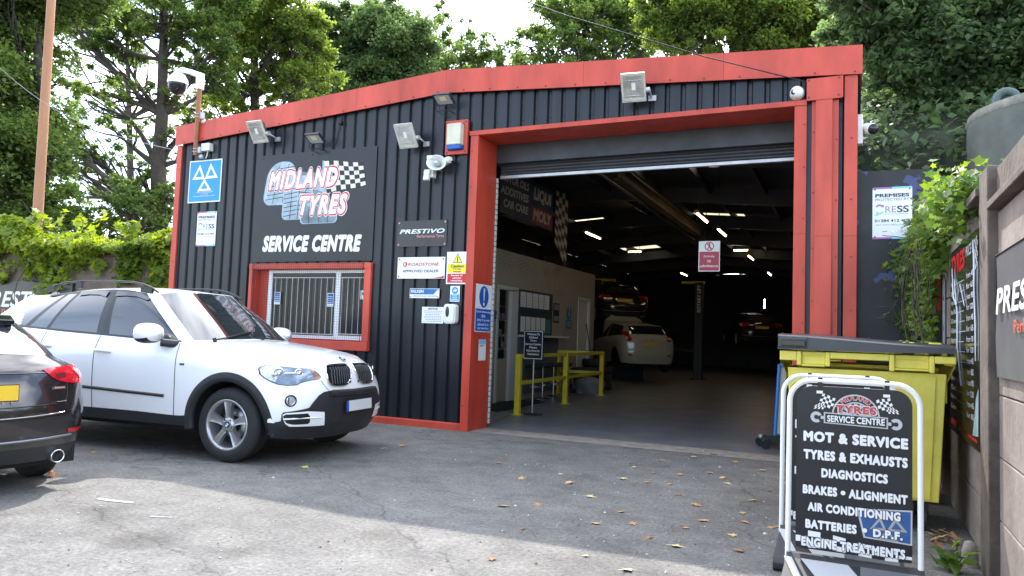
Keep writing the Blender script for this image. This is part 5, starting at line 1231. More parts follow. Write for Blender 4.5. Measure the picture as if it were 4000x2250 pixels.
build_house(sm, mus, [0, .045, .35, .65, .93, 1], mreg, .03, 7, 4)
build_lid(sm, [u[1] for u in mus[:9]][2:], [(-1.60,0,1.325),(-1.42,0,1.37),(-1.05,0,1.42),(-.4,0,1.455),(-.05,0,1.455),(.2,0,1.44),(.3,0,1.43)], 0, lambda r, c, m: 'roof', 5)
sm.finish()
cgm = mat('privacy_glass', (.02, .022, .024), .02, .55, spec=1, coat=1)
for k, p in sm.parts.items(): p.build(k.split('|')[0], {'body': dp, 'bonnet': dp, 'roof': dp, 'lower_trim': M_['black_plastic'], 'window_trim': M_['black_gloss'], 'rear_window': mat('rear_glass', (.40, .42, .44), .03, .9, coat=1), 'side_window': cgm, 'windscreen': cgm}[k.split('|')[0]], parent=hat)

for sg in (-1, 1):
    mir = lambda pts: [(x, y*-sg, z) for x, y, z in pts]
    D_ = (.75, .65*-sg, 0)
    b = MB(); sm.patch(b, mir([(-2.098,-.467,.931),(-2.076,-.511,.946),(-2.03,-.593,.964),(-1.93,-.70,.978),(-1.88,-.765,.992),(-1.81,-.82,.985),(-1.75,-.85,.965),(-1.72,-.86,.93),(-1.75,-.86,.88),(-1.85,-.83,.855),(-1.957,-.78,.850),(-2.031,-.712,.850),(-2.068,-.648,.853),(-2.096,-.57,.864),(-2.103,-.53,.880)]), .008, 0, d=D_, step=.03)
    tl = b.build('tail_lamp', redlamp, parent=hat)
    b = MB(); sm.patch(b, mir([(-1.965,-.715,.935),(-1.92,-.75,.948),(-1.87,-.79,.942),(-1.85,-.81,.905),(-1.88,-.81,.875),(-1.955,-.765,.87)]), .012, 0, d=D_, step=.03)
    b.build('reversing_lens', mat('pale_lamp', (.45, .30, .30), .1, coat=1, var=.3, vs=20), parent=tl)
    b = MB(); sm.patch(b, mir([(-2.085,-.56,.912),(-2.036,-.649,.922),(-2.052,-.655,.89),(-2.09,-.573,.882)]), .011, 0, d=D_, step=.03); b.build('inner_lens', mat('dark_lamp', (.10, .02, .025), .1, coat=1), parent=tl)
    b = MB(); sm.patch(b, mir([(-2.118,-.655,.487),(-2.053,-.742,.487),(-2.00,-.80,.487),(-2.0,-.80,.458),(-2.05,-.745,.452),(-2.11,-.672,.454)]), .006, 0, d=D_, step=.03); b.build('reflector', redlamp, parent=hat)
    M = Matrix.Translation((-2.0, .60*sg, .285)) @ Vector((-1, 0, -.05)).to_track_quat('Z', 'Y').to_matrix().to_4x4()
    b = MB(M); b.lathe([(.050, .0), (.052, .14), (.046, .145), (.043, .13), (.042, 0)], 24, 0); b.lathe([(.042, .06), (.001, .06)], 20, 1); b.build('exhaust', [M_['chrome'], M_['black']], parent=hat)
    for wx in (-1.36, 1.36): make_wheel(hat, wx, sg*.77, sg, .32, .215, .215, 5, cap=False)
def rpts(ys, zf, off=.004):
    o = []
    for y in ys:
        h = sm.hit((-3.2, y, zf(y)), (1, 0, 0))
        if h: o.append(tuple(h[0]+h[1]*off))
    return o
b = MB()
for z0, yy in ((.432, .70), (.434, .70)): b.tube(rpts(np.linspace(-yy, yy, 21), lambda y: z0-.012+.02*abs(y)), .016, 6, flat=.6)
b.build('bumper_strip', mat('dull_silver', (.22, .24, .28), .3, .6), parent=hat)
b = MB(); b.tube(rpts(np.linspace(-.62, .62, 21), lambda y: .60+.055*abs(y)**2), .006, 5); b.build('bumper_highlight', mat('crease_highlight', (.30, .31, .33), .2, .7), parent=hat)  # pale tube drawn in place of the highlight along the bumper crease
b = MB()
b.tube(rpts(np.linspace(-.50, .50, 15), lambda y: .925), .003, 5)
for sg in (-1, 1): b.tube(rpts(np.linspace(.50*sg, .64*sg, 6), lambda y: .70+.02*(abs(y)-.5)) , .003, 5); b.tube([sm.hit((-3.2, y*sg, z), (1, 0, 0))[0] for y, z in ((.665, .853), (.66, .765), (.64, .70))], .004, 5)
b.tube(rpts(np.linspace(-.55, .55, 15), lambda y: .678+.04*abs(y)**2), .004, 5)
b.build('tailgate_seam', M_['black'], parent=hat)
b = MB(frame((-2.205, 0, .79), (0, -1, 0), (.08, 0, 1))); b.box(-.265, .265, -.062, .062, -.012, 0, 1); b.rect(-.26, .26, -.056, .056, .001, 0)
for k in range(3): b.disc(.10+.06*k, -.075, .012, .003, 2, 12)
b.build('number_plate', [mat('plate_yellow', (.70, .46, .03), .4), M_['black'], M_['chrome']], parent=hat)
b = MB(frame((-2.118, -.585, .81), (.25, -1, 0), (.05, 0, 1))); b.box(-.05, .05, -.012, .012, 0, .006); b.box(-.042, .042, -.006, .006, .006, .009, 1); b.build('badge', [M_['chrome'], M_['silver']], parent=hat)
b = MB(); b.add([(-1.40,-.50,1.325),(-1.40,.50,1.325),(-1.64,.43,1.285),(-1.64,-.43,1.285),(-1.40,-.50,1.365),(-1.40,.50,1.365),(-1.67,.42,1.325),(-1.67,-.42,1.325)], [(0,1,2,3),(7,6,5,4),(3,2,6,7),(0,3,7,4),(2,1,5,6)]); b.build('spoiler', M_['black_gloss'], parent=hat, bevel=.01)
b = MB()
for x0, x1 in ((-1.98, -1.74), (-.98, .98)): b.box(x0, x1, -.80, .80, .2, .85)
b.box(-2.0, 2.0, -.55, .55, .2, .85); b.build('underbody', ub.data.materials[0], parent=hat)
hollow('x', (-1.36, 1.36), .32, .385, .52, hat)
# ------------------------------------------------------------------ right side: boundary wall, banners
wc = mat('wall_panel', (.32, .265, .24), .88, dirt=(.145, .112, .095), vs=2.4, bump=.25, bs=22)
wd = mat('wall_post', (.125, .098, .082), .9, var=.45, vs=3.5, bump=.35, bs=20)
rw = thing('boundary_wall', 'brown concrete post and panel wall carrying the price list banner', 'wall', (.8, -4, 0))
def rpart(mb, name, m, bevel=0): o = mb.build(name, m, bevel=bevel); o.parent = rw; o.matrix_parent_inverse = Matrix.Translation((-.8, 4, 0)); return o
b = MB(); z = 0
for k in range(6): b.box(.775, .85, -7.4, -3.95, .02+k*.36, .02+k*.36+.353)
rpart(b, 'panel', wc, .006)
b = MB()
for k in range(6): b.box(.775, .85, -3.64, .15, .02+k*.36, .02+k*.36+.353)
b.box(.775, .85, -3.64, .15, 2.18, 2.33); rpart(b, 'panel', wc, .006)
b = MB(); b.box(.715, .86, -7.4, -3.95, 2.19, 2.235); b.box(.77, .88, -7.4, -3.95, 2.235, 2.44); rpart(b, 'coping', wd, .006)
b = MB(); b.box(.70, .87, -3.64, .15, 2.33, 2.385); rpart(b, 'coping', wd, .006)
b = MB(); b.box(.72, .88, -3.95, -3.64, 0, 2.46); rpart(b, 'post', wd, .008)
b = MB(); b.box(.72, .88, -7.7, -7.4, 0, 2.46); rpart(b, 'post', wd, .008)
b = MB(); b.box(.74, .88, -.62, -.5, 0, 2.4); rpart(b, 'post', wd, .008)
FR = lambda y, z, x=.76: frame((x, y, z), (0, -1, 0))       # faces the yard (-x); local x runs towards the viewer
bgrey = mat('banner_grey', (.10, .10, .105), .5, var=.2, vs=2.5)
s = MB(FR(-4.01, 1.205)); w, h = 2.6, .70
nx = 26; vs = [(w*i/nx, h*j/6, .012*math.sin(i*.9+j)*(j/6)*(1-j/6)*2+.006) for i in range(nx+1) for j in range(7)]
s.add(vs, [(i*7+j, (i+1)*7+j, (i+1)*7+j+1, i*7+j+1) for i in range(nx) for j in range(6)], 0, True)
text(s, 'PRESTiVO', .085, 1.85, .352, .502, .02, 1, .028, .2, 1.05); text(s, 'Performance Tyres', .60, 1.85, .22, .31, .02, 2, .006)
for zz in (.62, .08): s.tube([(0, zz, .005), (-.05, zz, .0)], .006, 5, 3)
s.tube([(0, 0, .006), (0, h, .006)], .008, 5, 3); s.tube([(0, h, .006), (w, h, .006)], .006, 5, 3)
tag(s.build('tyre_banner', [bgrey, M_['white'], mat('orange_letter2', (.62, .13, .06), .5), M_['black']]), 'grey black banner with large white letters tied to the near panels of the right wall', 'banner')
# price list banner
s = MB(FR(-1.72, .68)); w, h = 1.60, 1.50; sign_box(s, w, h, 0, .01)
pl_ = mat('wrapped_black', (.020, .021, .024), .10, var=.3, vs=3, spec=.7)
text(s, 'TYRES', .10, .92, 1.29, 1.45, .002, 1, .05, .1); text(s, 'PRICE LIST', .98, 1.5, 1.36, 1.44, .002, 2, .02)
checker(s, [(1.42, 1.22), (1.56, 1.24), (1.57, 1.46), (1.44, 1.44)], 4, 6, .003, 2, 3)
rows = ('Front Pads', 'Rear Pads', 'Front Discs', 'Rear Discs', 'Oil Service', 'Full Service', 'Interim', 'Alignment', 'Air Con', 'Battery', 'Exhaust', 'Clutch', 'Diagnostic', 'Coolant')
for k, t_ in enumerate(rows):
    zz = 1.20-k*.078; text(s, t_, .06, .42, zz, zz+.042, .002, 2, .012); s.rect(.46, .86+.05*(k % 3), zz+.002, zz+.007, .002, 2); text(s, ('from 45', 'for 65', 'from 90', 'for 120')[k % 4], 1.0, 1.35, zz, zz+.042, .002, 2, .012)
s.rect(.04, .46, .05, .10, .002, 1); s.rect(.55, 1.5, .05, .07, .002, 1)
s.poly([(1.3, .08), (1.56, .10), (1.58, .42), (1.46, .34)], .003, 4)
for pts in ([(1.40, 1.44), (1.46, 1.30), (1.44, 1.1), (1.50, .85), (1.49, .6)], [(.2, 1.35), (.3, 1.1), (.5, 1.02), (.72, 1.18), (.95, 1.0)], [(.35, 1.25), (.55, .95), (.52, .7), (.75, .4)]): s.tube([(a, c, .008) for a, c in pts], [.004, .009, .006, .007, .003][:len(pts)], 5, 5)
tag(s.build('price_list_banner', [pl_, M_['red_letter'], mat('faded_white', (.62, .63, .65), .4), M_['black'], M_['pale_blue'], mat('clear_wrap', (.55, .58, .62), .1)]), 'black price list banner in torn clear wrap on the right wall behind the bins', 'banner')
s = MB(FR(-.22, 1.40)); w, h = .76, .68; sign_box(s, w, h, 0); s.rect(.03, .73, .34, .66, .002, 1)
for k, t_ in enumerate(('Wheel', 'Laser', 'Alignment')): text(s, t_, .08, .68, .48-.22*k, .60-.22*k, .003, 2, .02)
tag(s.build('alignment_sign', [M_['sign_black'], M_['sign_red'], M_['grey_metal']]), 'red and black Laser Alignment sign half hidden by the creeper on the right wall', 'sign')
s = MB(FR(-1.12, 1.40, .758)); w, h = .16, .60; sign_box(s, w, h, 0); text(s, 'H', .05, .11, .12, .17, .002, 1, .02); text(s, 'H', .05, .11, .40, .45, .002, 1, .02)
tag(s.build('upright_sign', [mat('grey_panel', (.30, .31, .35), .4), M_['black']]), 'narrow upright grey sign between the alignment sign and the price list', 'sign')
# creeper on the wall end
t = thing('climbing_plant', 'bright green creeper tumbling over the wall above the price list banner', 'creeper', (.7, -1.0, 2.4))
Cs = []
for _ in range(62):
    y0 = nr.uniform(-3.3, .3); k = int(nr.uniform(14, 34)); Cs.append(np.stack([.72+nr.normal(size=k)*.09, y0+nr.normal(size=k)*.13, 2.36+nr.random()*.22*(1.3 if y0 > -2.2 else .7)+nr.normal(size=k)*.07], 1))
for _ in range(60):
    y0 = nr.uniform(-1.5, .1); L_ = nr.uniform(.25, 1.15)*(1 if y0 > -1.0 else .45); k = int(L_*26); x0 = .72-.22*max(0, (y0+1.0))*nr.random()
    Cs.append(np.stack([x0+nr.normal(size=k)*.05-.05, y0+nr.normal(size=k)*.06, 2.45-nr.uniform(0, L_, k)], 1))
C = np.concatenate(Cs)-np.array(t.location)
C = np.concatenate([C, C+nr.normal(size=C.shape)*.05]); leaves_mesh('leaves', C, .062, LOBED, m=L_ivy, parent=t, droop=.8, up=.3, tilt=(-.4, -.3, .2))
sel = C[nr.random(len(C)) < .09]+np.array((-.02, 0, .08)); leaves_mesh('young_leaves', sel, .07, LOBED, m=L_vine, parent=t, droop=.4, up=.5)
b = MB()
for _ in range(26):
    a = np.array((-.08-nr.random()*.12, nr.uniform(-.6, 1.1), nr.uniform(-.1, .1))); b.tube(curve3(a, a+np.array((nr.normal()*.05, nr.normal()*.15, -nr.uniform(.4, 1.2))), 0, 6), .005, 4)
for pts in ([(-.25, .6, -.5), (-.36, .75, -.62), (-.45, .95, -.60)], [(-.25, .6, -.5), (-.38, .7, -.72), (-.48, .9, -.74)], [(-.1, .4, .05), (-.3, .6, .12), (-.42, .8, .16)]): b.tube(pts, .004, 4)
b.build('stems', bark, parent=t)
# green tank and shed
tank_m = mat('mossy_tank', (.150, .170, .145), .75, dirt=(.085, .085, .07), vs=1.6, bump=.1, bs=14)
t = thing('storage_tank', 'mossy green round tank with a hooked vent pipe rising over the right wall', 'tank', (2.80, 3.2, .42))
b = MB(); b.lathe([(1.32, 0), (1.32, 4.18), (1.30, 4.27), (1.24, 4.31), (.001, 4.50)], 56, 0); b.lathe([(1.322, 4.16), (1.335, 4.2), (1.31, 4.28)], 56, 1); b.build('vessel', [tank_m, mat('tank_rim', (.26, .24, .20), .8, var=.4, vs=6)], parent=t)
gp = mat('green_pipe', (.09, .13, .115), .5, var=.2, vs=6)
b = MB(Matrix.Translation((-.95, .1, 4.28)) @ Matrix.Scale(.85, 4)); b.tube([(0, 0, 0), (0, 0, .30)]+[(.15-.15*math.cos(a), 0, .30+.15*math.sin(a)) for a in np.linspace(.3, 2.8, 9)]+[(.30, 0, .28)], .072, 14); b.cyl((0, 0, .16), (0, 0, .20), .085, n=14); b.build('vent_pipe', gp, parent=t)
t = thing('garden_shed', 'low dark flat roofed shed between the ivy and the green tank', 'shed', (1.35, 3.6, 0))
b = MB(); b.box(-.5, .3, 0, 1.4, 0, 3.25); b.build('wall', dark, parent=t); b = MB(); b.add([(-.6, -.12, 3.30), (.4, -.12, 3.44), (.4, 1.5, 3.44), (-.6, 1.5, 3.30), (-.6, -.12, 3.42), (.4, -.12, 3.56), (.4, 1.5, 3.56), (-.6, 1.5, 3.42)], [(3,2,1,0),(4,5,6,7),(0,1,5,4),(1,2,6,5),(3,0,4,7)]); b.build('roof', mat('felt', (.05, .055, .06), .7), parent=t)
# ------------------------------------------------------------------ bins
yel = mat('bin_yellow', (.80, .69, .11), .45, var=.28, vs=1.7, bump=.03, bs=60)
lidm = mat('bin_lid', (.045, .047, .052), .33, var=.15, vs=5)
def wheelie_bin(name, label, loc, rotz=0):
    t = thing(name, label, 'bin', loc, rotz, 'yellow wheeled bins')
    b = MB()
    def ring_(x0, x1, y0, y1, z): return [(x0, y0, z), (x1, y0, z), (x1, y1, z), (x0, y1, z)]
    vs = ring_(-.50, .50, -.36, .40, .23)+ring_(-.545, .545, -.41, .45, 1.17)
    b.add(vs, [(3,2,1,0)]+[(i, (i+1) % 4, 4+(i+1) % 4, 4+i) for i in range(4)])
    # stepped panel on the front
    b.add([(.115, -.372, .25), (.44, -.372, .25), (.475, -.420, 1.15), (.12, -.420, 1.15)], [(0,1,2,3)])
    # rim with tabs and hand recesses
    y0, y1 = -.47, .50
    for a, c, z0, z1 in ((-.60, -.475, 1.225, 1.30), (-.475, -.44, 1.19, 1.30), (-.27, -.235, 1.19, 1.30), (-.235, .17, 1.25, 1.30), (.17, .205, 1.175, 1.30), (.43, .465, 1.175, 1.30), (.465, .60, 1.245, 1.30)): b.box(a, c, y0, y0+.07, z0, z1)
    for a, c in ((-.44, -.27), (.205, .43)): b.box(a, c, y0+.025, y0+.07, 1.20, 1.30); b.box(a, c, y0, y0+.03, 1.185, 1.20); b.add([(a, y0+.024, 1.26), (c, y0+.024, 1.26), ((a+c)/2, y0+.012, 1.285)], [(0,1,2)])
    b.box(-.60, -.53, y0+.07, y1, 1.23, 1.30); b.box(.53, .60, y0+.07, y1, 1.23, 1.30); b.box(-.53, .53, y1-.07, y1, 1.23, 1.30)
    b.add([(-.60, y0+.02, 1.225), (-.545, -.41, 1.10), (-.545, .3, 1.10), (-.60, .4, 1.225)], [(0,1,2,3)]); b.add([(.60, y0+.02, 1.245), (.545, -.41, 1.10), (.545, .3, 1.10), (.60, .4, 1.245)], [(3,2,1,0)])
    b.box(.52, .56, -.30, -.22, .95, 1.15)
    b.build('body', yel, parent=t, bevel=.012)
    b = MB()
    prof = [(-.615, 1.31, 1.425), (-.4, 1.31, 1.42), (-.1, 1.312, 1.402), (.2, 1.314, 1.384), (.45, 1.318, 1.374), (.60, 1.322, 1.372)]
    vs = []
    for x, z0, z1 in prof: vs += [(x, -.49, z0), (x, -.485, z1-.012), (x, -.465, z1), (x, 0, z1+.016), (x, .5, z1-.02), (x, .5, z0)]
    b.add(vs, [(i*6+j, (i+1)*6+j, (i+1)*6+j+1, i*6+j+1) for i in range(5) for j in range(5)]+[tuple(range(6))[::-1], tuple(range(30, 36))], 0, False)
    for x in (-.3, .0, .3): b.tube([(x, -.44, 1.405-.05*(x+.6)), (x+.02, .1, 1.435-.05*(x+.6)), (x+.05, .48, 1.395-.04*(x+.6))], .018, 6)
    b.box(-.612, -.40, -.505, -.48, 1.325, 1.40); b.box(-.590, -.41, -.512, -.50, 1.335, 1.385, 1)
    b.build('lid', [lidm, M_['black_gloss']], parent=t, bevel=.006)
    for x in (.3, .5): b = MB(); b.box(x, x+.1, .46, .53, 1.30, 1.405); b.build('grip', yel, parent=t, bevel=.015)
    for sx in (-1, 1):
        for sy in (-1, 1):
            b = MB(); b.cyl((sx*.40-.02, sy*.27, .09), (sx*.40+.02, sy*.27, .09), .09, n=18); b.box(sx*.40-.035, sx*.40+.035, sy*.27-.05, sy*.27+.05, .13, .23); b.build('castor', M_['black_plastic'], parent=t)
    return t
wheelie_bin('wheeled_bin', 'yellow wheeled bin with a dark lid right behind the two swing boards', (.075, -2.43, 0))
t2 = wheelie_bin('wheeled_bin', 'second yellow bin, only its ridged lid showing behind the front bin', (.12, -1.28, .02), rad(2))
# ------------------------------------------------------------------ swing boards
def swing_board(loc, label, full=True, rot=0):
    t = thing('pavement_sign', label, 'sign', loc, rot, 'black swing boards in white frames')
    b = MB(); R_ = .12; pts = [(-.325, 0, .10), (-.322, 0, 1.035)]
    pts += [(-.322+R_-R_*math.cos(a), 0, 1.035+R_*math.sin(a)) for a in np.linspace(.2, math.pi/2, 7)]
    pts += [(.322-R_+R_*math.sin(a), 0, 1.035+R_*math.cos(a)) for a in np.linspace(0, math.pi/2-.2, 7)]+[(.322, 0, 1.035), (.325, 0, .10)]
    b.tube(pts, .0145, 12); b.build('frame', M_['white_gloss'], parent=t)
    for x in (-.165, .165): b = MB(); b.box(x-.012, x+.012, -.012, .014, 1.09, 1.172); b.box(x-.018, x+.014, -.02, -.008, 1.085, 1.10, 1); b.build('hook', [M_['black'], M_['white']], parent=t)
    s = MB(frame((0, -.010, 0)))
    out = [(-.285+.03*math.cos(a)+.03, .235+.03+.03*math.sin(a)) for a in np.linspace(math.pi, 1.5*math.pi, 5)]+[(.255+.03*math.sin(a), .265-.03*math.cos(a)) for a in np.linspace(0, math.pi/2, 5)]
    out += [(.285-.085+.085*math.cos(a), 1.125-.085+.085*math.sin(a)) for a in np.linspace(0, math.pi/2, 8)]+[(-.285+.085-.085*math.sin(a), 1.04+.085*math.cos(a)) for a in np.linspace(0, math.pi/2, 8)]
    s.prism(out, -.022, 0, 0, mside=5)
    # emblem
    s.ring(.013, .972, .110, .118, .002, 5, 40, 0, math.pi); s.ring(.013, .972, .070, .078, .002, 4, 40, 0, math.pi)
    for k in range(7):
        a = math.pi*(k+.5)/7; c_, s_ = math.cos(a), math.sin(a); s.poly([(.013+.02*c_-.005*s_, .972+.02*s_+.005*c_), (.013+.02*c_+.005*s_, .972+.02*s_-.005*c_), (.013+.072*c_+.010*s_, .972+.072*s_-.010*c_), (.013+.072*c_-.010*s_, .972+.072*s_+.010*c_)], .002, 4)
    def arc(a, c, r0=.082): th = math.pi/2-(a-.013)*8.6; r = r0+.006+(c-1.06); return (.013+r*math.cos(th), .972+r*math.sin(th))
    text(s, 'MIDLAND', -.080, .106, 1.058, 1.088, .003, 1, .05, 0, 1.1, warp=arc); text(s, 'MIDLAND', -.078, .104, 1.060, 1.086, .004, 2, .02, 0, 1.1, warp=arc)
    text(s, 'TYRES', -.092, .120, .982, 1.034, .005, 1, .08, 0, 1.14); text(s, 'TYRES', -.087, .115, .986, 1.030, .0065, 2, .045, 0, 1.14)
    s.prism([(-.145, .925), (.17, .918), (.17, .978), (-.145, .985)], .003, .005, 4); s.poly([(-.138, .931), (.163, .924), (.163, .972), (-.138, .979)], .006, 0)
    text(s, 'SERVICE CENTRE', -.128, .155, .934, .970, .007, 1, .03)
    for sg_, cx in ((-1, -.183), (1, .208)):
        cy = .955 if sg_ < 0 else .945
        s.ring(cx, cy, .012, .030, .004, 4, 20, (.5 if sg_ < 0 else -2.4)+math.pi*0+(math.pi*.0), (.5 if sg_ < 0 else -2.4)+4.9)
        s.poly([(cx-sg_*.022, cy-.009), (cx-sg_*.022, cy+.009), (cx-sg_*.045, cy+.007), (cx-sg_*.045, cy-.007)], .004, 4)
    for sg_ in (-1, 1):
        f_ = lambda x, z: (.013+sg_*x, z)
        q = [f_(.115, 1.005), f_(.185, 1.03), f_(.165, 1.085), f_(.10, 1.065)]; checker(s, q if sg_ > 0 else [q[1], q[0], q[3], q[2]], 5, 4, .003, 1, 0, .004)
        q = [f_(.150, 1.00), f_(.220, 1.00), f_(.185, 1.035), f_(.150, 1.03)]; checker(s, q if sg_ > 0 else [q[1], q[0], q[3], q[2]], 7, 3, .0035, 1, 0)
    # lower artwork
    q = [(.055, .335), (.284, .325), (.285, .505), (.02, .485)]; s.poly(q, .002, 4); s.poly([(.063, .342), (.276, .333), (.277, .497), (.032, .478)], .003, 3)
    for pts in ([(.085, .385), (.165, .385), (.135, .455)], [(.165, .385), (.262, .39), (.205, .458)], [(.125, .335), (.225, .335), (.165, .388)]): tri(s, pts, .52, .004, 5, 3)
    checker(s, [(-.283, .238), (.283, .238), (.283, .285), (-.283, .335)], 9, 3, .0022, 1, 0, .008)
    for t_, z0, z1, x0, x1 in (('MOT & SERVICE', .819, .877, -.248, .265), ('TYRES & EXHAUSTS', .722, .776, -.247, .263), ('DIAGNOSTICS', .630, .680, -.155, .170), ('BRAKES', .533, .583, -.249, -.075), ('ALIGNMENT', .533, .583, -.018, .263), ('AIR CONDITIONING', .442, .490, -.223, .230), ('BATTERIES', .348, .397, -.234, .022), ('D.P.F.', .346, .390, .10, .241), ('ENGINE TREATMENTS', .250, .301, -.254, .252)):
        text(s, t_, x0-.004, x1+.004, z0-.004, z1+.004, .0045, 6, .10, 0, 1.14); text(s, t_, x0, x1, z0, z1, .007, 1, .064, 0, 1.14)
    s.disc(-.046, .558, .012, .007, 1, 16); s.disc(.060, .374, .012, .007, 1, 16)
    s.build('panel', [M_['sign_black'], M_['white'], mat('logo_red', (.55, .06, .07), .4), mat('inset_blue', (.025, .10, .30), .4, var=.2, vs=10), mat('steel_print', (.48, .50, .52), .4), M_['grey_metal'], M_['navy']], parent=t)
    b = MB()
    prof = [(.16, 0), (.20, .03), (.20, .06), (.05, .185), (.02, .205), (-.02, .205), (-.05, .185), (-.30, .075), (-.33, .05), (-.33, .015), (-.30, 0)]
    n = len(prof)
    vs = [(-.35+.02*(z > .1), y, z) for y, z in prof]+[(.36-.02*(z > .1), y, z) for y, z in prof]
    b.add(vs, [tuple(range(n)), tuple(range(n, 2*n))[::-1]], 1); b.add(vs, [(i, n+i, n+(i+1) % n, (i+1) % n) for i in range(n)], 1)
    y0, z0, y1, z1 = -.055, .1865, -.295, .0805
    def top(x, u): return (x, y0+(y1-y0)*u, z0+(z1-z0)*u+.004)
    for (a, c, sk) in ((-.34, -.30, .10), (-.255, -.02, .16), (.04, .33, .0)):
        b.add([top(a, 0), top(c, 0), top(c+sk, 1), top(a+sk, 1)], [(0,1,2,3)], 0 if a < .03 else 2)
    b.build('base', [mat('base_light', (.42, .43, .45), .45), M_['black_plastic'], mat('base_grey', (.12, .125, .14), .4)], parent=t, bevel=.006)
    return t
swing_board((0, -4.63, 0), 'black MOT and service swing board in a white tube frame, the front one of two')
swing_board((-.085, -4.0, 0), 'black swing board in a white tube frame mostly hidden behind the front one', rot=rad(1))
s = MB(Matrix.Translation((-.615, -2.15, 0)) @ Matrix.Rotation(rad(0), 4, 'Z')); s.add([(.0, 0, .56), (.05, 0, .56), (.08, 0, 1.14), (.03, 0, 1.16), (.0, .3, .56), (.05, .3, .56), (.08, .25, 1.14), (.03, .25, 1.16)], [(0,1,2,3),(7,6,5,4),(3,2,6,7),(0,3,7,4),(1,5,6,2)], 0)
for pts in ([(-.005, -.01, .55), (.025, -.01, 1.17)], [(.025, -.01, 1.17), (.085, -.01, 1.15)]): s.tube(pts, .014, 6, 1)
tag(s.build('folded_sign', [mat('blue_grey_board', (.26, .29, .34), .5), M_['sign_blue']]), 'pale blue edged board hooked against the end of the front bin', 'board')
# trolley jack
t = thing('trolley_jack', 'dark green trolley jack low on the floor left of the bins', 'jack', (-.98, 1.1, .006), rad(20))
gm = mat('jack_green', (.03, .055, .045), .45, .2, var=.3, vs=9)
b = MB(); b.box(-.10, .55, -.14, -.11, .05, .14); b.box(-.10, .55, .11, .14, .05, .14); b.box(.30, .55, -.11, .11, .06, .15); b.add([(-.12, -.06, .10), (.4, -.06, .14), (.4, .06, .14), (-.12, .06, .10), (-.12, -.05, .14), (.4, -.05, .19), (.4, .05, .19), (-.12, .05, .14)], [(3,2,1,0),(4,5,6,7),(0,1,5,4),(1,2,6,5),(2,3,7,6),(3,0,4,7)]); b.build('chassis', gm, parent=t, bevel=.006)
b = MB(); b.cyl((-.08, -.16, .06), (-.08, -.10, .06), .06, n=16); b.cyl((-.08, .10, .06), (-.08, .16, .06), .06, n=16); b.cyl((.5, -.16, .04), (.5, -.12, .04), .04, n=14); b.cyl((.5, .12, .04), (.5, .16, .04), .04, n=14); b.build('wheel', M_['black_plastic'], parent=t)
b = MB(); b.cyl((-.1, 0, .13), (-.1, 0, .17), .05, n=14); b.build('saddle', M_['grey_metal'], parent=t)
b = MB(); b.tube([(.5, 0, .14), (.62, 0, .55), (.66, 0, .95)], .014, 8); b.build('handle', gm, parent=t)
# ------------------------------------------------------------------ inside the workshop
cream = mat('office_cream', (.36, .325, .26), .7, var=.08, vs=1.5)
wht = mat('joinery_white', (.62, .61, .57), .5, var=.06, vs=4)
OX = -6.35
t = thing('site_office', 'cream walled office box with white doors just inside the roller door', 'office', (-8.4, 5.2, 0))
def opart(mb, name, m, parent=None, bevel=0):
    o = mb.build(name, m, bevel=bevel); o.parent = parent or t
    if parent is None: o.matrix_parent_inverse = Matrix.Translation((8.4, -5.2, 0))
    return o
b = MB()
for y0, y1, z0, z1 in ((.62, 3.97, .006, 3.03), (3.97, 4.93, 2.28, 3.03), (4.93, 8.68, .006, 3.03), (8.68, 9.55, 2.30, 3.03), (9.55, 9.95, .006, 3.03)): b.box(OX-.09, OX, y0, y1, z0, z1)
b.box(-10.6, OX-.09, 9.86, 9.95, .006, 3.03); b.box(-10.6, OX-.09, .62, 9.86, 2.97, 3.02)
opart(b, 'wall', cream)
b = MB(); b.box(OX-.10, OX+.02, 3.93, 4.02, .006, 2.27); b.box(OX-.10, OX+.02, 4.57, 4.93, .006, 2.27); b.box(OX-.10, OX+.02, 3.93, 4.93, 2.24, 2.32); b.box(OX+.0, OX+.03, 4.60, 4.70, .006, 2.24)
b.box(OX-.10, OX+.02, 8.64, 8.74, .006, 2.33); b.box(OX-.10, OX+.02, 9.48, 9.58, .006, 2.33); b.box(OX-.10, OX+.02, 8.64, 9.58, 2.29, 2.36); opart(b, 'door_frame', wht, bevel=.004)
b = MB(); b.box(OX-.07, OX-.03, 4.02, 4.57, .02, .86); b.box(OX-.07, OX-.03, 4.02, 4.06, .86, 2.24); b.box(OX-.07, OX-.03, 4.53, 4.57, .86, 2.24); b.box(OX-.03, OX-.02, 4.04, 4.55, .80, .83)
d_ = opart(b, 'door', mat('door_beige', (.40, .34, .26), .5), bevel=.003)
b = MB(); b.box(OX-.055, OX-.045, 4.06, 4.53, .86, 2.24)
for zz in (1.05, 1.3, 1.62, 1.9): b.box(OX-.044, OX-.040, 4.08, 4.52, zz, zz+.012, 1)
for yy, zz in ((4.12, 1.64), (4.2, 1.32), (4.33, 1.07), (4.3, 1.64)): b.box(OX-.044, OX-.040, yy, yy+.10, zz, zz+.13, 1)
b.build('glazing', [M_['glass_dark'], M_['grey_metal']], parent=d_)
b = MB(); b.box(OX-.08, OX-.04, 8.74, 9.48, .02, 2.29); d_ = opart(b, 'door', wht, bevel=.003)
b = MB(); b.cyl((OX-.04, 8.82, 1.05), (OX+.02, 8.82, 1.05), .012); b.cyl((OX+.02, 8.82, 1.05), (OX+.02, 8.94, 1.05), .012); b.build('handle', M_['chrome'], parent=d_)
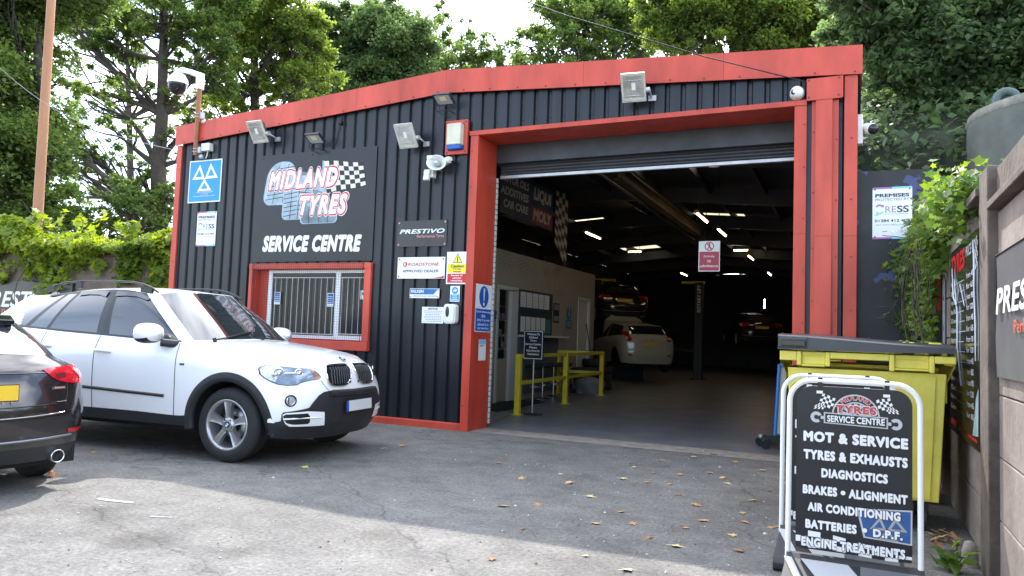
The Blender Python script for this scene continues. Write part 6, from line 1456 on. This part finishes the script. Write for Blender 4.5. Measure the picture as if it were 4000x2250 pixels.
b = MB(); b.box(OX+.001, OX+.30, 4.99, 7.25, 1.31, 1.35); b.box(OX+.001, OX+.04, 4.99, 7.25, .10, 1.31, 1); b.box(OX+.28, OX+.30, 5.0, 5.04, 1.1, 1.31); opart(b, 'serving_counter', [wht, mat('counter_grey', (.10, .12, .135), .5)], bevel=.003)
IF = lambda y, z, x=OX+.012: frame((x, y, z), (0, 1, 0))
s = MB(IF(4.97, 1.36)); w, h = 1.90, .95; sign_box(s, w, h, 0, .03)
for k in range(5): 
    s.rect(.06+k*.33, .06+k*.33+.30, .58, .90, .003, 1); s.rect(.10+k*.28, .10+k*.28+.25, .06, .38, .003, 1)
    for q in range(4): s.rect(.08+k*.33, .08+k*.33+.2, .62+.06*q, .625+.06*q, .004, 2)
s.rect(1.50, 1.80, .05, .36, .003, 3)
tag(s.build('notice_board', [mat('board_teal', (.02, .045, .06), .4), M_['white'], M_['grey_text'], mat('leaflet_teal', (.06, .22, .24), .5)]), 'dark framed notice board covered with white price sheets on the office wall', 'notice board')
s = MB(IF(6.95, 1.66)); sign_box(s, .36, .46, 0); s.rect(.03, .33, .30, .43, .002, 1); s.rect(.03, .33, .04, .16, .002, 1)
tag(s.build('wall_poster', [M_['black'], M_['grey_text']]), 'small dark poster right of the notice board', 'poster')
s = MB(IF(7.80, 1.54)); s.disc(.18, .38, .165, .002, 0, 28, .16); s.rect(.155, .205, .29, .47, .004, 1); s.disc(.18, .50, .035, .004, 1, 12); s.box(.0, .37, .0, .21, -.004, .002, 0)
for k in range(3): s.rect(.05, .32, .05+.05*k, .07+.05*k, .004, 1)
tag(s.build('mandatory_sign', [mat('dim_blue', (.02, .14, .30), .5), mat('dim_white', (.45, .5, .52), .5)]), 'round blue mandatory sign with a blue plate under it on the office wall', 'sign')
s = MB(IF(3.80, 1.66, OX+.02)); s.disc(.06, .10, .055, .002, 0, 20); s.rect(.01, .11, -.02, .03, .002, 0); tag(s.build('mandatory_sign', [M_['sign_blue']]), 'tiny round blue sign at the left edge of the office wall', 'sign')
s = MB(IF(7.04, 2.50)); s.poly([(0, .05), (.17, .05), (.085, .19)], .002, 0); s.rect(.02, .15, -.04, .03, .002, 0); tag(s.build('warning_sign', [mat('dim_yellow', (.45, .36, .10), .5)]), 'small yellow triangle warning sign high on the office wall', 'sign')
t2 = thing('flag_bunting', 'row of small chequered flags along the top of the office wall', 'bunting', (OX+.02, 3.7, 2.98))
for y0 in (3.78, 4.02, 4.26, 4.82, 5.10, 5.38, 6.32, 6.60, 6.88, 7.16):
    s = MB(frame((.0, y0-3.7, 0), (0, 1, 0))); checker(s, [(0, -.25), (.17, -.25), (.17, 0), (0, 0)], 6, 7, .002, 0, 1); s.build('flag', [M_['black'], mat('flag_white', (.6, .58, .52), .6)], parent=t2)
# banners over the office
lb = mat('banner_blue', (.010, .045, .12), .5); lr = mat('banner_red', (.30, .02, .03), .5); lw = mat('banner_white', (.50, .50, .48), .5)
s = MB(frame((OX+.10, 3.70, 3.72), (0, 1, 0))); w, h = 2.80, .92; sign_box(s, w, h, 0, .01)
for k, t_ in enumerate(('MOTOR OILS', 'ADDITIVES', 'CAR CARE')): text(s, t_, (-.0, .0, .15)[k]+.02, 1.38, .63-.25*k, .80-.25*k, .002, 2, .04, .1, warp=lambda a, c: (a, c+.05*(a/w)))
s.rect(1.55, 2.76, .05, .40, .002, 1); text(s, 'LIQUI', 1.65, 2.66, .50, .82, .003, 2, .05, .1); text(s, 'MOLY', 1.65, 2.68, .10, .36, .004, 2, .05, .1)
tag(s.build('oil_banner', [lb, lr, lw]), 'blue and red oil and car care banner hanging above the office', 'banner')
s = MB(frame((OX+.16, 6.5, 2.95), (0, 1, 0))); checker(s, [(.0, .55), (.78, .0), (.80, 1.78), (.0, 1.72)], 4, 11, .0, 0, 1)
tag(s.build('chequered_drape', [M_['black'], lw]), 'black and white chequered drape hanging at the corner of the oil banner', 'banner')
# barrier
t = thing('safety_barrier', 'yellow steel safety barrier in front of the office counter', 'barrier', (-5.2, 4.9, .006))
B3 = [(-5.133, 2.374), (-5.221, 4.89), (-5.322, 7.529), (-6.28, 7.25)]
for x, y in B3:
    b = MB(Matrix.Translation((x+5.2, y-4.9, 0))); b.box(-.045, .045, -.045, .045, 0, 1.02); b.box(-.09, .09, -.09, .09, 0, .012); b.build('post', M_['yellow_paint'], parent=t, bevel=.004)
for (x0, y0), (x1, y1) in zip(B3, B3[1:]):
    for zz in (.985, .53):
        b = MB(); d = (Vector((x1, y1, 0))-Vector((x0, y0, 0))).normalized()*.046; a = Vector((x0+5.2, y0-4.9, zz))+d; c = Vector((x1+5.2, y1-4.9, zz))-d; n = Vector((-d.y, d.x, 0)).normalized()*.03
        b.add([a-n-Vector((0,0,.03)), a+n-Vector((0,0,.03)), a+n+Vector((0,0,.03)), a-n+Vector((0,0,.03)), c-n-Vector((0,0,.03)), c+n-Vector((0,0,.03)), c+n+Vector((0,0,.03)), c-n+Vector((0,0,.03))], [(0,1,2,3),(7,6,5,4),(0,4,5,1),(1,5,6,2),(2,6,7,3),(3,7,4,0)]); b.build('rail', M_['yellow_paint'], parent=t)
# welcome stand
t = thing('welcome_sign', 'black Welcome sign on a thin pole stand in front of the yellow barrier', 'sign', (-4.937, 2.554, .006))
b = MB(); b.lathe([(.001, .035), (.04, .034), (.17, .016), (.18, 0)], 28, 0); b.build('base', M_['black_plastic'], parent=t)
b = MB(); b.cyl((0, 0, .02), (0, 0, 1.0), .016, n=12); b.build('pole', M_['grey_metal'], parent=t)
s = MB(frame((-.19, -.03, .93), (1, -.10, 0))); w, h = .385, .50; sign_box(s, w, h, 0, .02); 
for a, c, d2, e in ((.015, .37, .015, .024), (.015, .37, .476, .485), (.015, .024, .015, .485), (.361, .37, .015, .485)): s.rect(a, c, d2, e, .002, 1)
for k, (t_, a) in enumerate((('Welcome To', .07), ('Midland', .11), ('Tyres', .13), ('Service Centre.', .04), ('Please', .12), ('Wait Here For', .06), ('Assistance', .08))): text(s, t_, a, w-a, .415-.056*k, .450-.056*k, .003, 1, .02)
s.build('panel', [M_['sign_black'], M_['white']], parent=t)
# stools
for x, y, la in ((-6.01, 5.11, 'chrome bar stool nearest the office door, first of four at the counter'), (-6.06, 5.73, 'second chrome bar stool from the office door'), (-6.07, 6.39, 'third chrome bar stool from the office door'), (-6.0, 6.85, 'chrome bar stool farthest from the office door')):
    t = thing('bar_stool', la, 'stool', (x, y, .006), 0, 'bar stools at the office counter')
    b = MB(); b.lathe([(.001, .05), (.03, .045), (.15, .018), (.17, 0)], 24, 0); b.build('base', M_['chrome'], parent=t)
    b = MB(); b.cyl((0, 0, .03), (0, 0, .66), .024, n=12); b.tube([(.14*math.cos(a), .14*math.sin(a)+.05, .28) for a in np.linspace(0, 2*math.pi, 17)[:-1]], .010, 6, closed=True); b.cyl((0, 0, .28), (.0, .19, .28), .008); b.build('pillar', M_['chrome'], parent=t)
    b = MB(); b.lathe([(.001, .66), (.17, .66), (.19, .69), (.18, .74), (.001, .75)], 24, 0); b.build('seat', M_['black_plastic'], parent=t)
g = MB(); g.add([(-6.30, 2.7, .014), (-5.55, 2.55, .014), (-5.62, 4.95, .014), (-6.30, 5.0, .014)], [(0,1,2,3)]); g.add([(-6.30, 2.7, .006), (-5.55, 2.55, .006), (-5.55, 2.55, .014), (-6.30, 2.7, .014)], [(0,1,2,3)])
tag(g.build('door_mat', mat('mat_fibre', (.02, .025, .032), .95, bump=.4, bs=120)), 'dark blue grey mat on the floor outside the office door', 'mat')
# bin bag
b = MB(); 
def sack(b, c, r, h, m=0, n=14):
    prof = [(r*(.75+.25*math.sin(2.2*q)), h*q) for q in np.linspace(0, .75, 6)]+[(r*.5, h*.9), (.03, h)]
    k0 = len(b.v); b.lathe(prof, n, m, Matrix.Translation(c))
    for i in range(k0, len(b.v)): v = Vector(b.v[i]); f = 1+.16*math.sin(9*v.x+5*v.z)+.14*math.sin(13*v.y-6*v.z); b.v[i] = (c[0]+(v.x-c[0])*f, c[1]+(v.y-c[1])*f, v.z)
sack(b, (-5.75, 7.85, .006), .34, .42); tag(b.build('plastic_bag', mat('pale_plastic', (.32, .33, .34), .3, alpha=.75, var=.3, vs=12)), 'crumpled pale plastic sack on the floor beyond the yellow barrier', 'bag')
for y, z1, la in ((7.55, 1.62, 'wooden handled brush leaning on the office wall near the blue sign'), (9.25, 1.70, 'dark handled brush leaning beside the far office door')):
    t = thing('broom', la, 'broom', (OX+.30, y+.15, .006))
    b = MB(); b.tube([(0, 0, .08), (-.27, -.18, z1)], .015, 8); b.build('handle', mat('broom_handle', (.05, .05, .055) if y > 8 else (.22, .20, .17), .5), parent=t)
    b = MB(); b.box(-.03, .03, -.2, .2, .05, .10); b.box(-.025, .025, -.19, .19, 0, .05); b.build('head', M_['black_plastic'], parent=t)
# tyres stacked beyond the barrier
for (x, y, n_) in ((-6.0, 8.2, 3), (-6.0, 8.95, 4), (-6.02, 9.62, 3)):
    for k in range(n_):
        b = MB(); b.lathe([(.19, -.09), (.24, -.10), (.29, -.09), (.315, -.06), (.315, .06), (.29, .09), (.24, .10), (.19, .09), (.19, -.09)], 28, 0)
        o = b.build('tyre', rubber, loc=(x+nr.uniform(-.02, .02), y+nr.uniform(-.02, .02), .107+k*.2)); tag(o, 'loose black tyre in the low stacks beyond the yellow barrier', 'tyre', 'tyres stacked beyond the barrier')
lf0 = mat('dull_pipe', (.16, .16, .17), .5, .4)
# lamps
tubem = mat('tube_glow', (1, .9, .75), .4, emit=(1, .66, .38), es=6)
hsg = mat('lamp_housing', (.16, .16, .17), .5)
def tube_light(x, y, z, lab, along=True, ln=1.35):
    t = thing('tube_light', lab, 'light', (x, y, z), 0 if along else rad(90), 'tube lights under the workshop roof')
    b = MB(); b.box(-.05, .05, -ln/2-.06, ln/2+.06, .02, .08); b.build('housing', hsg, parent=t)
    b = MB(); b.cyl((0, -ln/2, 0), (0, ln/2, 0), .018, n=10); b.build('tube', tubem, parent=t)
    b = MB(); b.cyl((0, -ln*.4, .08), (0, -ln*.4, .5), .008, n=5); b.cyl((0, ln*.4, .08), (0, ln*.4, .5), .008, n=5); b.build('rod', M_['black'], parent=t)
for x, y, al, lab in ((-6.42, 9.9, True, 'lit tube light over the office, nearest of the left row'), (-3.09, 7.6, True, 'lit tube light just above and left of the hanging red sign'), (-3.03, 9.97, True, 'lit tube light above the right edge of the hanging red sign'), (-6.42, 21.8, True, 'lit tube light in the left row just left of the hanging red sign'), (-3.03, 15.8, True, 'lit tube light right of the hanging red sign'), (-3.03, 21.7, True, 'small lit tube light low down near the right door jamb'), (-6.3, 13.66, False, 'lit tube light set crosswise over the dark car on the lift'), (-3.07, 13.7, False, 'lit tube light set crosswise right of the hanging red sign')): tube_light(x, y, 4.1, lab, al, 1.2 if al else .4)
b = MB(); b.box(-3.98, -3.80, 3.7, 12.0, 4.22, 4.25); b.box(-3.98, -3.80, 3.7, 12.0, 4.44, 4.47); b.box(-3.90, -3.88, 3.7, 12.0, 4.25, 4.44); b.box(-3.98, -3.80, 11.98, 12.02, 4.20, 4.50)
tag(b.build('crane_beam', mat('ochre_beam', (.10, .075, .035), .6, var=.2, vs=3)), 'dull yellow steel beam running back under the roof', 'beam')
b = MB(); b.tube([(-4.15, 3.2, 4.28), (-4.2, 12.4, 4.28)], .025, 8); tag(b.build('roof_pipe', lf0), 'thin grey pipe running beside the yellow roof beam', 'pipe')
# lifts
lf = mat('lift_column', (.018, .02, .026), .45, .2, var=.2, vs=3)
def lift_post(x, y, lab, txt=True, rot=0):
    t = thing('lift_post', lab, 'lift', (x, y, .006), rot, 'posts of the car lifts')
    b = MB(); b.box(-.14, .14, -.14, .14, 0, 3.40); b.box(-.25, .25, -.25, .25, 0, .03); b.build('column', lf, parent=t, bevel=.01)
    b = MB(); b.box(-.62, .17, -.10, .10, 3.36, 3.44); b.build('top_arm', M_['yellow_paint'], parent=t)
    b = MB(); b.box(-.9, -.12, -.06, .06, .95, 1.05); b.build('carriage_arm', lf, parent=t)
    if txt:
        s = MB(frame((.07, -.145, 2.35), (0, 0, 1), (-1, 0, 0))); text(s, 'ROTARY LIFT', 0, .95, 0, .12, .002, 0, .02); s.build('lettering', M_['silver'], parent=t)
lift_post(-4.93, 17.3, 'dark lift post with upright white lettering and a yellow top arm')
lift_post(-8.3, 16.2, 'dark lift post behind the raised cars at the end of the office', False, math.pi)
# cars inside
def raised(loc, rot, lab):
    c = copy_tree(hat); c.location = loc; c.rotation_euler.z = rot; tag(c, lab, 'car'); c['group'] = 'dark cars raised on lifts'; return c
a_ = math.atan2(.88, -.47)
hd = Vector((math.cos(a_), math.sin(a_), 0)); p = Vector((-7.05, 15.3, 0))+hd*2.2
raised((p.x, p.y, 1.85), a_, 'dark car high on a lift above the white hatchback')
hd = Vector((math.cos(1.9), math.sin(1.9), 0)); p = Vector((-3.35, 22.4, 0))+hd*2.2
raised((p.x, p.y, 1.20), 1.9, 'dark car with red lamps raised deep in the workshop, far right')
jk = thing('raised_hatchback', 'white hatchback with curved red tail lamps, bonnet open, raised inside the workshop', 'car', (0, 0, 0))
sj = Shell(); sj.sided = {'side_window'}
SC = np.array((.93, .985, 1.06))
jz = [[tuple(np.array(p)*SC) for p in c] for c in mz]
for c in jz[:4]:
    for i in (4, 5): c[i] = (c[i][0]-.05, c[i][1], c[i][2]+.02)
build_ring(sj, jz, [(-1.27, .33, .42), (1.27, .33, .42)], lambda r, c, m: 'lower_trim' if r < .35 else 'body', 6, 5)
ju = [(tuple(np.array(b_)*SC+np.array((0, 0, .0))), tuple(np.array(t_)*np.array((.93, 1.0, 1.075)))) for b_, t_ in mus]
for i in range(3): ju[i] = ((ju[i][0][0]-.05, ju[i][0][1], ju[i][0][2]+.02), (ju[i][1][0]-.10, ju[i][1][1]*1.12, ju[i][1][2]+.02))
def jreg(r, c, m):
    if c < 2: return 'rear_window' if .8 <= r < 3.9 and c < 1.9 else 'body'
    if 3.2 <= c < 5.3 or 5.5 <= c < 6.8: return 'side_window' if 1 <= r < 4 else 'body'
    if c >= 8: return 'windscreen' if 1 <= r < 4.6 else 'body'
    return 'body'
build_house(sj, ju, [0, .045, .35, .65, .93, 1], jreg, .03, 6, 4)
tc_ = [(-1.60,0,1.325),(-1.42,0,1.37),(-1.05,0,1.42),(-.4,0,1.455),(-.05,0,1.455),(.2,0,1.44),(.3,0,1.43)]
tj = [np.array(p)*np.array((.93, 1, 1.075)) for p in tc_]; tj[0] = tj[0]+np.array((-.10, 0, .02))
build_lid(sj, [u[1] for u in ju[2:9]], [tuple(p) for p in tj], 0, lambda r, c, m: 'roof', 4)
sj.finish()
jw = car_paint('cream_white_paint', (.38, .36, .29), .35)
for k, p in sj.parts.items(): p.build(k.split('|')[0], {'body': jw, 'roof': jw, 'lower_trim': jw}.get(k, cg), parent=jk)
for sg in (-1, 1):
    b = MB(); pts = [sj.hit((-3, sg*y, z), (1, 0, 0)) for y, z in ((.60, 1.22), (.62, 1.12), (.57, 1.02), (.50, .97), (.55, .93), (.66, .93), (.72, 1.0), (.70, 1.10), (.66, 1.22))]
    q = [tuple(h[0]) for h in pts if h]
    if len(q) > 4: sj.patch(b, q, .012, 0, d=(1, 0, 0), step=.05)
    b.build('tail_lamp', redlamp, parent=jk)
    b = MB(); h = sj.hit((-3, sg*.58, .52), (1, 0, 0)); b.box(h[0].x-.01, h[0].x, sg*.58-.09, sg*.58+.09, .50, .55); b.build('reflector', redlamp, parent=jk)
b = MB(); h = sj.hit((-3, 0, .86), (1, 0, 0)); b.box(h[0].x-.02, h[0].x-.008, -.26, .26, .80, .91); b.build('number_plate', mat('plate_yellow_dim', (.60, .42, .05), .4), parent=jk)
b = MB(); b.tube([(h[0].x-.012, .05*math.cos(a), 1.01+.05*math.sin(a)) for a in np.linspace(0, 6.28, 13)[:-1]], .008, 5, closed=True); b.build('badge', M_['chrome'], parent=jk)
b = MB(); b.box(-1.35, -1.25, -.12, .12, 1.49, 1.51); b.build('brake_lamp', redlamp, parent=jk)
b = MB(); b.add([(1.0, -.62, 1.02), (1.0, .62, 1.02), (.62, .66, 1.62), (.62, -.66, 1.62), (.70, -.4, 1.80), (.70, .4, 1.80)], [(0,1,2,3),(3,2,5,4)]); b.build('bonnet', jw, parent=jk)
b = MB(); b.box(-1.6, 1.6, -.55, .55, .2, .8); b.build('underbody', ub.data.materials[0], parent=jk)
make_wheel(jk, 1.27, .76, 1, .33, .21, .22, 5, cap=False); make_wheel(jk, 1.27, -.76, -1, .33, .21, .22, 5, cap=False); make_wheel(jk, -1.27, -.76, -1, .33, .21, .22, 5, cap=False)
aj = math.atan2(.83, -.56); hd = Vector((math.cos(aj), math.sin(aj), 0)); p = Vector((-5.62, 13.15, 0))+hd*2.0
jk.location = (p.x, p.y, .34); jk.rotation_euler.z = aj
b = MB(); b.box(-.5, .5, -.06, .06, 0, .40); b.box(-.4, .4, -.35, .35, 0, .05)
o = b.build('lift_stand', lf); o.location = (p.x, p.y, .006); o.rotation_euler.z = aj+rad(90); tag(o, 'low dark lift under the white hatchback', 'lift')
t = thing('work_light', 'small upright lit lamp hanging deep in the workshop near the right jamb', 'light', (-2.84, 18.2, 2.58))
b = MB(); b.cyl((0, 0, 0), (0, 0, .32), .022, n=8); b.build('tube', tubem, parent=t); b = MB(); b.cyl((0, 0, .32), (0, 0, 2.0), .006, n=5); b.build('cord', M_['black'], parent=t)
# ------------------------------------------------------------------ fallen leaves and litter on the yard
dry = [mat('dry_leaf', c, .8, var=.35, vs=30) for c in ((.42, .24, .10), (.50, .34, .16), (.30, .15, .07), (.55, .46, .24))]
grn = mat('green_leaf', (.40, .48, .10), .7, var=.2, vs=30)
def px_ground(x, y):
    k = 4000/2576; d = _F+_R*(x*k-2000)/2890-_U*(y*k-1125)/2890; t_ = -1.35/d[2]; return CAMP+d*t_
def curled(size, m, seed):
    q = random.Random(seed); b = MB(); n = len(LOBED); c = (0, .45*size, .016)
    vs = [(x*size*q.uniform(.7, 1.1), y*size*q.uniform(.85, 1.1), .004+q.uniform(0, .035)*size*8*abs(x)) for x, y in LOBED]
    b.add([c]+vs, [(0, i+1, (i+1) % n+1) for i in range(n)], 0); b.tube([(0, 0, .01), (q.uniform(-.02, .02), -.4*size, .006)], .0025, 4); return b.build('fallen_leaf', m)
protos = [curled(.11, dry[0], 1), curled(.12, dry[1], 2), curled(.10, dry[2], 3), curled(.11, dry[3], 4), curled(.12, dry[0], 5), curled(.10, grn, 6)]
spots = [(1258, 1165), (1318, 1203), (1590, 1167), (1592, 1177), (1708, 1196), (1642, 1190), (1668, 1160), (1750, 1273), (1477, 1250), (1355, 1268), (1757, 1274), (1870, 1290), (1638, 1352), (1690, 1375), (1945, 1330), (1958, 1328), (1818, 1205), (1840, 1209), (1837, 1219), (1773, 1313), (1880, 1317), (1430, 1218), (1232, 1411), (1590, 1437), (2010, 1380), (1690, 1220), (1505, 1320), (965, 1120), (972, 1129), (1010, 1124), (242, 1137), (1255, 1275), (1870, 1390), (1745, 1150), (1790, 1143), (1850, 1165), (1910, 1185), (1700, 1245), (1560, 1205), (1625, 1215), (1900, 1260), (1780, 1190), (1930, 1235), (1410, 1195), (1600, 1320), (1720, 1330), (1850, 1350), (1320, 1330), (1480, 1400), (1560, 1290)]
LG = ('dry brown fallen leaf lying on the tarmac of the yard', 'yellowish fallen leaf lying on the tarmac of the yard')
for i, (x, y) in enumerate(spots):
    p = px_ground(x, y); k = i % 5; o = protos[k] if i < 5 else protos[k].copy()
    if i >= 5: COL.objects.link(o)
    o.location = (p[0], p[1], .003); o.rotation_euler = (nr.uniform(-.15, .15), nr.uniform(-.15, .15), nr.uniform(0, 6.28)); s_ = nr.uniform(.40, .85); o.scale = (s_, s_, s_)
    tag(o, LG[0 if k in (0, 2, 4) else 1], 'leaf', 'dry brown leaves on the yard' if k in (0, 2, 4) else 'yellowish leaves on the yard')
o = protos[5]; p = px_ground(770, 1179); o.location = (p[0], p[1], .003); o.rotation_euler.z = 1.2; tag(o, 'single fresh green leaf on the tarmac in front of the white car', 'leaf')
# heap of leaves beside the wall
hp = [(2360, 1345), (2345, 1352), (2375, 1362), (2352, 1372), (2385, 1350), (2400, 1385), (2368, 1338)]
for i, (x, y) in enumerate(hp):
    p = px_ground(x, y); o = protos[(i*2+1) % 5].copy(); COL.objects.link(o); o.location = (p[0], p[1], .004+.012*(i % 3)); o.rotation_euler = (nr.uniform(-.5, .5), nr.uniform(-.5, .5), nr.uniform(0, 6)); o.scale = (1.25, 1.25, 1.25)
    tag(o, 'curled leaf in the small drift between the swing board and the right wall', 'leaf', 'leaf drift by the right wall')
# crumbs of grit and small litter: too many to count
g = MB()
for _ in range(420):
    x, y = (nr.uniform(1250, 2000), nr.uniform(1130, 1400)) if nr.random() < .55 else (nr.uniform(100, 2000), nr.uniform(1120, 1449))
    p = px_ground(x, y); r = nr.uniform(.004, .011)*(1 if nr.random() < .9 else 1.8); a = nr.uniform(0, 6.28); k = int(nr.integers(0, 3))
    g.add([(p[0]+r*math.cos(a+q*1.57)*nr.uniform(.6, 1.2), p[1]+r*math.sin(a+q*1.57)*nr.uniform(.6, 1.2), .003) for q in range(4)]+[(p[0], p[1], .003+r*.8)], [(0,1,4),(1,2,4),(2,3,4),(3,0,4)], k)
tag(g.build('grit', [mat('grit_pale', (.50, .48, .44), .9), mat('grit_brown', (.20, .13, .07), .9), mat('grit_grey', (.24, .24, .24), .9)]), 'scattered grit and leaf crumbs on the tarmac', 'grit', kind='stuff')
# weed at the foot of the right wall
t = thing('weed', 'small green weed growing at the foot of the right wall by the swing board', 'weed', tuple(px_ground(2398, 1440)))
C = np.concatenate([np.array(((.0, 0, .05), (.05, .02, .09), (-.06, .01, .08), (.02, -.03, .13), (.09, 0, .12), (-.10, .03, .05), (.03, .05, .17))), nr.normal(size=(12, 3))*np.array((.05, .04, .02))+np.array((.0, 0, .07))])
leaves_mesh('leaves', C, .10, KITE, m=L_ivy, parent=t, up=.8)
b = MB()
for c in C[:7]: b.tube([(0, 0, 0), tuple(c*.6), tuple(c)], .004, 4)
b.build('stem', mat('weed_stem', (.08, .14, .03), .6), parent=t)
b = MB(); b.lathe([(.001, .16), (.03, .15), (.045, .1), (.05, 0)], 12, 0); o = b.build('post_stump', conc); p = px_ground(2440, 1425); o.location = tuple(p); tag(o, 'short rounded concrete stump at the foot of the right wall', 'stump')
# oily clump and dark stain beside the hatchback
p = px_ground(127, 1202); o = protos[2].copy(); COL.objects.link(o); o.location = (p[0], p[1], .003); o.rotation_euler = (.4, .3, 1); o.scale = (1.1, 1.1, 1.4); tag(o, 'dark curled leaf on the tarmac behind the tyre of the brown hatchback', 'leaf')
